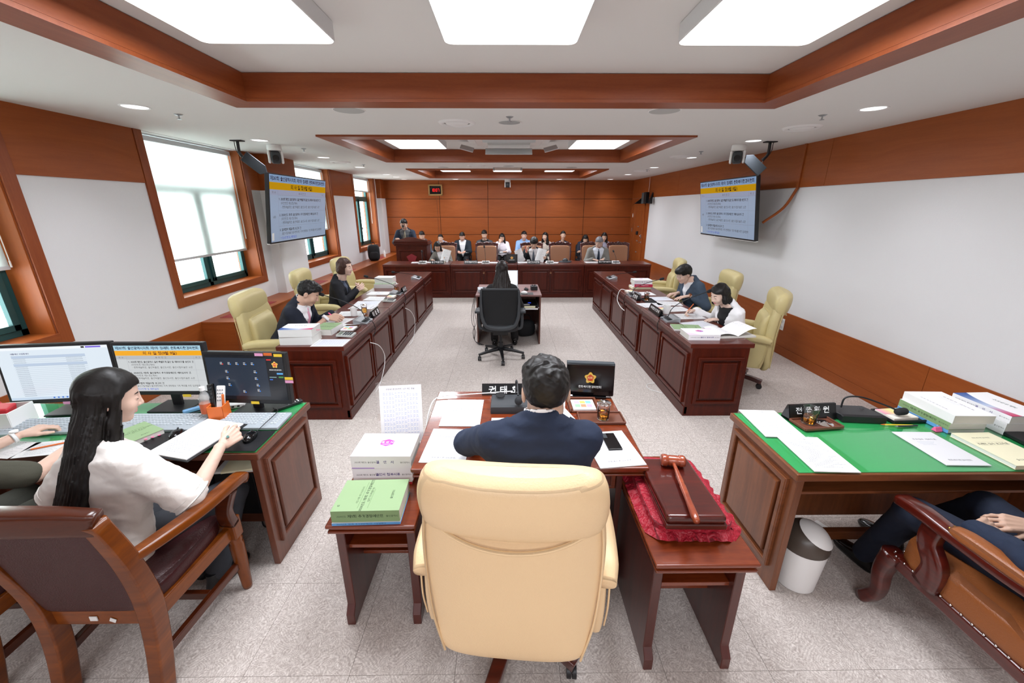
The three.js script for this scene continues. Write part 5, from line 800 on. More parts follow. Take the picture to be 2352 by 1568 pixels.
person({ label: 'woman with long straight black hair and white blouse writing on a clipboard', sex: 'f', pos: [-1.76, -1.46], turn: PI - 0.38, lean: 0.2, headPitch: 0.3, headYaw: -0.35, cell: 0.009, headCell: 0.0035, hairCell: 0.0045, hair: { kind: 'long', len: 0.5, front: [1, 0], w: 1.3 }, scale: 1.0, skin: [0.7, 0.48, 0.38],
  hands: [{ at: [-1.86, 0.64, -1.72], pose: 'relaxed' }, { at: [-1.425, 0.835, -1.755], dir: [0.15, 0.1, -0.95], up: [0.8, 0.5, 0.2], pose: 'grip', out: 0.6, drop: -1, back: -0.4 }], top: { kind: 'blouse', color: 0xf1ece6, grow: 0.022, arm: 0.02, sleeve: 0.46, puffy: 1.6, fold: 0.005, hem: -0.16 }, trousers: 0x33353b, legs: [[[-1.72, 0.5, -1.9], [-1.7, 0.09, -1.8]], [[-1.5, 0.5, -1.86], [-1.58, 0.09, -1.72]]], toe: [0.2, 0, -1], shoeMat: M.black, stripes: 1, ruffle: 1 });
person({ label: 'person in an olive short-sleeved shirt typing with a white wristwatch', sex: 'f', pos: [-2.5, -1.36], turn: PI - 0.1, lean: 0.25, headPitch: 0.3, hair: 'bob', cell: 0.011, headCell: 0.005, skin: [0.68, 0.46, 0.36], watch: 1, watchMat: M.plasticWhite, trousers: 0x46473f,
  hands: [{ at: [-2.6, 0.81, -1.9], dir: [0.4, 0.0, -0.9], pose: 'type', out: 0.9 }, { at: [-2.24, 0.8, -1.86], dir: [-0.1, 0, -1], pose: 'type', out: 0.9, drop: -0.8 }], top: { kind: 'tee', color: 0x4d4c40, grow: 0.014, arm: 0.014, sleeve: 0.46 }, legs: [[[-2.55, 0.5, -1.8], [-2.55, 0.09, -1.8]], [[-2.34, 0.5, -1.8], [-2.34, 0.09, -1.8]]], toe: [0, 0, -1] });
person({ label: 'man in a navy suit with hands folded in the brown leather armchair', pos: [2.2, -1.12], turn: PI + 0.04, hip: 0.56, lean: -0.12, headPitch: 0.2, hair: 'short', cell: 0.01, watch: 1, watchMat: M.black, scale: 1.04,
  hands: [{ at: [1.975, 0.66, -1.36], dir: [0.95, -0.1, -0.25], up: [-0.1, 0.8, 0.5], pose: 'relaxed', out: 0.6, drop: -0.8 }, { at: [2.27, 0.66, -1.37], dir: [-0.9, -0.05, -0.3], up: [0, 0.9, 0.4], pose: 'relaxed', out: 0.6 }], top: { kind: 'jacket', color: 0x16243c, inner: 0xeeeeee, v: 0.2, hem: -0.16, fold: 0.004 }, trousers: 0x151f33, legs: [[[1.98, 0.54, -1.6], [2.04, 0.09, -1.8]], [[2.36, 0.55, -1.62], [2.32, 0.09, -1.95]]], toe: [-0.15, 0, -1], shoeMat: M.blackGloss });
person({ label: 'man in a dark navy suit with pink tie marking papers with a highlighter', pos: [-2.44, -4.24], turn: PI / 2 + 0.05, lean: 0.5, headPitch: 0.55, headYaw: 0.25, headPos: [-2.11, 1.09, -4.25], hair: 'short', hairColor: 0x121110, headCell: 0.004, hairCell: 0.004, cell: 0.01, skin: [0.6, 0.37, 0.27], scale: 1.04,
  hands: [{ at: [-2.02, 0.8, -4.52], dir: [0.9, -0.2, 0.3], pose: 'relaxed' }, { at: [-1.98, 0.815, -4.3], dir: [0.95, -0.15, -0.25], up: [-0.1, 0.7, 0.7], pose: 'grip', out: 0.4, drop: -1 }], top: { kind: 'jacket', color: 0x151c2c, inner: 0xf3f3f6, collar: 0xf6f6f8, tie: 0xd79bb0, v: 0.14, vw: 0.42 }, cuff: 0xf4f4f6, trousers: 0x161b28 });
person({ label: 'woman with short brown wavy hair and dark suit, hands clasped', sex: 'f', pos: [-2.5, -5.8], turn: PI / 2 + 0.12, lean: 0.2, headPitch: 0.12, headYaw: -0.25, headPos: [-2.3, 1.15, -5.8], hair: { kind: 'bob' }, hairColor: 0x40261d, headCell: 0.005, cell: 0.011, skin: [0.72, 0.5, 0.4], scale: 0.98,
  hands: [{ at: [-2.2, 0.83, -5.93], dir: [0.4, 0.35, 0.75], up: [0.8, 0.3, -0.5], pose: 'relaxed', out: 0.5 }, { at: [-2.18, 0.82, -5.77], dir: [0.5, 0.35, -0.7], up: [0.8, 0.3, 0.5], pose: 'relaxed', out: 0.5 }], top: { kind: 'jacket', color: 0x16181f, inner: 0x4a5468, v: 0.2 }, watch: 2, trousers: 0x14161c });
person({ label: 'woman in a white jacket with long wavy black hair holding an orange pencil', sex: 'f', pos: [2.55, -4.28], turn: -PI / 2 + 0.12, lean: 0.4, headPitch: 0.42, headYaw: 0.12, headPos: [2.28, 1.06, -4.28], hair: { kind: 'long', len: 0.26, wave: 1, front: [0.7, 0.5] }, headCell: 0.004, hairCell: 0.0045, cell: 0.01, skin: [0.74, 0.53, 0.43], lip: [0.6, 0.2, 0.2],
  hands: [{ at: [2.38, 0.785, -4.3], dir: [-0.9, -0.1, -0.2], pose: 'flat', out: 0.7 }, { at: [2.2, 0.81, -4.6], dir: [-0.9, -0.1, 0.15], up: [0.2, 0.7, -0.6], pose: 'grip', out: 0.7 }], top: { kind: 'jacket', color: 0xf0eff0, inner: 0x121214, v: 0.1, vw: 0.3, buttons: [[0.07, 0.3], [-0.07, 0.3], [0.075, 0.2], [-0.075, 0.2]], lapel: 0.3 }, trousers: 0x202126 });
person({ label: 'woman with cropped black hair, glasses and blue-grey jacket reading papers', sex: 'f', pos: [2.66, -5.58], turn: -PI / 2 + 0.25, lean: 0.3, headPitch: 0.35, headYaw: 0.05, headPos: [2.42, 1.08, -5.56], hair: 'bowl', headCell: 0.005, cell: 0.011, glasses: 2, skin: [0.68, 0.46, 0.36], scale: 1.02, watch: 1, watchMat: M.brownLeather,
  hands: [{ at: [2.48, 0.81, -5.42], dir: [-0.85, -0.15, 0.1], pose: 'flat', out: 0.9 }, { at: [2.42, 0.8, -5.66], dir: [-0.9, -0.15, 0.1], pose: 'relaxed', out: 0.7 }], top: { kind: 'jacket', color: 0x3c4b5c, inner: 0xe9eaee, v: 0.26, cuffAt: 0.75, lapel: 0.4 }, trousers: 0x24262c });
person({ label: 'stenographer in black with long dark hair, back turned, at the plain desk', sex: 'f', pos: [-0.08, -5.32], turn: PI, lean: 0.12, headPitch: 0.25, headPos: [-0.08, 1.16, -5.42], hair: { kind: 'long', len: 0.36, front: [0, 0], w: 1.25 }, hairColor: 0x1f1613, noFace: 1, headCell: 0.005, cell: 0.011,
  hands: [{ at: [-0.24, 0.62, -5.62], pose: 'type' }, { at: [0.1, 0.62, -5.62], pose: 'type' }], top: { kind: 'jacket', color: 0x141416, arm: 0.014, hem: -0.12 }, trousers: 0x121214, legs: [[[-0.2, 0.46, -5.72], [-0.2, 0.09, -5.75]], [[0.08, 0.46, -5.72], [0.1, 0.09, -5.8]]], toe: [0, 0, -1] });
person({ label: 'standing man in a navy jacket and glasses reading at the lectern', pos: [-2.6, -10.72], turn: 0.03, stand: 1, hip: 0.92, lean: 0.12, headPitch: 0.36, hair: 'short', headPos: [-2.6, 1.54, -10.58], headScale: 1.04, headCell: 0.006, cell: 0.013, glasses: 1, hands: [{ at: [-2.42, 1.19, -10.32], pose: 'relaxed' }, { at: [-2.75, 1.19, -10.32], pose: 'relaxed' }], top: { kind: 'jacket', color: 0x1f2a3c, inner: 0x56575a, tie: 0x9a917c, v: 0.12 }, trousers: 0x1c2029 });
const far = { headCell: 0.006, cell: 0.013, handCell: 0.005, hairCell: 0.007 };
person({ ...far, label: 'woman with bobbed hair and glasses in a grey jacket turning a page', sex: 'f', pos: [-1.6, -10.05], turn: 0.1, lean: 0.3, headPitch: 0.5, headPos: [-1.67, 1.06, -9.86], hair: { kind: 'long', len: 0.16, front: [1, 1] }, glasses: 1, hands: [{ at: [-1.46, 0.83, -9.66], dir: [0.1, 0.3, 0.9], pose: 'grip' }, { at: [-1.78, 0.79, -9.6], dir: [0.5, -0.1, 0.8], pose: 'flat' }], top: { kind: 'jacket', color: 0x7d7a74, inner: 0xf0f0f2, v: 0.12 } });
person({ ...far, label: 'dark-haired man in a black suit raising a red pen over his papers', pos: [0.62, -10.0], turn: -0.05, lean: 0.25, headPitch: 0.5, headPos: [0.62, 1.15, -9.83], hair: 'bowl', headScale: 1.06, hands: [{ at: [0.84, 0.84, -9.6], dir: [0.1, 0.3, 0.9], pose: 'grip' }, { at: [0.43, 0.92, -9.66], dir: [0.1, 0.9, 0.3], up: [-0.6, 0.2, 0.7], pose: 'grip' }], top: { kind: 'jacket', color: 0x171b23, inner: 0xe8e8ea, tie: 0x5b6470, v: 0.14 } });
person({ ...far, label: 'grey-haired man in a light grey suit reading at the far desk', pos: [2.16, -10.0], turn: 0, lean: 0.25, headPitch: 0.45, headPos: [2.17, 1.15, -9.86], hair: 'crew', hairColor: 0x77767a, headScale: 1.04, scale: 1.05, skin: [0.58, 0.37, 0.28], hands: [{ at: [2.24, 0.8, -9.6], dir: [-0.5, -0.1, 0.8], pose: 'flat' }, { at: [1.98, 0.8, -9.58], dir: [0.6, -0.1, 0.7], pose: 'flat' }], top: { kind: 'jacket', color: 0x86847e, inner: 0xdfe6f0, tie: 0x1c2e44, v: 0.14 } });
const row = { ...far, cell: 0.015, handCell: 0.006, trousers: 0x16171b };
const R = (x, y, o) => { const h = o.hands ?? [0.1, -0.1].map((d) => ({ at: [x + d, 0.74, -12.05], dir: [-d * 3, -0.2, 1], pose: 'flat' })); person({ ...row, pos: [x, -12.45], turn: 0, lean: 0.15, headPitch: 0.4, headPos: [x, y, -12.3], ...o, hands: h }); };
R(-2.52, 1.16, { label: 'dark-haired man seated mostly hidden behind the lectern', hair: 'crew', top: { kind: 'jacket', color: 0x555a60, inner: 0xdddddd, v: 0.2 } });
R(-1.98, 1.08, { label: 'woman with tied-back hair in a pale blue jacket by the back wall', sex: 'f', hair: 'tied', headPitch: 0.15, top: { kind: 'jacket', color: 0xaab6cc, inner: 0xf0f0f0, v: 0.2 } });
R(-1.34, 1.13, { label: 'man in a dark jacket and open white shirt by the back wall', hair: 'crew', skin: [0.6, 0.35, 0.26], top: { kind: 'jacket', color: 0x1c2630, inner: 0xf1f1f3, v: -0.02, vw: 0.2 } });
R(-0.69, 1.19, { label: 'man in a charcoal jacket over black shirt by the back wall', hair: 'crew', top: { kind: 'jacket', color: 0x4b4d52, inner: 0x131315, v: 0.05, vw: 0.25 } });
R(-0.17, 1.1, { label: 'woman with long black hair and white blouse, hand at her mouth', sex: 'f', hair: { kind: 'long', len: 0.36, front: [1, 1] }, top: { kind: 'blouse', color: 0xe9e2e8, grow: 0.014, arm: 0.016, cuffAt: 0.9 }, hands: [{ at: [-0.04, 0.72, -12.05], pose: 'flat' }, { at: [-0.24, 0.95, -12.15], dir: [0.3, 0.9, -0.2], up: [0, 0.2, 0.9], pose: 'fist' }] });
R(0.48, 1.16, { label: 'man in a light blue shirt seated by the back wall', hair: 'crew', headPitch: 0.2, skin: [0.6, 0.37, 0.28], top: { kind: 'shirt', color: 0x8fb2dd, grow: 0.012, collar: 0x9cbce2 } });
R(1.1, 1.13, { label: 'woman in a beige blouse and trousers looking sideways', sex: 'f', hair: { kind: 'long', len: 0.32, front: [1, 1] }, headPitch: 0.1, headYaw: -0.5, trousers: 0xd8d0c4, top: { kind: 'blouse', color: 0xbdb2a6, grow: 0.012, arm: 0.014, sleeve: 0.46 } });
R(1.63, 1.17, { label: 'woman in a navy jacket and white top by the back wall', sex: 'f', hair: 'tied', headPitch: 0.15, top: { kind: 'jacket', color: 0x1a2236, inner: 0xf2f2f2, v: 0.02, vw: 0.22 } });
R(2.29, 1.06, { label: 'woman with bobbed hair in a navy short-sleeved top, head bowed', sex: 'f', hair: { kind: 'long', len: 0.13, front: [1, 1] }, headPitch: 0.6, top: { kind: 'tee', color: 0x1c2132, grow: 0.012, arm: 0.014, sleeve: 0.46 } });
R(2.85, 1.12, { label: 'woman with long hair in a pale striped blouse beside the door', sex: 'f', hair: { kind: 'long', len: 0.34, front: [1, 1] }, headPitch: 0.3, headYaw: -0.25, top: { kind: 'blouse', color: 0xa9a8bb, grow: 0.012, arm: 0.012 } });
// ---------------------------------------------------------------- things on the desks and walls
function printBox(w, h, d) {   // print on the upper face, top of the page towards -z; other faces take the page margin
  const g = new THREE.BoxGeometry(w, h, d).toNonIndexed(), n = g.attributes.normal, p = g.attributes.position, uv = g.attributes.uv;
  for (let i = 0; i < n.count; i++) n.getY(i) > 0.5 ? uv.setXY(i, p.getX(i) / w + 0.5, 0.5 - p.getZ(i) / d) : uv.setXY(i, 0.02, 0.02);
  return g;
}
function paper(label, x, y, z, turn, mat = M2.page, w = 0.21, d = 0.297, h = 0.002, name = 'document', cat = 'paper', group) {
  const m = mesh(name, printBox(w, h, d), mat, scene, { uv: 1 }); m.position.set(x, y + h / 2, z); m.rotation.y = turn; return tag(m, label, cat, group);
}
function book(label, x, y, z, turn, w, h, d, o = {}) {   // spine towards +z
  const t = thing('book', label, 'book', [x, y, z], turn, o.group);
  mesh('pages', bx(w - 0.004, h - 0.003, d - 0.004, 0, h / 2, -0.001, 0.001), o.pages ?? M.paperEdge, t);
  const c = mesh('front_cover', printBox(w, 0.0015, d), o.cover ?? M.paper, t, { uv: 1 }); c.position.y = h - 0.00075;
  mesh('back_cover', bx(w, 0.0015, d, 0, 0.00075, 0, 0), o.plain ?? M.paper, t);
  const s = mesh('spine', new THREE.PlaneGeometry(w, h - 0.001), o.spine ?? o.plain ?? M.paper, t, { uv: 1 }); s.position.set(0, h / 2, d / 2 + 0.0002);
  if (o.tabs) mesh('page_tabs', o.tabs.map((c2, i) => bx(0.012, 0.001, 0.012, w / 2 + 0.003, h * (0.25 + 0.12 * i), -d * 0.3 + i * 0.03, 0)), M.pink, t);
  return t;
}
const txt = (W, H, bg, f) => std(0xffffff, 0.6, { map: canvas(W, H, (g, w, h) => { g.fillStyle = bg; g.fillRect(0, 0, w, h); f(g, w, h); }) });
const P2 = {
  green: txt(594, 420, '#92ad80', (g, w, h) => { g.save(); g.translate(w * 0.62, h * 0.12); g.rotate(PI / 2 * 0 + 0); g.restore(); g.save(); g.translate(w * 0.5, h * 0.5); g.rotate(-PI / 2); g.fillStyle = '#456a36'; g.fillRect(-h * 0.42, -w * 0.13, h * 0.84, 2); g.fillRect(-h * 0.42, w * 0.02, h * 0.6, 2); HG(g, '세입·세출 예산사업명세서', 0, -w * 0.19, 20, { center: 1, color: '#33502a' }); HG(g, '2026년도 제1회 추가경정예산안', 0, -w * 0.1, 30, { center: 1, bold: 1, color: '#22381c' }); HG(g, '(일반·기타특별회계)', 0, -w * 0.03, 22, { center: 1, color: '#22381c' }); HG(g, '울산광역시', 0, w * 0.3, 24, { center: 1, bold: 1, color: '#22381c' }); g.restore(); HG(g, 'U', w * 0.06, h * 0.8, 30, { bold: 1, color: '#1d3018' }); }),
  greenSpine: txt(594, 110, '#7f9b6c', (g, w, h) => { HG(g, '2026년도', w * 0.08, h * 0.4, 20, { color: '#22381c' }); HG(g, '제1회 추가경정예산안', w * 0.24, h * 0.33, 32, { bold: 1, color: '#22381c' }); HG(g, '울산광역시', w * 0.8, h * 0.4, 22, { color: '#22381c' }); }),
  hex: txt(594, 420, '#fdfcfe', (g, w, h) => { g.fillStyle = '#f6dcf2'; g.beginPath(); g.moveTo(0, h * 0.68); g.quadraticCurveTo(w * 0.25, h * 0.72, w * 0.36, h); g.lineTo(0, h); g.fill(); g.beginPath(); g.moveTo(w * 0.72, 0); g.quadraticCurveTo(w * 0.85, h * 0.2, w, h * 0.16); g.lineTo(w, 0); g.fill(); const G = g.createLinearGradient(w * 0.4, h * 0.25, w * 0.6, h * 0.6); G.addColorStop(0, '#f04f86'); G.addColorStop(1, '#8a3fd0'); g.fillStyle = G; g.beginPath(); for (let i = 0; i < 6; i++) g.lineTo(w * 0.5 + 74 * Math.sin(i * PI / 3) * 1.05, h * 0.42 + 66 * Math.cos(i * PI / 3)); g.fill(); HG(g, '결 산 서', w * 0.5, h * 0.36, 34, { center: 1, bold: 1, color: '#fff' }); g.fillStyle = '#fff'; g.fillRect(w * 0.43, h * 0.48, w * 0.14, 8); }),
  hexSpine: txt(594, 140, '#f4f3f6', (g, w, h) => { HG(g, '2025회계연도 울산광역시', w * 0.06, h * 0.42, 20, { color: '#333' }); HG(g, '결   산   서', w * 0.42, h * 0.34, 34, { bold: 1, color: '#3b2f78' }); HG(g, '울산광역시', w * 0.82, h * 0.42, 20, { color: '#555' }); g.fillStyle = '#b38bd6'; g.fillRect(0, h - 10, w * 0.38, 10); }),
  hexSpine2: txt(594, 140, '#f4f3f6', (g, w, h) => { HG(g, '2025회계연도 울산광역시', w * 0.06, h * 0.42, 20, { color: '#333' }); HG(g, '결산서 첨부서류', w * 0.38, h * 0.34, 34, { bold: 1, color: '#3b2f78' }); HG(g, '울산광역시', w * 0.82, h * 0.42, 20, { color: '#555' }); }),
  grad: txt(594, 420, '#fdfdfe', (g, w, h) => { const G = g.createLinearGradient(0, h * 0.7, w, h); G.addColorStop(0, '#2a4f9a'); G.addColorStop(0.6, '#c9d4ea'); G.addColorStop(1, '#d0305a'); g.fillStyle = G; g.beginPath(); g.moveTo(0, h * 0.62); g.quadraticCurveTo(w * 0.5, h * 0.95, w, h * 0.72); g.lineTo(w, h); g.lineTo(0, h); g.fill(); HG(g, '주요업무계획', w * 0.5, h * 0.3, 40, { center: 1, bold: 1, color: '#566' }); }),
  cream: txt(420, 594, '#f3eecd', (g, w, h) => { HG(g, '문화복지환경위원회', w / 2, h * 0.16, 22, { center: 1, color: '#443' }); HG(g, '조례안 심사 보고자료', w / 2, h * 0.34, 34, { center: 1, bold: 1, color: '#332' }); g.fillStyle = '#887'; g.fillRect(w * 0.15, h * 0.31, w * 0.7, 2); g.fillRect(w * 0.15, h * 0.41, w * 0.7, 2); HG(g, '울산광역시의회', w / 2, h * 0.82, 28, { center: 1, color: '#332' }); }),
  memo: txt(256, 256, '#fbfbfb', (g, w, h) => { ['#f6a5c8', '#ffd166', '#7fd1f0', '#8fd694', '#ff8a65', '#b39ddb'].forEach((c, i) => { g.fillStyle = c; g.fillRect(w * (0.12 + 0.26 * (i % 3)), h * (0.12 + 0.36 * Math.floor(i / 3)), w * 0.24, h * 0.3); }); }),
  gold: txt(256, 180, '#f2e9dd', (g, w, h) => { const G = g.createLinearGradient(0, 0, w, 0); G.addColorStop(0, '#f29fc0'); G.addColorStop(0.5, '#ffe08a'); G.addColorStop(1, '#9ad0f0'); g.fillStyle = G; g.fillRect(0, 0, w, h * 0.55); }),
  spineRed: txt(594, 110, '#cf2f52', (g, w, h) => { HG(g, '2025회계연도', w * 0.06, h * 0.38, 20, { color: '#fff' }); HG(g, '기금결산보고서', w * 0.36, h * 0.3, 36, { bold: 1, color: '#fff' }); }),
};
// --- name plates: black prism, white letters on the face towards +z
function plate(text, label, x, y, z, turn, w = 0.26, h = 0.075, both = 0) {
  const t = thing('name_plate', label, 'name plate', [x, y, z], turn), d = h * 0.8;
  mesh('prism', at(ext([[-d / 2, 0], [d / 2, 0], [0.006, h], [-0.006, h]], w, 0.001), -w / 2, 0, 0, 0, PI / 2, 0), M.blackGloss, t);
  const tex = canvas(Math.round(512), Math.round(512 * h / w * 1.05), (g, W, H) => { g.fillStyle = '#0b0b0c'; g.fillRect(0, 0, W, H); const n = [...text].length; HG(g, text, W / 2, H * 0.14, Math.min(H * 0.74, W / n * (n > 5 ? 1.0 : 1.45)), { center: 1, bold: 1, color: '#fff', fit: W * 0.92 }); });
  const ang = Math.atan2(d / 2 - 0.006, h);
  for (const s of both ? [1, -1] : [1]) { const p = mesh('lettering', new THREE.PlaneGeometry(w * 0.99, Math.hypot(h, d / 2 - 0.006) * 0.98), std(0xffffff, 0.3, { map: tex }), t, { uv: 1 }); p.rotation.order = 'YXZ'; p.rotation.set(-ang, s < 0 ? PI : 0, 0); p.position.set(0, h / 2, s * ((d / 2 + 0.006) / 2 + 0.0012)); }
  return t;
}
// --- gooseneck microphone; the neck rises from the base and leans by (dx, dy, dz)
function mic(label, x, y, z, turn, d, base = M.silver, bw = 0.2) {
  const t = thing('microphone', label, 'microphone', [x, y, z], turn);
  mesh('base', at(ext([[-0.075, 0], [0.075, 0], [0.075, 0.014], [-0.045, 0.048], [-0.075, 0.048]], bw, 0.003), -bw / 2, 0, 0, 0, PI / 2, 0), base, t);
  mesh('control_panel', bx(bw - 0.02, 0.003, 0.1, 0, 0.034, -0.017, 0.001, 0.275), M.black, t);
  mesh('gooseneck', tube([[0, 0.04, -0.03], [d[0] * 0.1, 0.04 + d[1] * 0.35, -0.03 + d[2] * 0.1], [d[0] * 0.5, 0.04 + d[1] * 0.72, -0.03 + d[2] * 0.5], [d[0], 0.04 + d[1], -0.03 + d[2]]], 0.0045, 30, 8), M.black, t);
  const e = V(d[0] * 0.5, d[1] * 0.28, d[2] * 0.5).normalize(), q = new THREE.Quaternion().setFromUnitVectors(V(0, 1, 0), e), hg = new THREE.CapsuleGeometry(0.0185, 0.03, 6, 14); hg.applyQuaternion(q); hg.translate(d[0] + e.x * 0.02, 0.04 + d[1] + e.y * 0.02, -0.03 + d[2] + e.z * 0.02);
  mesh('windscreen', hg, M.blackSoft, t); mesh('cable', tube([[0.02, 0.012, -0.07], [0.02, 0.02, -0.1], [0.02, -0.06, -0.13], [0.02, -0.16, -0.105]], 0.004, 20, 6), M.black, t);
  return t;
}
function glassCup(label, x, y, z, tea = 0.5, h = 0.09, r = 0.034, lid = 1) {
  const t = thing('glass', label, 'glass', [x, y, z]);
  mesh('tumbler', lathe([[0, 0.001], [r * 0.84, 0.001], [r * 0.9, 0.006], [r, h], [r - 0.003, h], [r * 0.86, 0.008], [0, 0.007]], 24), M.cup, t);
  mesh('tea', lathe([[0, 0.0085], [r * 0.84, 0.0085], [r * (0.86 + 0.1 * tea) - 0.002, h * tea], [0, h * tea]], 24), M.tea, t, { label: 'amber tea' });
  if (lid) mesh('glass_lid', lathe([[0, h + 0.022], [0.006, h + 0.02], [0.012, h + 0.012], [r * 1.06, h + 0.007], [r * 1.08, h], [0, h + 0.001]], 24), M.cup, t);
  return t;
}
function mug(label, x, y, z, r = 0.038, h = 0.1) { const t = thing('mug', label, 'mug', [x, y, z]); mesh('cup_body', lathe([[0, 0], [r * 0.86, 0], [r * 0.92, 0.004], [r, h], [r - 0.004, h], [r * 0.86, 0.008], [0, 0.008]], 28), M.plasticWhite, t); mesh('handle', at(new THREE.TorusGeometry(0.025, 0.005, 8, 16, PI), 0, h * 0.52, -r + 0.002, 0, PI / 2, -PI / 2), M.plasticWhite, t); return t; }
function tray(label, x, y, z, turn, w = 0.25, d = 0.14, mat = std(0x4a2a1c, 0.4)) { const t = thing('tray', label, 'tray', [x, y, z], turn); mesh('tray_base', bx(w, 0.006, d, 0, 0.004, 0, 0.002), mat, t); mesh('tray_rim', [bx(w, 0.016, 0.008, 0, 0.01, d / 2, 0.003), bx(w, 0.016, 0.008, 0, 0.01, -d / 2, 0.003), bx(0.008, 0.016, d, w / 2, 0.01, 0, 0.003), bx(0.008, 0.016, d, -w / 2, 0.01, 0, 0.003)], mat, t); return t; }
function calculator(label, x, y, z, turn) { const t = thing('calculator', label, 'calculator', [x, y, z], turn); mesh('case', bx(0.12, 0.022, 0.16, 0, 0.013, 0, 0.005, 0.06), std(0xb9bcb8, 0.5), t); mesh('display', bx(0.1, 0.003, 0.035, 0, 0.0265, -0.05, 0.001, 0.06), std(0x6f7a6c, 0.3), t); for (let i = 0; i < 4; i++) for (let j = 0; j < 4; j++) mesh('key', bx(0.019, 0.006, 0.016, -0.038 + i * 0.025, 0.0255 - j * 0.0013, -0.012 + j * 0.022, 0.002), M.darkGrey, t); return t; }
function pen(label, a, b, mat, r = 0.0042, tip = M.silver) { const t = thing('pen', label, 'pen', a), d = V(b[0] - a[0], b[1] - a[1], b[2] - a[2]), l = d.length(); t.quaternion.setFromUnitVectors(V(0, 1, 0), d.normalize()); mesh('barrel', cy(r, r, l * 0.88, 0, l * 0.56, 0, 10), mat, t); mesh('tip', cy(0.0008, r, l * 0.12, 0, l * 0.06, 0, 10), tip, t); return t; }
const D = DH + 0.0005;
// window side desks
book('thick white book under another at the end of the window side desk', -1.955, D, -3.665, 0.02, 0.297, 0.078, 0.21, { group: 'white books' }); book('thick white book with blue and red wave cover, top of its pile', -1.95, D + 0.0785, -3.66, 0.05, 0.297, 0.07, 0.21, { cover: P2.grad, tabs: [1, 2, 3] });
book('pale green covered booklet pile next to the white books', -1.84, D, -3.985, 1.5, 0.25, 0.06, 0.2, { cover: P2.green, plain: M.paper, tabs: [1, 2, 3] });
paper('printed table sheet on the desk corner beside the white books', -1.66, D, -3.62, PI / 2, M2.table); paper('sheet lying beside the green booklet', -1.78, D, -4.16, 1.3);
calculator('grey calculator on the window side desk of the pink-tied man', -1.6, D, -3.84, PI / 2); tray('dark tray with bright sticky notes by the microphone', -1.645, D, -4.05, PI / 2, 0.24, 0.15);
paper('set of bright coloured sticky notes on the window side desk tray', -1.65, D + 0.008, -4.05, PI / 2, P2.memo, 0.13, 0.13, 0.012, 'sticky_notes', 'notes');
for (const [x, z, r, m, l] of [[-1.92, -4.4, 1.4, M2.page, 'sheet under the highlighter hand'], [-1.86, -4.72, 1.7, M2.page, 'sheet beyond the highlighter hand'], [-1.84, -5.06, 1.5, M2.cover2, 'sheet lying over the joint of the two desks'], [-1.86, -5.28, 1.65, M2.table, 'sheet with a small picture in front of the clasped hands'], [-1.82, -5.55, 1.5, M2.page, 'loose sheet between the calculator and clasped hands'], [-1.9, -5.92, 1.55, M2.cover, 'sheet in a dark folder before the brown-haired woman']]) paper(l, x, D, z, r, m, 0.235, 0.31);
mug('white mug with handle on the window side desk', -1.8, D, -4.62); glassCup('tea glass beside the white mug', -1.72, D, -4.74, 0.6, 0.1); glassCup('tea glass beside the books of the window side row', -1.7, D, -6.14, 0.5, 0.1, 0.036);
mic('silver microphone leaning to the man with the pink tie', -1.6, D, -4.34, -PI / 2, [0.02, 0.27, 0.42]); plate('이 성 룡', 'name plate of the man with the pink tie', -1.565, D, -4.62, PI / 2, 0.24, 0.08);
calculator('grey calculator on the middle window side desk', -1.6, D, -5.38, PI / 2); tray('dark tray with pink notes on the middle window side desk', -1.63, D, -5.6, PI / 2, 0.22, 0.14); paper('pink and white sticky notes on the middle window side desk', -1.63, D + 0.008, -5.6, PI / 2, P2.gold, 0.14, 0.1, 0.02, 'sticky_notes', 'notes');
mic('silver microphone leaning to the brown-haired woman', -1.62, D, -5.84, -PI / 2, [0.02, 0.22, 0.42]); plate('부 위 원', 'name plate before the brown-haired woman', -1.565, D, -6.02, PI / 2, 0.2, 0.08);
book('white book lowest in the pile by the bare desk', -1.95, D, -6.42, 0, 0.297, 0.045, 0.21, {}); book('green covered booklet in the pile by the bare desk', -1.95, D + 0.0455, -6.42, 0.05, 0.297, 0.02, 0.21, { cover: P2.green }); book('white book with pink page tabs topping the far pile', -1.95, D + 0.066, -6.46, -0.04, 0.28, 0.09, 0.2, { tabs: [1, 2, 3] });
mic('silver microphone lying low on the bare window side desk', -1.62, D, -7.2, -PI / 2, [-0.02, 0.07, 0.42]);
pen('pink highlighter in the man\'s hand', [-1.9, 0.775, -4.36], [-1.965, 0.86, -4.33], M.pink, 0.007, M.pink);
// white wall side desks
book('thick white book with purple emblem and pink tabs at the desk end', 1.875, D, -3.77, -0.03, 0.3, 0.055, 0.22, { cover: P2.hex, spine: P2.hexSpine2 });
book('green booklet lying on white papers by the microphone', 1.87, D, -4.06, -0.15, 0.29, 0.016, 0.2, { cover: P2.green });
{ const t = thing('open_book', 'open book with a raised curved page before the white-jacketed woman', 'book', [2.215, D, -3.86], 0.1); const pg = (s, lift) => { const n = 10, g = new THREE.PlaneGeometry(0.2, 0.28, n, 1); g.rotateX(-PI / 2); const p = g.attributes.position; for (let i = 0; i < p.count; i++) { const u = (p.getX(i) + 0.1) / 0.2; p.setX(i, s * 0.2 * u * (1 - 0.1 * lift * u)); p.setY(i, 0.02 + 0.03 * Math.sin(u * PI * 0.8) + lift * u * 0.06); } g.computeVertexNormals(); return g; }; const dm = std(0xffffff, 0.8, { map: pageTex, side: THREE.DoubleSide }); mesh('left_page', pg(-1, 0), dm, t, { uv: 1 }); mesh('right_page', pg(1, 0.9), dm, t, { uv: 1 }); mesh('book_block', bx(0.38, 0.018, 0.28, 0, 0.009, 0, 0.002), M.paperEdge, t); }
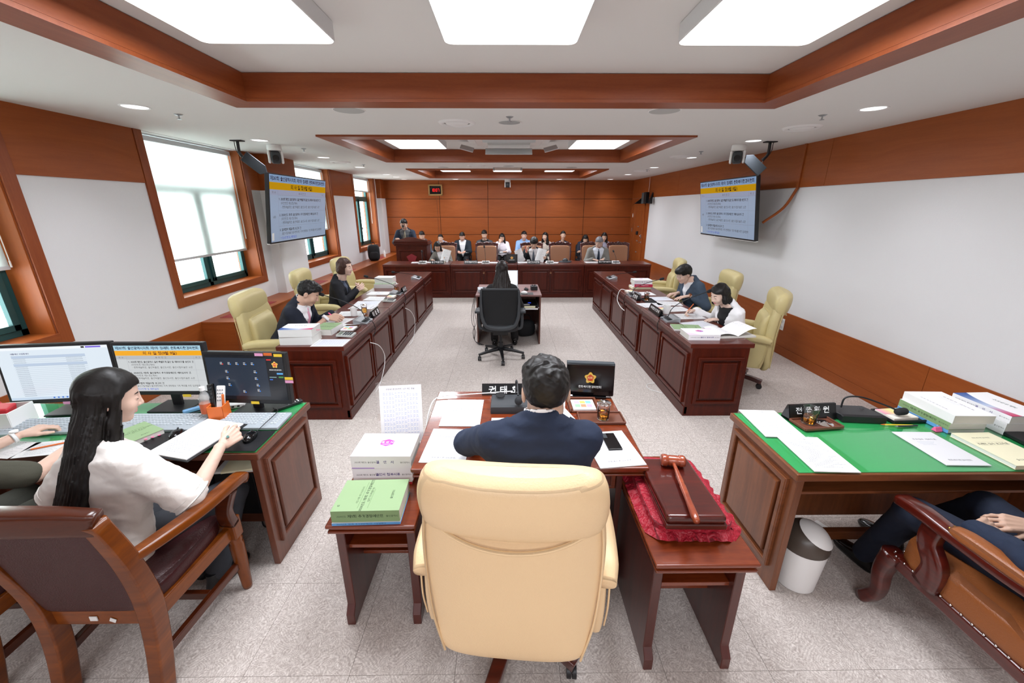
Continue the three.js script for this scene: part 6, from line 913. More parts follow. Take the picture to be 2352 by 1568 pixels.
for (const [x, z, r, m, l] of [[2.06, -4.2, -1.3, M2.table, 'sheet under the white-jacketed woman\'s flat hand'], [2.1, -4.55, -1.5, M2.page, 'sheet being written on with the orange pencil'], [2.08, -4.9, -1.4, M2.page, 'opened folder page beyond the orange pencil'], [1.86, -5.13, -1.35, M2.cover2, 'large sheet at the aisle edge of the middle desk'], [2.12, -5.22, -1.7, M2.page, 'sheet overlapping the joint by the middle desk'], [2.1, -5.5, -1.5, M2.table, 'sheet under the hands of the woman in glasses'], [1.98, -5.85, -1.5, M2.page, 'sheet lying before the books of the middle desk']]) paper(l, x, D, z, r, m, 0.235, 0.31);
mug('white ribbed cup beside the long name plate', 1.89, D, -4.68, 0.042, 0.1); paper('red and white memo pad near the ribbed cup', 1.88, D, -4.86, -1.4, P2.gold, 0.13, 0.1, 0.02, 'memo_pad', 'notes');
mic('silver microphone leaning to the white-jacketed woman', 1.82, D, -4.38, PI / 2, [-0.02, 0.29, 0.4]); plate('부위원장 안 영 애', 'long name plate facing the aisle by the ribbed cup', 1.77, D, -4.7, -PI / 2, 0.36, 0.08);
mic('silver microphone leaning to the woman in glasses', 1.8, D, -5.7, PI / 2, [-0.02, 0.2, 0.38]); plate('손 명 희', 'short name plate beside the tea glass', 1.77, D, -5.47, -PI / 2, 0.2, 0.08); tray('black tray under the tea glass on the middle desk', 1.9, D, -5.36, PI / 2, 0.22, 0.14, M.black); glassCup('tea glass on the black tray', 1.88, D + 0.008, -5.38, 0.7, 0.095, 0.036);
book('yellow-edged book lowest in the far right pile', 2.08, D, -6.32, 0.0, 0.29, 0.03, 0.21, { plain: M.paperYellow, pages: M.paperYellow }); book('book with a red spine in the far right pile', 2.1, D + 0.0305, -6.3, -0.03, 0.28, 0.045, 0.2, { spine: P2.spineRed, plain: M.red }); book('white book with purple emblem topping the far right pile', 2.09, D + 0.076, -6.31, 0.03, 0.28, 0.06, 0.2, { cover: P2.hex, spine: P2.hexSpine });
paper('orange and white sticky notes by the white cable', 1.82, D, -5.98, -1.5, P2.gold, 0.14, 0.1, 0.02, 'sticky_notes', 'notes'); mic('silver microphone lying low on the bare door end desk', 1.84, D, -7.16, PI / 2, [0.02, 0.07, 0.42]);
pen('orange pencil in the white-jacketed woman\'s hand', [2.05, 0.76, -4.56], [2.14, 0.9, -4.55], M.orange, 0.005, M.paperYellow);
// far desks
plate('울산박물관장', 'black name plate of the museum director', -1.58, D, -9.2, 0, 0.28, 0.07); plate('문화예술회관장', 'black name plate of the arts centre director', -0.83, D, -9.2, 0, 0.3, 0.07); plate('울산도서관장', 'black name plate of the library director', 0.58, D, -9.18, 0, 0.28, 0.07); plate('울산시립미술관장', 'black name plate of the art museum director', 2.18, D, -9.2, 0, 0.3, 0.07);
for (const [x, h, l] of [[-1.92, 0.2, 'white based microphone beside the museum director plate'], [-0.5, 0.3, 'white based microphone beside the arts centre plate'], [0.95, 0.12, 'white based microphone beside the library director plate'], [2.44, 0.2, 'white based microphone beside the art museum plate']]) mic(l, x, D, -9.25, PI, [0.03, h, 0.16], M.plasticWhite, 0.17);
for (const [x, z, r, w, l] of [[-2.0, -9.4, 0.1, 0.4, 'wide white sheets before the lectern'], [-1.62, -9.42, -0.05, 0.35, 'sheets under the arms of the woman in grey'], [-0.68, -9.4, 0.2, 0.3, 'sheets near the arts centre plate'], [-0.3, -9.35, -0.1, 0.35, 'sheets before the small emblem screen'], [0.4, -9.4, 0.05, 0.35, 'sheets before the man with the red pen'], [1.0, -9.35, -0.2, 0.3, 'sheet beside the library microphone'], [1.95, -9.4, 0.1, 0.35, 'sheets under the grey-haired man\'s hands'], [2.4, -9.42, -0.1, 0.35, 'sheets behind the art museum microphone']]) paper(l, x, D, z, r, M2.page, w, 0.21, 0.004);
for (const [x, z, l] of [[-1.45, -9.42, 'small glass by the woman in grey'], [-0.93, -9.4, 'small glass by the arts centre plate']]) glassCup(l, x, D, z, 0.2, 0.075, 0.03, 0);
{ const m = thing('mug', 'white cup before the man with the red pen', 'mug', [0.47, D, -9.42]); mesh('cup_body', lathe([[0, 0], [0.024, 0], [0.036, 0.055], [0.033, 0.055], [0.022, 0.004], [0, 0.004]], 20), M.plasticWhite, m); const k = thing('dark_cap', 'dark cap-shaped object on the far desk before an empty chair', 'hat', [1.33, D, -9.5]); mesh('crown', sp(0.07, 0, 0.02, 0, [1, 0.9, 1]), M.darkGrey, k); mesh('brim', cy(0.15, 0.14, 0.015, 0, 0.01, 0, 24), M.darkGrey, k); }
function heldSheet(label, x, y, z, rx, ry, rz, w = 0.21, h = 0.3) { const g = new THREE.PlaneGeometry(w, h, 8, 1), p = g.attributes.position; for (let i = 0; i < p.count; i++) p.setZ(i, 0.03 * Math.sin((p.getX(i) / w + 0.5) * PI)); g.computeVertexNormals(); const m = mesh('held_paper', g, std(0xffffff, 0.8, { map: pageTex, side: THREE.DoubleSide }), scene, { uv: 1 }); m.position.set(x, y, z); m.rotation.set(rx, ry, rz); return tag(m, label, 'paper'); }
heldSheet('curved page turned up by the woman in the grey jacket', -1.44, 0.88, -9.55, -0.4, -0.3, -0.3); heldSheet('white sheet held out by the man with the red pen', 0.76, 0.9, -9.5, -0.3, -0.3, -0.3); heldSheet('white sheet standing beside the man with the red pen', 0.28, 0.88, -9.62, -0.2, 0.5, 0.4);
pen('red pen held up by the man in the black suit', [0.44, 0.95, -9.58], [0.4, 1.1, -9.56], M.red, 0.008, M.red);
function smallScreen(label, x, y, z, turn, w, h) { const t = thing('desk_monitor', label, 'screen', [x, y, z], turn); mesh('case', [bx(w, h, 0.05, 0, h / 2 + 0.012, 0, 0.008, -0.12), bx(w * 0.7, 0.014, 0.12, 0, 0.007, -0.01, 0.003)], M.blackGloss, t); mesh('top_edge', bx(w, 0.018, 0.055, 0, h + 0.01, -0.018, 0.004, -0.12), M.slate, t); const s = mesh('display', new THREE.PlaneGeometry(w * 0.8, h * 0.74), std(0x050505, 0.15, { emissive: 0xffffff, emissiveMap: standbyTex, emissiveIntensity: 0.55 }), t, { uv: 1 }); s.position.set(0, h / 2 + 0.014, 0.0265); s.rotation.x = -0.12; return t; }
smallScreen('small black screen with a flower emblem standing on the far desk', 0.09, D, -9.36, 0, 0.26, 0.17); smallScreen('black screen with golden emblem on the presiding desk', 0.54, 0.761, -2.46, -0.12, 0.31, 0.215);
// papers held by the row at the back
[-2.52, -1.98, -1.34, -0.69, -0.17, 0.48, 1.1, 1.63, 2.29, 2.85].forEach((x, i) => paper(['papers on the tablet behind the lectern', 'papers on the tablet of the woman in pale blue', 'papers on the tablet of the man in the open white shirt', 'papers on the tablet of the man in charcoal', 'papers on the tablet of the woman with her hand at her mouth', 'papers on the tablet of the man in the blue shirt', 'papers on the tablet of the woman in beige', 'papers on the tablet of the woman in the navy jacket', 'papers on the tablet of the woman with bowed head', 'papers on the tablet beside the door'][i], x + 0.04, 0.697, -12.12, 0.05 * (i % 3 - 1), M2.page, 0.22, 0.22, 0.006, 'document', 'paper', 'papers on the writing tablets'));
// --- presiding desk
const PD = 0.7605;
plate('권 태 호', 'name plate with three letters on the presiding desk', -0.03, PD, -2.5, 0, 0.29, 0.07, 1);
{ const t = thing('conference_unit', 'grey conference microphone unit on the presiding desk', 'microphone', [0.02, PD, -2.33]); mesh('base', at(ext([[-0.12, 0], [0.12, 0], [0.12, 0.014], [-0.1, 0.05], [-0.12, 0.045]], 0.25, 0.004), -0.125, 0, 0, 0, PI / 2, 0), M.darkGrey, t); mesh('speaker_grille', cy(0.03, 0.03, 0.004, -0.07, 0.046, -0.05, 20, 0.16), M.black, t); for (const x of [-0.085, 0.0]) mesh('button', bx(x ? 0.02 : 0.05, 0.004, 0.03, x, 0.028, 0.07, 0.002, 0.16), M.black, t); mesh('gooseneck', tube([[0.03, 0.045, -0.06], [0.03, 0.13, -0.07], [0.035, 0.16, -0.0], [0.04, 0.11, 0.09]], 0.005, 24, 8), M.black, t); mesh('windscreen', sp(0.024, 0.042, 0.085, 0.115, [1, 1.1, 1]), M.blackSoft, t); }
paper('cover sheet with blue rule on the presiding desk', -0.28, PD, -2.23, -0.02, M2.cover, 0.235, 0.335, 0.004); paper('sheet with blank margin under the left elbow', -0.32, PD, -1.87, -0.06, M2.cover2, 0.23, 0.32, 0.003); paper('wide sheets spread before the seated man', 0.06, PD, -2.04, 0.0, M2.page, 0.32, 0.23, 0.004); paper('sheet showing past the right shoulder', 0.3, PD, -2.1, 0.3, M2.page, 0.21, 0.297, 0.003); paper('stapled sheets under the phone', 0.54, PD, -1.83, 0.12, M2.cover2, 0.235, 0.32, 0.005); 
{ const t = thing('phone', 'black smartphone lying on the stapled sheets', 'phone', [0.55, PD + 0.005, -1.885], 0.06); mesh('phone_body', bx(0.075, 0.009, 0.158, 0, 0.0045, 0, 0.004), M.blackGloss, t); mesh('camera_bump', bx(0.02, 0.002, 0.045, -0.022, 0.0095, -0.05, 0.001), M.darkGrey, t); }
tray('brown tray under the covered glass on the presiding desk', 0.55, PD, -2.14, 0, 0.26, 0.13, std(0x6b4030, 0.35)); glassCup('covered cut glass of tea on the presiding desk', 0.56, PD + 0.008, -2.13, 0.45, 0.1, 0.038);
{ const t = thing('desk_organizer', 'brown wooden note holder beside the golden emblem screen', 'organizer', [0.52, PD, -2.3]); const m = std(0x6e3d28, 0.4); mesh('organizer_base', bx(0.28, 0.012, 0.16, 0, 0.006, 0, 0.003), m, t); mesh('divider', [bx(0.012, 0.03, 0.16, -0.134, 0.015, 0, 0.003), bx(0.012, 0.03, 0.16, 0.035, 0.015, 0, 0.003), bx(0.18, 0.03, 0.012, -0.05, 0.015, -0.075, 0.003)], m, t); }
paper('bright coloured index notes in the wooden holder', 0.47, PD + 0.012, -2.29, 0, P2.memo, 0.14, 0.13, 0.01, 'sticky_notes', 'notes');
tag(mesh('cable', tube([[0.03, 0.79, -2.47], [-0.1, 0.785, -2.46], [-0.3, 0.775, -2.45], [-0.47, 0.768, -2.42], [-0.505, 0.72, -2.3], [-0.51, 0.5, -2.15], [-0.5, 0.25, -2.1], [-0.5, 0.02, -2.1]], 0.004, 60, 6), M.plasticWhite), 'white cable running over the corner of the presiding desk', 'cable');
// side tables
const SD = 0.6205;
book('thin blue book under the green book', -0.635, SD, -1.565, 0.03, 0.3, 0.014, 0.215, { spine: txt(594, 40, '#5b9ad2', (g, w, h) => HG(g, '2026년도 제1회 추가경정예산안 사업설명서', 40, 8, 22, { color: '#123' })), plain: std(0x5b9ad2, 0.6) });
book('green budget book on the side table, top of its pair', -0.635, SD + 0.0145, -1.57, 0.02, 0.3, 0.058, 0.215, { cover: P2.green, spine: P2.greenSpine, plain: std(0x7f9b6c, 0.6) });
book('thin red-edged book under the two white books', -0.638, SD, -1.845, -0.02, 0.3, 0.016, 0.215, { plain: M.red, spine: M.red, pages: M.paperEdge }); book('white settlement annex book in the middle of the side table pile', -0.638, SD + 0.0165, -1.85, 0.01, 0.3, 0.072, 0.215, { spine: P2.hexSpine2 }); book('white settlement book with pink hexagon topping the side table pile', -0.638, SD + 0.089, -1.85, -0.01, 0.3, 0.072, 0.215, { cover: P2.hex, spine: P2.hexSpine });
{ const t = thing('document_stand', 'clear stand propping up a printed table behind the white books', 'document stand', [-0.62, SD, -2.04], 0.1); const a = -0.22; mesh('acrylic_back', bx(0.25, 0.4, 0.004, 0, 0.2, -0.04, 0.002, a), M.glass, t); mesh('sheet', at(new THREE.PlaneGeometry(0.235, 0.335), 0.012, 0.215, -0.0375, a), std(0xffffff, 0.8, { map: tableTex, side: THREE.DoubleSide }), t, { uv: 1 }); mesh('foot', bx(0.25, 0.006, 0.07, 0, 0.003, 0.0, 0.002), M.glass, t); }
// gavel set
{
  const c = thing('cushion', 'crimson velvet cushion with ruffled edge under the gavel block', 'cushion', [0.8, SD, -1.63], -0.02), W = 0.35, Dp = 0.5, g = puff(W, 0.06, Dp, 0, 0.03, 0, 9, 0, 0, 0, 34), p = g.attributes.position; for (let i = 0; i < p.count; i++) { const x = p.getX(i), z = p.getZ(i); if (p.getY(i) > 0.02) p.setY(i, p.getY(i) + 0.003 * wob(x, 0.3, z, 90) + 0.003 * wob(x + 1, 0.8, z, 45)); } g.computeVertexNormals(); mesh('cushion_top', g, M.redVelvet, c);
  const P = [], I = [], n = 320; for (let i = 0; i <= n; i++) { const a = i / n * 2 * PI, k = 16, cx = Math.cos(a), sz = Math.sin(a), m = (Math.abs(cx) ** k + Math.abs(sz) ** k) ** (-1 / k), bxs = cx * m * W / 2, bz = sz * m * Dp / 2, r1 = Math.sin(i * 0.55) * 0.5 + 0.5 * Math.sin(i * 0.23 + 1), nx = Math.abs(cx) > Math.abs(sz) ? Math.sign(cx) : 0, nz = nx ? 0 : Math.sign(sz); for (let j = 0; j <= 4; j++) { const q = j / 4, o = -0.012 + q * 0.05 + 0.006 * r1 * q; P.push(bxs + nx * o, 0.03 - 0.022 * q + 0.011 * r1 * q, bz + nz * o); } }
  for (let i = 0; i < n; i++) for (let j = 0; j < 4; j++) { const o = i * 5 + j; I.push(o, o + 5, o + 1, o + 1, o + 5, o + 6); } const rg = new THREE.BufferGeometry(); rg.setAttribute('position', new THREE.Float32BufferAttribute(P, 3)); rg.setIndex(I); rg.computeVertexNormals(); const rm = M.redVelvet.clone(); rm.side = THREE.DoubleSide; mesh('ruffle', rg, rm, c);
  const b = thing('sounding_block', 'dark polished wooden sounding block on the crimson cushion', 'gavel block', [0.785, SD + 0.0605, -1.56], -0.02); mesh('block_top', bx(0.25, 0.04, 0.42, 0, 0.045, 0, 0.018), M.mahog, b); mesh('block_base', bx(0.255, 0.028, 0.425, 0, 0.015, 0, 0.006), M.mahog, b);
  const gv = thing('gavel', 'turned wooden gavel lying on the dark sounding block', 'gavel', [0.808, SD + 0.156, -1.7]); gv.rotation.set(0, -0.14, 0); const gm = phy(0xffffff, 0.3, { map: woodTex([128, 50, 26], [164, 76, 42], 41), clearcoat: 0.8, clearcoatRoughness: 0.1 });
  mesh('head', at(lathe([[0, -0.055], [0.026, -0.055], [0.029, -0.048], [0.029, -0.03], [0.023, -0.026], [0.026, -0.02], [0.026, 0.02], [0.023, 0.026], [0.029, 0.03], [0.029, 0.048], [0.026, 0.055], [0, 0.055]], 28), 0, 0, 0, 0, 0, PI / 2), gm, gv); mesh('handle', at(lathe([[0, 0], [0.008, 0.0], [0.009, 0.06], [0.013, 0.15], [0.011, 0.17], [0.014, 0.18], [0.013, 0.26], [0.016, 0.36], [0.013, 0.39], [0, 0.395]], 18), 0, -0.002, 0.01, PI / 2 + 0.02, 0, 0), gm, gv);
}
// --- expert member's desk (right)
const CD = 0.7565;
plate('전 문 위 원', 'name plate of the expert member on the green desk', 1.81, CD, -2.16, 0.08, 0.3, 0.09);
tray('brown tray with a glass beside the expert member plate', 1.79, CD, -2.07, 0.12, 0.24, 0.12, std(0x6b4030, 0.35)); glassCup('cut glass of tea before the expert member plate', 1.75, CD + 0.008, -2.08, 0.4, 0.1, 0.042, 0); { const t = thing('glass_coaster', 'round cut-glass lid lying on the brown tray', 'lid', [1.84, CD + 0.008, -2.07]); mesh('disc', lathe([[0, 0.012], [0.01, 0.012], [0.016, 0.006], [0.042, 0.004], [0.045, 0], [0, 0]], 28), M.cup, t); }
{ const t = thing('conference_unit', 'black conference microphone unit on the green desk', 'microphone', [2.1, CD, -2.19], -0.1); mesh('base', at(ext([[-0.1, 0], [0.1, 0], [0.1, 0.012], [-0.08, 0.04], [-0.1, 0.036]], 0.24, 0.004), -0.12, 0, 0, 0, PI / 2, 0), M.black, t); mesh('gooseneck', tube([[-0.06, 0.036, -0.02], [-0.05, 0.1, -0.02], [0.02, 0.115, -0.01], [0.14, 0.085, 0.02], [0.21, 0.06, 0.04]], 0.005, 30, 8), M.black, t); mesh('windscreen', at(new THREE.CapsuleGeometry(0.022, 0.028, 6, 14), 0.23, 0.055, 0.045, 0, 0, 1.75), M.blackSoft, t); for (const z of [-0.02, 0.06]) mesh('button', bx(z > 0 ? 0.1 : 0.02, 0.003, 0.012, z > 0 ? 0 : 0.06, z > 0 ? 0.022 : 0.032, z, 0.001), M.darkGrey, t); }
for (const [x, z, r, m, l] of [[1.535, -2.09, -0.06, M2.page, 'stacked sheets at the corner of the green desk'], [1.58, -1.78, -0.05, M2.page, 'sheet hanging over the front edge of the green desk'], [2.26, -1.825, -0.03, M2.cover2, 'thin report lying in the middle of the green desk']]) paper(l, x, CD, z, r, m, 0.215, 0.31, 0.004);
tray('black tray with bright notes behind the pencil', 2.37, CD, -2.16, 0.05, 0.24, 0.15, M.black); paper('rainbow coloured note block on the black tray', 2.34, CD + 0.008, -2.16, 0.1, P2.gold, 0.16, 0.12, 0.016, 'sticky_notes', 'notes');
pen('yellow pencil lying on the green desk', [2.16, CD + 0.005, -2.06], [2.34, CD + 0.005, -2.05], M.yellowNote, 0.004, M.orange); pen('grey pen lying beside the yellow pencil', [2.22, CD + 0.006, -2.035], [2.36, CD + 0.006, -2.045], M.slate, 0.005);
{ const t = thing('seal_case', 'round blue seal case on the green desk', 'case', [2.19, CD, -2.12]); mesh('case_body', cy(0.034, 0.034, 0.02, 0, 0.01, 0, 24), M.plasticWhite, t); mesh('case_lid', cy(0.033, 0.03, 0.012, 0, 0.026, 0, 24), M.blueDk, t); }
book('blue book lowest of the pile on the green desk', 2.56, CD, -2.12, PI / 2 * -1 + 0.03, 0.3, 0.02, 0.215, { plain: std(0x5b9ad2, 0.6), spine: std(0x5b9ad2, 0.6) }); book('green budget book in the pile on the green desk', 2.56, CD + 0.0205, -2.12, -PI / 2 + 0.02, 0.3, 0.045, 0.215, { spine: P2.greenSpine, plain: std(0x7f9b6c, 0.6) }); book('white report topping the green book on the green desk', 2.57, CD + 0.066, -2.11, -PI / 2 - 0.03, 0.31, 0.05, 0.225, { cover: std(0xffffff, 0.7, { map: coverTex2 }) });
book('thick white settlement book behind the green book pile', 2.86, CD, -2.1, -PI / 2, 0.3, 0.07, 0.22, { spine: P2.hexSpine2 }); book('white report with red and blue corner at the back of the green desk', 2.86, CD + 0.0705, -2.1, -PI / 2 + 0.03, 0.3, 0.045, 0.22, { cover: P2.grad, spine: P2.hexSpine });
book('cream covered report by the edge of the green desk', 2.55, CD, -1.79, 0.02, 0.215, 0.022, 0.3, { cover: P2.cream, plain: M.paperYellow }); { const t = thing('diary', 'black leather diary over white papers on the green desk', 'book', [2.84, CD, -1.82], -0.1); mesh('cover_board', bx(0.2, 0.02, 0.27, 0, 0.01, 0, 0.004), M.black, t); mesh('lettering', at(new THREE.PlaneGeometry(0.06, 0.03), 0, 0.0206, -0.05, -PI / 2), std(0xffffff, 0.5, { map: canvas(128, 64, (g, w, h) => { g.fillStyle = '#17181a'; g.fillRect(0, 0, w, h); HG(g, '2026', w / 2, 10, 34, { center: 1, color: '#aaa' }); }) }), t, { uv: 1 }); }
{ const t = thing('binder_clip', 'pink binder clip by the green desk book pile', 'clip', [2.43, CD, -2.0], 0.1); mesh('clip_body', at(ext([[-0.014, 0], [0.014, 0], [0.004, 0.022], [-0.004, 0.022]], 0.04, 0.001), -0.02, 0, 0, 0, PI / 2), M.pink, t); mesh('clip_arm', tube([[-0.012, 0.02, 0], [-0.01, 0.035, 0], [0.01, 0.035, 0], [0.012, 0.02, 0]], 0.0012, 12, 6), M.chrome, t); }
{ const t = thing('waste_bin', 'white round waste bin with brown swing lid', 'bin', [1.575, 0, -1.7]); mesh('bin_body', lathe([[0, 0.002], [0.088, 0.002], [0.094, 0.01], [0.112, 0.26], [0.108, 0.26], [0, 0.255]], 36), M.plasticWhite, t); mesh('lid', lathe([[0.114, 0.255], [0.116, 0.27], [0.112, 0.3], [0.098, 0.335], [0.07, 0.362], [0.03, 0.376], [0, 0.379]], 36), std(0x4e443c, 0.35), t, { label: 'dark brown lid' }); mesh('swing_flap', at(new THREE.SphereGeometry(0.1235, 28, 14, 0, 2 * PI, 0, 0.78), 0, 0.2625, 0, 0.32, 0, -0.32, [1, 1, 1]), M.plasticWhite, t, { label: 'white oval flap' }); }
{ const t = thing('floor_outlet', 'white outlet box on the floor under the green desk', 'outlet', [1.98, 0, -2.06], 0.4); mesh('box_body', bx(0.12, 0.02, 0.1, 0, 0.01, 0, 0.004), M.plasticWhite, t); mesh('socket_face', cy(0.02, 0.02, 0.004, 0, 0.021, 0, 16), M.grey, t); }
// --- clerks' computer desk (left)
function monitor(label, x, z, turn, w, h, y0, mat, notes = []) { const t = thing('monitor', label, 'monitor', [x, CD, z], turn); mesh('bezel', bx(w, h, 0.035, 0, y0 + h / 2, 0, 0.005, -0.06), M.black, t); const s = mesh('screen', new THREE.PlaneGeometry(w - 0.035, h - 0.045), mat, t, { uv: 1 }); s.position.set(0, y0 + h / 2 + 0.006, 0.0185); s.rotation.x = -0.06; mesh('stand_neck', bx(0.06, y0 + 0.1, 0.02, 0, (y0 + 0.1) / 2, -0.03, 0.004), M.black, t); mesh('stand_base', bx(0.24, 0.012, 0.17, 0, 0.006, -0.01, 0.005), M.black, t); for (const [nx, ny, c, l] of notes) mesh('sticky_tab', bx(0.05, 0.017, 0.001, nx, y0 + ny, 0.021 - (ny - h / 2) * 0.06 + 0.002, 0.0002, -0.06), c, t, { label: l }); return t; }
const scr = (tex, k = 0.6) => std(0x060606, 0.25, { emissive: 0xffffff, emissiveMap: tex, emissiveIntensity: k });
const mapTex = canvas(1000, 560, (g, w, h) => { g.fillStyle = '#26303f'; g.fillRect(0, 0, w, h); g.fillStyle = '#14181f'; g.fillRect(w * 0.78, 0, w * 0.22, h); g.fillRect(0, 0, w, h * 0.06); g.fillRect(0, h * 0.92, w, h * 0.08); const sp_ = [[0.2, 0.2], [0.3, 0.2], [0.4, 0.2], [0.5, 0.2], [0.6, 0.2], [0.25, 0.38], [0.25, 0.53], [0.26, 0.68], [0.62, 0.38], [0.62, 0.53], [0.63, 0.68], [0.63, 0.8], [0.44, 0.83]]; sp_.forEach(([x, y], i) => { g.fillStyle = '#d9dde2'; g.fillRect(w * x - 14, h * y - 22, 28, 6); g.fillRect(w * x - 16, h * y - 6, 26, 8); g.fillStyle = '#b98a5a'; g.fillRect(w * x - 8, h * y + 4, 14, 5); g.fillStyle = i ? '#2f7fe0' : '#e03a3a'; g.beginPath(); g.arc(w * x + 18, h * y + 2, 8, 0, 7); g.fill(); }); emblem(g, w * 0.89, h * 0.2, 42); HG(g, '문화복지환경위원회', w * 0.89, h * 0.3, 18, { center: 1, bold: 1, color: '#fff', fit: 190 }); g.fillStyle = '#d33'; g.fillRect(w * 0.79, h * 0.08, 60, 14); g.fillStyle = '#5aa9e8'; g.fillRect(w * 0.9, h * 0.38, 80, 20); g.fillStyle = '#4c8f4c'; g.fillRect(w * 0.92, h * 0.46, 60, 18); g.fillStyle = '#8aa'; g.fillRect(w * 0.8, h * 0.47, 90, 10); g.fillStyle = '#36c'; g.fillRect(w * 0.8, h * 0.52, 40, 14); });
const sheetTex = canvas(1000, 600, (g, w, h) => { g.fillStyle = '#dbe6f0'; g.fillRect(0, 0, w, h); g.fillStyle = '#eef3f8'; g.fillRect(0, 0, w, h * 0.05); g.fillStyle = '#7a66d8'; g.fillRect(w * 0.8, h * 0.012, w * 0.14, h * 0.03); g.fillStyle = '#111'; g.fillRect(w * 0.76, h * 0.012, w * 0.03, h * 0.03); HG(g, '세출예산 사업명세서', w * 0.12, h * 0.1, 18, { color: '#446', bold: 1 }); for (const [y0, n] of [[0.15, 3], [0.3, 16]]) { g.fillStyle = '#b9c9de'; g.fillRect(w * 0.12, h * y0, w * 0.66, h * 0.05); g.strokeStyle = '#a9b8c8'; for (let i = 0; i <= n; i++) { g.beginPath(); g.moveTo(w * 0.12, h * (y0 + 0.05 + i * 0.035)); g.lineTo(w * 0.78, h * (y0 + 0.05 + i * 0.035)); g.stroke(); lines(g, w * 0.13, h * (y0 + 0.06 + i * 0.035), w * 0.12, 1, 5, '#7d8a9a', 4); lines(g, w * 0.6, h * (y0 + 0.06 + i * 0.035), w * 0.16, 1, 5, '#7d8a9a', 4); } } g.fillStyle = '#c3d4e6'; g.fillRect(0, h * 0.95, w, h * 0.05); g.fillStyle = '#2f6fd0'; for (let i = 0; i < 9; i++) g.fillRect(w * (0.38 + i * 0.04), h * 0.96, 16, 16); });
monitor('monitor showing a white budget table, pink tab below', -2.69, -2.29, 0.12, 0.62, 0.37, 0.07, scr(sheetTex, 0.75), [[0.0, 0.0, M.pinkNote, 'pink tab'], [0.22, 0.0, M.orange, 'orange tab']]);
monitor('monitor showing the orange-banded meeting agenda', -2.1, -2.32, 0.0, 0.55, 0.335, 0.1, scr(agendaTex2, 0.75), [[0.12, 0.0, M.yellowNote, 'yellow tab']]);
monitor('dark monitor showing the seating plan with coloured sticky tabs', -1.565, -2.27, -0.06, 0.51, 0.325, 0.065, scr(mapTex, 0.8), [[0.03, 0.01, M.yellowNote, 'yellow tab'], [0.1, 0.315, M.pinkNote, 'pink tab'], [0.155, 0.318, M.orange, 'orange tab'], [0.215, 0.312, M.yellowNote, 'yellow tab'], [0.262, 0.17, M.yellowNote, 'yellow tab'], [0.262, 0.15, M.pinkNote, 'pink tab']]);
function keyboard(label, x, z, turn, w = 0.42, d = 0.15, y = CD) { const t = thing('keyboard', label, 'keyboard', [x, y, z], turn); mesh('keyboard_case', bx(w, 0.018, d, 0, 0.012, 0, 0.005, 0.04), std(0xa3abb1, 0.5), t); const kg = prep(bx(0.0155, 0.006, 0.0155, 0, 0, 0, 0.0025)), km = std(0xb9c0c5, 0.55), n = Math.floor((w - 0.03) / 0.019), keys = []; for (let r = 0; r < 6; r++) for (let i = 0; i < n; i++) { if (r === 5 && i > 3 && i < 9) continue; if (i === Math.floor(n * 0.72) || i === Math.floor(n * 0.88)) continue; keys.push([-w / 2 + 0.022 + i * 0.019, 0.0225 - (r - 2.5) * 0.0008, -d / 2 + 0.022 + r * 0.0205]); } keys.push([-w / 2 + 0.022 + 6 * 0.019, 0.0205, -d / 2 + 0.022 + 5 * 0.0205]); keys.forEach((p) => share('key', kg, km, t, p)); return t; }
keyboard('grey keyboard before the dark seating plan monitor', -1.5, -2.125, 0, 0.38, 0.17); keyboard('grey keyboard before the agenda monitor', -2.03, -2.115, 0.0, 0.5, 0.18); keyboard('grey keyboard under the typing hands', -2.62, -2.08, 0.08, 0.5, 0.17);
function mouse(label, x, z, turn, m = M.blackGloss, y = CD) { const t = thing('computer_mouse', label, 'mouse', [x, y, z], turn); mesh('mouse_shell', at(loft([[0, 0, 0.055, 0.1, 2.4], [0.012, 0, 0.06, 0.108, 2.3], [0.026, 0.004, 0.05, 0.085, 2.2], [0.036, 0.008, 0.02, 0.03, 2]], 20, 4), 0, 0.0, 0), m, t); mesh('wheel', cy(0.007, 0.007, 0.005, 0, 0.031, -0.028, 10, 0, 0, PI / 2), M.darkGrey, t); return t; }
function pad(label, x, z, turn, w, d, y = CD) { const m = mesh('mouse_pad', bx(w, 0.003, d, 0, 0.0015, 0, 0.001), M.black); m.position.set(x, y, z); m.rotation.y = turn; return tag(m, label, 'mouse pad'); }
pad('black mouse pad at the corner of the computer desk', -1.425, -1.93, 0.0, 0.22, 0.2); mouse('black mouse on the corner mouse pad', -1.41, -1.95, 0.15, M.blackGloss, CD + 0.003); pad('black mouse pad half under the clipboard', -1.86, -1.93, 0, 0.26, 0.18); mouse('black mouse between the clipboard and green booklet', -1.83, -1.98, 0.3, M.blackGloss, CD + 0.003);
tag(mesh('mouse_cable', tube([[-1.4, CD + 0.02, -2.0], [-1.385, CD + 0.035, -2.06], [-1.39, CD + 0.036, -2.2], [-1.44, CD + 0.02, -2.27]], 0.0022, 24, 6), M.black), 'thin black mouse cable crossing the grey keyboard', 'cable');
{ const t = thing('clipboard', 'black clipboard holding printed sheets under the writing hand', 'clipboard', [-1.675, CD + 0.004, -1.93], -0.24); mesh('board', bx(0.26, 0.006, 0.36, 0.012, 0.012, 0, 0.003, 0.03), M.black, t); const s = mesh('sheets', printBox(0.25, 0.006, 0.34), std(0xffffff, 0.85, { map: pageTex }), t, { uv: 1 }); s.position.set(0, 0.018, 0); s.rotation.x = 0.03; }
pen('patterned pen in the writing hand', [-1.455, 0.8, -1.865], [-1.405, 0.87, -1.79], std(0x5f8f8a, 0.5), 0.006);
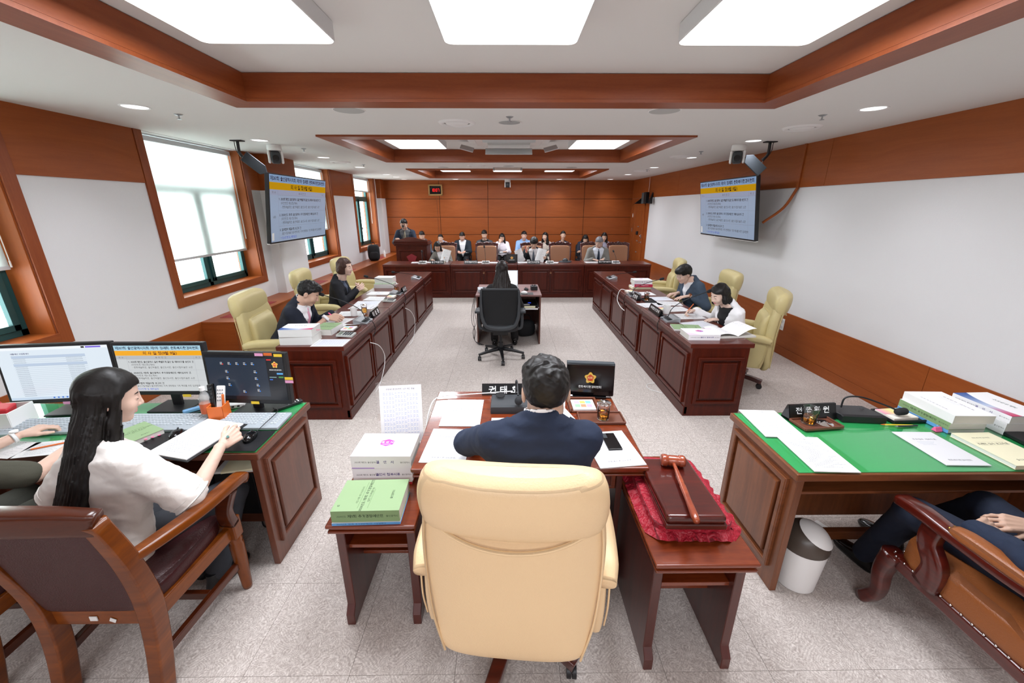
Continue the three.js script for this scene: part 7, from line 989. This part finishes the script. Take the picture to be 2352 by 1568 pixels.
{ const t = thing('water_bottle', 'clear plastic bottle with orange label and white cap', 'bottle', [-1.79, CD, -2.18]); mesh('bottle_body', lathe([[0, 0.002], [0.028, 0.002], [0.032, 0.01], [0.032, 0.03], [0.03, 0.035], [0.032, 0.045], [0.032, 0.11], [0.027, 0.125], [0.031, 0.135], [0.022, 0.16], [0.013, 0.175], [0.013, 0.19]], 24), phy(0xeef3f4, 0.12, { transmission: 0.75, thickness: 0.0, ior: 1.4, side: THREE.DoubleSide }), t); mesh('label_band', cy(0.0328, 0.0328, 0.062, 0, 0.076, 0, 24), std(0xd0663a, 0.5), t, { label: 'orange label' }); mesh('cap', cy(0.0155, 0.0145, 0.02, 0, 0.196, 0, 20), M.plasticWhite, t); }
{ const t = thing('pen_holder', 'orange leather holder with remotes and pens', 'pen holder', [-1.715, CD, -2.17], 0.15); mesh('holder_wall', [bx(0.085, 0.1, 0.005, 0, 0.05, 0.04, 0.002), bx(0.085, 0.1, 0.005, 0, 0.05, -0.04, 0.002), bx(0.005, 0.1, 0.085, 0.04, 0.05, 0, 0.002), bx(0.005, 0.1, 0.085, -0.04, 0.05, 0, 0.002), bx(0.085, 0.006, 0.085, 0, 0.003, 0, 0.001)], M.orange, t); }
{ const r = (l, x, y, z, rx, ry, rz, m, btn) => { const t = thing('remote_control', l, 'remote', [x, y, z]); t.rotation.set(rx, ry, rz); mesh('remote_case', bx(0.045, 0.018, 0.17, 0, 0, 0, 0.006), m, t); mesh('buttons', [...Array(12)].map((_, i) => cy(0.004, 0.004, 0.003, -0.012 + (i % 3) * 0.012, 0.01, -0.06 + Math.floor(i / 3) * 0.02, 8)), btn, t); }; r('black remote control standing in the orange holder', -1.75, CD + 0.13, -2.19, 1.2, 0.2, 0.3, M.blackGloss, M.darkGrey); r('white remote control standing in the orange holder', -1.7, CD + 0.12, -2.185, 1.25, 0, -0.15, M.plasticWhite, M.grey); r('black remote control lying at the far corner of the computer desk', -1.4, CD + 0.0095, -2.335, 0, -0.7, 0, M.black, M.plasticWhite); }
pen('orange highlighter standing in the orange holder', [-1.69, CD + 0.01, -2.165], [-1.675, CD + 0.16, -2.175], M.orange, 0.007, M.orange);
book('green booklet with coloured tabs by the grey keyboard', -2.04, CD, -1.99, -0.45, 0.2, 0.03, 0.14, { cover: P2.green, tabs: [1, 2, 3] });
for (const [x, z, r, m, l] of [[-2.42, -1.87, 0.2, M2.page, 'white sheet beside the forearm of the olive-shirted person'], [-2.62, -1.86, -0.1, M2.page, 'white sheet under the white wristwatch'], [-2.12, -1.86, 0.3, M2.cover2, 'pale sheet beside the long black hair']]) paper(l, x, CD, z, r, m, 0.21, 0.15, 0.002);
pen('orange pencil on the white sheet by the keyboard', [-2.5, CD + 0.007, -1.84], [-2.36, CD + 0.007, -1.92], M.orange, 0.004);
{ const t = thing('storage_box', 'white open box with red packets on the computer desk', 'box', [-2.93, CD, -2.1], 0.2); mesh('box_wall', [bx(0.24, 0.11, 0.006, 0, 0.055, 0.08, 0.001), bx(0.24, 0.11, 0.006, 0, 0.055, -0.08, 0.001), bx(0.006, 0.11, 0.16, 0.12, 0.055, 0, 0.001), bx(0.006, 0.11, 0.16, -0.12, 0.055, 0, 0.001)], M.plasticWhite, t); mesh('packets', [bx(0.08, 0.05, 0.12, -0.04, 0.11, 0, 0.01, 0.2, 0, 0.3), bx(0.07, 0.06, 0.1, 0.05, 0.1, 0.01, 0.01, 0, 0.3, -0.2)], M.red, t, { label: 'red packets' }); const j = thing('ink_bottle', 'small dark bottle by the agenda monitor', 'bottle', [-2.46, CD, -2.2]); mesh('jar', lathe([[0, 0], [0.022, 0], [0.024, 0.04], [0.012, 0.05], [0.012, 0.06]], 16), phy(0x22301c, 0.1), j); mesh('jar_cap', cy(0.014, 0.014, 0.015, 0, 0.065, 0, 14), M.black, j); const s = thing('stapler', 'blue stapler behind the keyboard', 'stapler', [-1.93, CD, -2.25], 0.8); mesh('stapler_base', bx(0.11, 0.01, 0.03, 0, 0.005, 0, 0.003), M.slate, s); mesh('stapler_arm', bx(0.11, 0.025, 0.028, 0, 0.025, 0, 0.008), std(0x6f9fc8, 0.4), s); const w = thing('wooden_stamp', 'pale wooden block beside the agenda monitor stand', 'block', [-1.89, CD, -2.31], 0.3); mesh('block_body', bx(0.12, 0.025, 0.035, 0, 0.0125, 0, 0.004), std(0x9a8a78, 0.6), w); mesh('block_tip', bx(0.03, 0.02, 0.03, 0.07, 0.011, 0, 0.003), M.plasticWhite, w); const h = thing('network_hub', 'white cable hub behind the grey keyboard', 'hub', [-1.74, CD, -2.33], 0.4); mesh('hub_case', bx(0.13, 0.025, 0.06, 0, 0.0125, 0, 0.005), M.plasticWhite, h); mesh('port', [-0.03, 0, 0.03].map((x) => bx(0.014, 0.01, 0.006, x, 0.013, 0.029, 0.001)), M.black, h); }
{ const p = thing('paper_pile', 'loose papers on the shelf under the computer desk', 'paper', [-1.47, 0.61, -1.99], 0.1); mesh('sheet', bx(0.22, 0.012, 0.28, 0, 0.007, 0, 0.001), M.paper, p); mesh('sheet', bx(0.2, 0.01, 0.26, 0.02, 0.018, 0.02, 0.001, 0, 0.12), M.paperYellow, p); const k = thing('power_strip', 'white power strip with black cables on the floor', 'power strip', [-1.47, 0, -2.2], 0.1); mesh('strip_case', bx(0.22, 0.035, 0.06, 0, 0.0175, 0, 0.006), M.plasticWhite, k); mesh('plug', [-0.06, 0, 0.06].map((x) => bx(0.03, 0.03, 0.035, x, 0.045, 0, 0.006)), M.black, k); mesh('plug_cable', tube([[-0.06, 0.06, 0], [-0.12, 0.08, 0.03], [-0.1, 0.03, 0.09], [0.0, 0.03, 0.1], [0.08, 0.05, 0.06], [0.06, 0.06, 0]], 0.005, 30, 6), M.black, k); const c = thing('computer_case', 'black computer case with yellow tab under the computer desk', 'computer', [-1.78, 0.05, -2.22]); mesh('case_body', bx(0.42, 0.4, 0.2, 0, 0.2, 0, 0.006), M.black, c); mesh('yellow_tab', bx(0.055, 0.018, 0.001, 0.12, 0.38, 0.101, 0), M.yellowNote, c); }
// --- stenographer's desk
const TD = 0.7505;
{ const t = thing('laptop', 'laptop with bright white screen on the plain brown desk', 'laptop', [-0.02, TD, -6.36], 0); mesh('laptop_base', bx(0.36, 0.016, 0.25, 0, 0.008, 0.02, 0.004), M.silver, t); mesh('laptop_lid', bx(0.36, 0.24, 0.008, 0, 0.13, -0.13, 0.003, -0.22), M.silver, t); const s = mesh('screen', new THREE.PlaneGeometry(0.34, 0.215), scr(canvas(512, 320, (g, w, h) => { g.fillStyle = '#f2f4f6'; g.fillRect(0, 0, w, h); lines(g, 40, 40, w - 80, 14, 18, '#c5ccd3', 5); }), 0.95), t, { uv: 1 }); s.position.set(0, 0.131, -0.1255); s.rotation.x = -0.22; }
{ const t = thing('steno_machine', 'light grey stenograph device on the plain brown desk', 'device', [-0.38, TD, -6.05], 0.1); mesh('device_case', bx(0.15, 0.05, 0.2, 0, 0.025, 0, 0.008), std(0xb9bec4, 0.5), t); mesh('device_keys', [...Array(9)].map((_, i) => bx(0.018, 0.008, 0.018, 0.02 + (i % 3) * 0.022 - 0.01, 0.053, -0.03 + Math.floor(i / 3) * 0.03, 0.002)), M.slate, t); const b = thing('recorder_box', 'small black recorder on the plain brown desk', 'device', [0.4, TD, -6.18], 0.05); mesh('recorder_case', bx(0.1, 0.06, 0.13, 0, 0.03, 0, 0.006), M.black, b); mesh('knob', [[-0.02, -0.03], [0.02, -0.03], [0, 0.02]].map(([x, z]) => cy(0.011, 0.011, 0.012, x, 0.065, z, 12)), M.darkGrey, b); mouse('black mouse beside the small black recorder', 0.28, -6.15, 0.3, M.black, TD); pad('small black pad under a white mouse', 0.27, -5.87, 0, 0.2, 0.16, TD); mouse('white mouse on the small black pad', 0.24, -5.88, 0.9, M.plasticWhite, TD + 0.003); }
{ const t = thing('steno_keyboard', 'black stenograph keyboard with blue display on the tray', 'keyboard', [0.3, 0.5485, -5.95], 0.1); mesh('steno_case', bx(0.26, 0.03, 0.2, 0, 0.016, 0, 0.008), M.black, t); mesh('steno_display', bx(0.045, 0.004, 0.03, 0.03, 0.033, -0.06, 0.001), std(0x1030c0, 0.3, { emissive: 0x3a5cff, emissiveIntensity: 0.6 }), t, { label: 'blue display' }); for (let i = 0; i < 5; i++) mesh('white_key', bx(0.022, 0.008, 0.05, -0.1 + i * 0.026, 0.034, 0.05, 0.002), M.plasticWhite, t); for (let i = 0; i < 3; i++) mesh('white_key', bx(0.016, 0.008, 0.08, 0.0, 0.034, -0.01 - i * 0.001, 0.002), M.plasticWhite, t); const r = thing('paper_roll', 'pale rolled paper on the tray edge', 'paper', [0.3, 0.5485, -5.81], 0.05); mesh('roll', cy(0.016, 0.016, 0.2, 0, 0.016, 0, 16, 0, 0, PI / 2), M.paperYellow, r); }
tag(mesh('cable_bundle', [0, 1, 2].map((i) => tube([[-0.47 - i * 0.01, 0.72, -5.9], [-0.5 - 0.02 * i, 0.5, -5.9], [-0.48 - 0.03 * i, 0.3, -5.88], [-0.53 + 0.02 * i, 0.18, -5.85], [-0.5, 0.05, -5.8], [-0.42 + 0.03 * i, 0.01, -5.72]], 0.004, 30, 6)), M.black), 'tangle of black cables hanging beside the plain brown desk', 'cable');
{ const b = thing('bag', 'black bag slumped under the plain brown desk', 'bag', [0.28, 0, -6.2], 0.3); mesh('bag_body', puff(0.3, 0.26, 0.2, 0, 0.13, 0, 3), M.blackSoft, b); mesh('bag_strap', tube([[-0.1, 0.24, 0], [-0.05, 0.34, 0.02], [0.05, 0.34, 0.02], [0.1, 0.24, 0]], 0.008, 16, 6), M.blackSoft, b); const b2 = thing('backpack', 'black backpack on the window ledge beside the lectern', 'bag', [-3.56, 0.6, -11.0], 0.4); mesh('pack_body', puff(0.3, 0.42, 0.2, 0, 0.21, 0, 4), M.blackSoft, b2); mesh('pack_pocket', puff(0.22, 0.2, 0.1, 0, 0.14, 0.1, 4), M.blackSoft, b2); mesh('pack_handle', tube([[-0.05, 0.4, 0], [-0.03, 0.46, 0], [0.03, 0.46, 0], [0.05, 0.4, 0]], 0.008, 12, 6), M.blackSoft, b2); const wb = thing('water_bottle', 'small white bottle beside the backpack', 'bottle', [-3.5, 0.6, -11.75]); mesh('bottle_body', lathe([[0, 0], [0.03, 0], [0.03, 0.13], [0.014, 0.16], [0.014, 0.18]], 18), M.plasticWhite, wb); mesh('cap', cy(0.016, 0.016, 0.02, 0, 0.19, 0, 14), M.white, wb); }
// desk-front cables
tag(mesh('cable', tube([[-1.5, 0.56, -4.2], [-1.44, 0.5, -4.28], [-1.43, 0.3, -4.42], [-1.44, 0.08, -4.2], [-1.47, 0.01, -4.1]], 0.004, 30, 6), M.plasticWhite), 'white cable down the desk before the pink-tied man', 'cable'); tag(mesh('cable', tube([[-1.5, 0.56, -5.78], [-1.44, 0.5, -5.84], [-1.42, 0.3, -5.98], [-1.44, 0.06, -5.85], [-1.47, 0.01, -5.7]], 0.004, 30, 6), M.plasticWhite), 'white cable down the middle window side desk', 'cable');
tag(mesh('cable', tube([[1.78, 0.77, -6.0], [1.7, 0.78, -6.02], [1.65, 0.65, -6.0], [1.67, 0.55, -5.85], [1.705, 0.52, -5.75]], 0.005, 30, 6), M.plasticWhite), 'white cable looping over the edge of the middle desk', 'cable'); tag(mesh('cable', tube([[1.7, 0.02, -4.3], [1.62, 0.006, -4.3], [1.59, 0.006, -4.18], [1.7, 0.006, -4.06]], 0.004, 24, 6), M.plasticWhite), 'white cable loop on the floor by the white wall side desk', 'cable');
// --- televisions, cameras, clock, speakers
function tv(label, s, xt, xb, yt, yb, z0, z1) { const w = z0 - z1, dx = xb - xt, h = Math.hypot(yt - yb, dx), t = thing('television', label, 'television', [s * (xt + xb) / 2, (yt + yb) / 2, (z0 + z1) / 2], -s * PI / 2), tilt = Math.atan2(dx, yt - yb), r = (g) => g.rotateX(tilt); mesh('frame', r(bx(w, h, 0.05, 0, 0, -0.026, 0.005)), M.black, t); mesh('silver_edge', r(bx(w, 0.012, 0.04, 0, -h / 2 - 0.004, -0.03, 0.003)), M.plasticWhite, t); const p = mesh('screen', r(at(new THREE.PlaneGeometry(w - 0.03, h - 0.035), 0, 0.004, 0.0008)), std(0x060606, 0.18, { emissive: 0xffffff, emissiveMap: agendaTex, emissiveIntensity: 0.46 }), t, { uv: 1 }); mesh('energy_label', r(bx(0.05, 0.1, 0.001, -w / 2 + 0.06, -h / 2 + 0.09, 0.002, 0)), M.paper, p); mesh('wall_mount', [bx(0.2, 0.3, 0.06, -s * 0.55, 0, -0.09, 0.006), bx(0.06, 0.1, 3.81 - (xt + xb) / 2 - 0.12, -s * 0.6, 0, -(3.81 - (xt + xb) / 2) / 2 - 0.04, 0.006), bx(0.16, 0.3, 0.02, -s * 0.6, 0, -(3.81 - (xt + xb) / 2) + 0.024, 0.004)], M.black, t); return t; }
tv('wall television on the window side showing the meeting agenda', -1, 3.0, 3.13, 2.37, 1.49, -5.52, -7.21); tv('wall television on the blank white wall showing the meeting agenda', 1, 3.3, 3.43, 2.36, 1.5, -5.75, -7.42);
tag(mesh('cable_duct', [bx(0.03, 0.52, 0.04, 3.79, 2.46, -5.62, 0.004), sweep([[3.79, 2.2, -5.62], [3.72, 1.95, -5.72], [3.55, 1.75, -5.85]], 0.035, 0.03, 10, 4, 8)], M.wood), 'brown cable duct bending from the wall to the right television', 'cable duct');
function ptz(label, x, z, turn) { const t = thing('ptz_camera', label, 'camera', [x, YC, z], turn); mesh('mount', lathe([[0, -0.075], [0.08, -0.075], [0.088, -0.06], [0.085, -0.01], [0.08, 0]], 28), M.plasticWhite, t); for (const s of [-1, 1]) mesh('yoke', bx(0.03, 0.15, 0.11, s * 0.075, -0.145, 0, 0.014), M.plasticWhite, t); mesh('camera_head', puff(0.115, 0.15, 0.13, 0, -0.15, 0.01, 5), M.darkGrey, t); mesh('lens', [cy(0.038, 0.038, 0.04, 0, -0.165, 0.075, 20, PI / 2), cy(0.028, 0.028, 0.01, 0, -0.165, 0.096, 20, PI / 2)], M.blackGloss, t); return t; }
ptz('white dome camera on the ceiling above the window side television', -3.02, -5.8, 0.5); ptz('white dome camera on the ceiling above the white wall television', 3.0, -5.75, -0.5); ptz('white dome camera on the ceiling close to the wood panel wall', 0, -12.72, 0);
function ant(label, s, x, z) { const t = thing('antenna_panel', label, 'antenna', [x, YC, z]); mesh('ceiling_plate', bx(0.14, 0.012, 0.08, 0, -0.006, 0, 0.003), M.black, t); mesh('drop_arm', [sweep([[0, -0.01, 0], [0.005 * s, -0.15, 0], [0.06 * s, -0.21, 0.0]], 0.03, 0.03, 12, 4, 8), tube([[-0.04 * s, -0.01, 0], [-0.03 * s, -0.12, 0], [0.06 * s, -0.24, 0]], 0.004, 16, 6)], M.black, t); mesh('panel_face', at(ext([[-0.13, -0.05], [0.11, -0.05], [0.16, 0.02], [0.1, 0.075], [-0.13, 0.075]], 0.025, 0.003), 0.15 * s, -0.27, 0, 0, s > 0 ? 0.25 : -0.25 + PI, s * -0.72), M.slate, t); return t; }
ant('dark slanted antenna panel hung beside the window side camera', 1, -3.25, -5.42); ant('dark slanted antenna panel hung beside the white wall camera', -1, 3.22, -5.45);
{ const t = thing('wall_clock', 'digital wall clock with red digits in a pale wooden frame', 'clock', [-2.17, 2.44, ZB]); mesh('clock_frame', [bx(0.42, 0.04, 0.05, 0, 0.135, 0.025, 0.005), bx(0.42, 0.04, 0.05, 0, -0.135, 0.025, 0.005), bx(0.04, 0.3, 0.05, 0.19, 0, 0.025, 0.005), bx(0.04, 0.3, 0.05, -0.19, 0, 0.025, 0.005)], std(0xb08a52, 0.5), t); const f = mesh('clock_face', new THREE.PlaneGeometry(0.35, 0.24), std(0x0a0a0a, 0.15, { emissive: 0xffffff, emissiveIntensity: 1.2, emissiveMap: canvas(350, 240, (g, w, h) => { g.fillStyle = '#000'; g.fillRect(0, 0, w, h); g.strokeStyle = '#ff1a1a'; g.lineWidth = 10; g.lineCap = 'round'; const S = { 1: [2, 5], 0: [1, 2, 3, 4, 5, 6], 7: [1, 2, 5] }, seg = (x, y, k) => { const a = 34, b = 38; const L = { 1: [0, 0, a, 0], 2: [a, 0, a, b], 5: [a, b, a, 2 * b], 6: [0, 2 * b, a, 2 * b], 4: [0, b, 0, 2 * b], 3: [0, 0, 0, b] }[k]; g.beginPath(); g.moveTo(x + L[0], y + L[1]); g.lineTo(x + L[2], y + L[3]); g.stroke(); }; [[1, 60], [0, 115], [0, 190], [7, 250]].forEach(([n, x]) => S[n].forEach((k) => seg(x, 85, k))); g.fillStyle = '#ff1a1a'; g.fillRect(165, 105, 9, 9); g.fillRect(165, 140, 9, 9); }) }), t, { uv: 1 }); f.position.z = 0.03; mesh('clock_cable', tube([[0.02, -0.15, 0.006], [0.02, -0.8, 0.006], [0.03, -1.6, 0.006]], 0.004, 16, 6), M.brownLeather, t); }
{ const t = thing('wall_speaker', 'black wedge speaker pair at the corner above the door', 'speaker', [3.76, 2.16, -11.35]); mesh('speaker_cabinet', [bx(0.1, 0.28, 0.1, -0.1, 0.02, -0.14, 0.006, 0, 0.6), bx(0.1, 0.28, 0.1, -0.1, 0.03, 0.04, 0.006, 0, 0.2)], M.black, t); mesh('speaker_bracket', [at(ext([[-0.15, -0.12], [0.12, -0.12], [0.12, 0.16]], 0.02, 0.002), -0.06, 0, 0.24, 0, 0.9, 0), at(ext([[-0.2, -0.12], [0.05, -0.12], [0.05, 0.05]], 0.02, 0.002), -0.14, 0, -0.3, 0, 0.3, 0), bx(0.05, 0.04, 0.3, -0.02, -0.08, -0.04, 0.004)], M.black, t); mesh('speaker_cable', cy(0.004, 0.004, 0.42, -0.02, 0.34, -0.06, 6), M.plasticWhite, t); }
{ const t = thing('microphone', 'black gooseneck microphone on the lectern', 'microphone', [-2.5, 1.2, -10.2]); mesh('mic_foot', cy(0.03, 0.025, 0.02, 0, -0.01, 0, 16), M.black, t); mesh('gooseneck', tube([[0, 0, 0], [-0.01, 0.12, 0.02], [-0.03, 0.24, -0.02], [-0.06, 0.3, -0.12]], 0.005, 24, 8), M.black, t); mesh('windscreen', sp(0.025, -0.065, 0.31, -0.14, [1, 1.3, 1]), M.blackSoft, t); }
renderer.render(scene, camera);
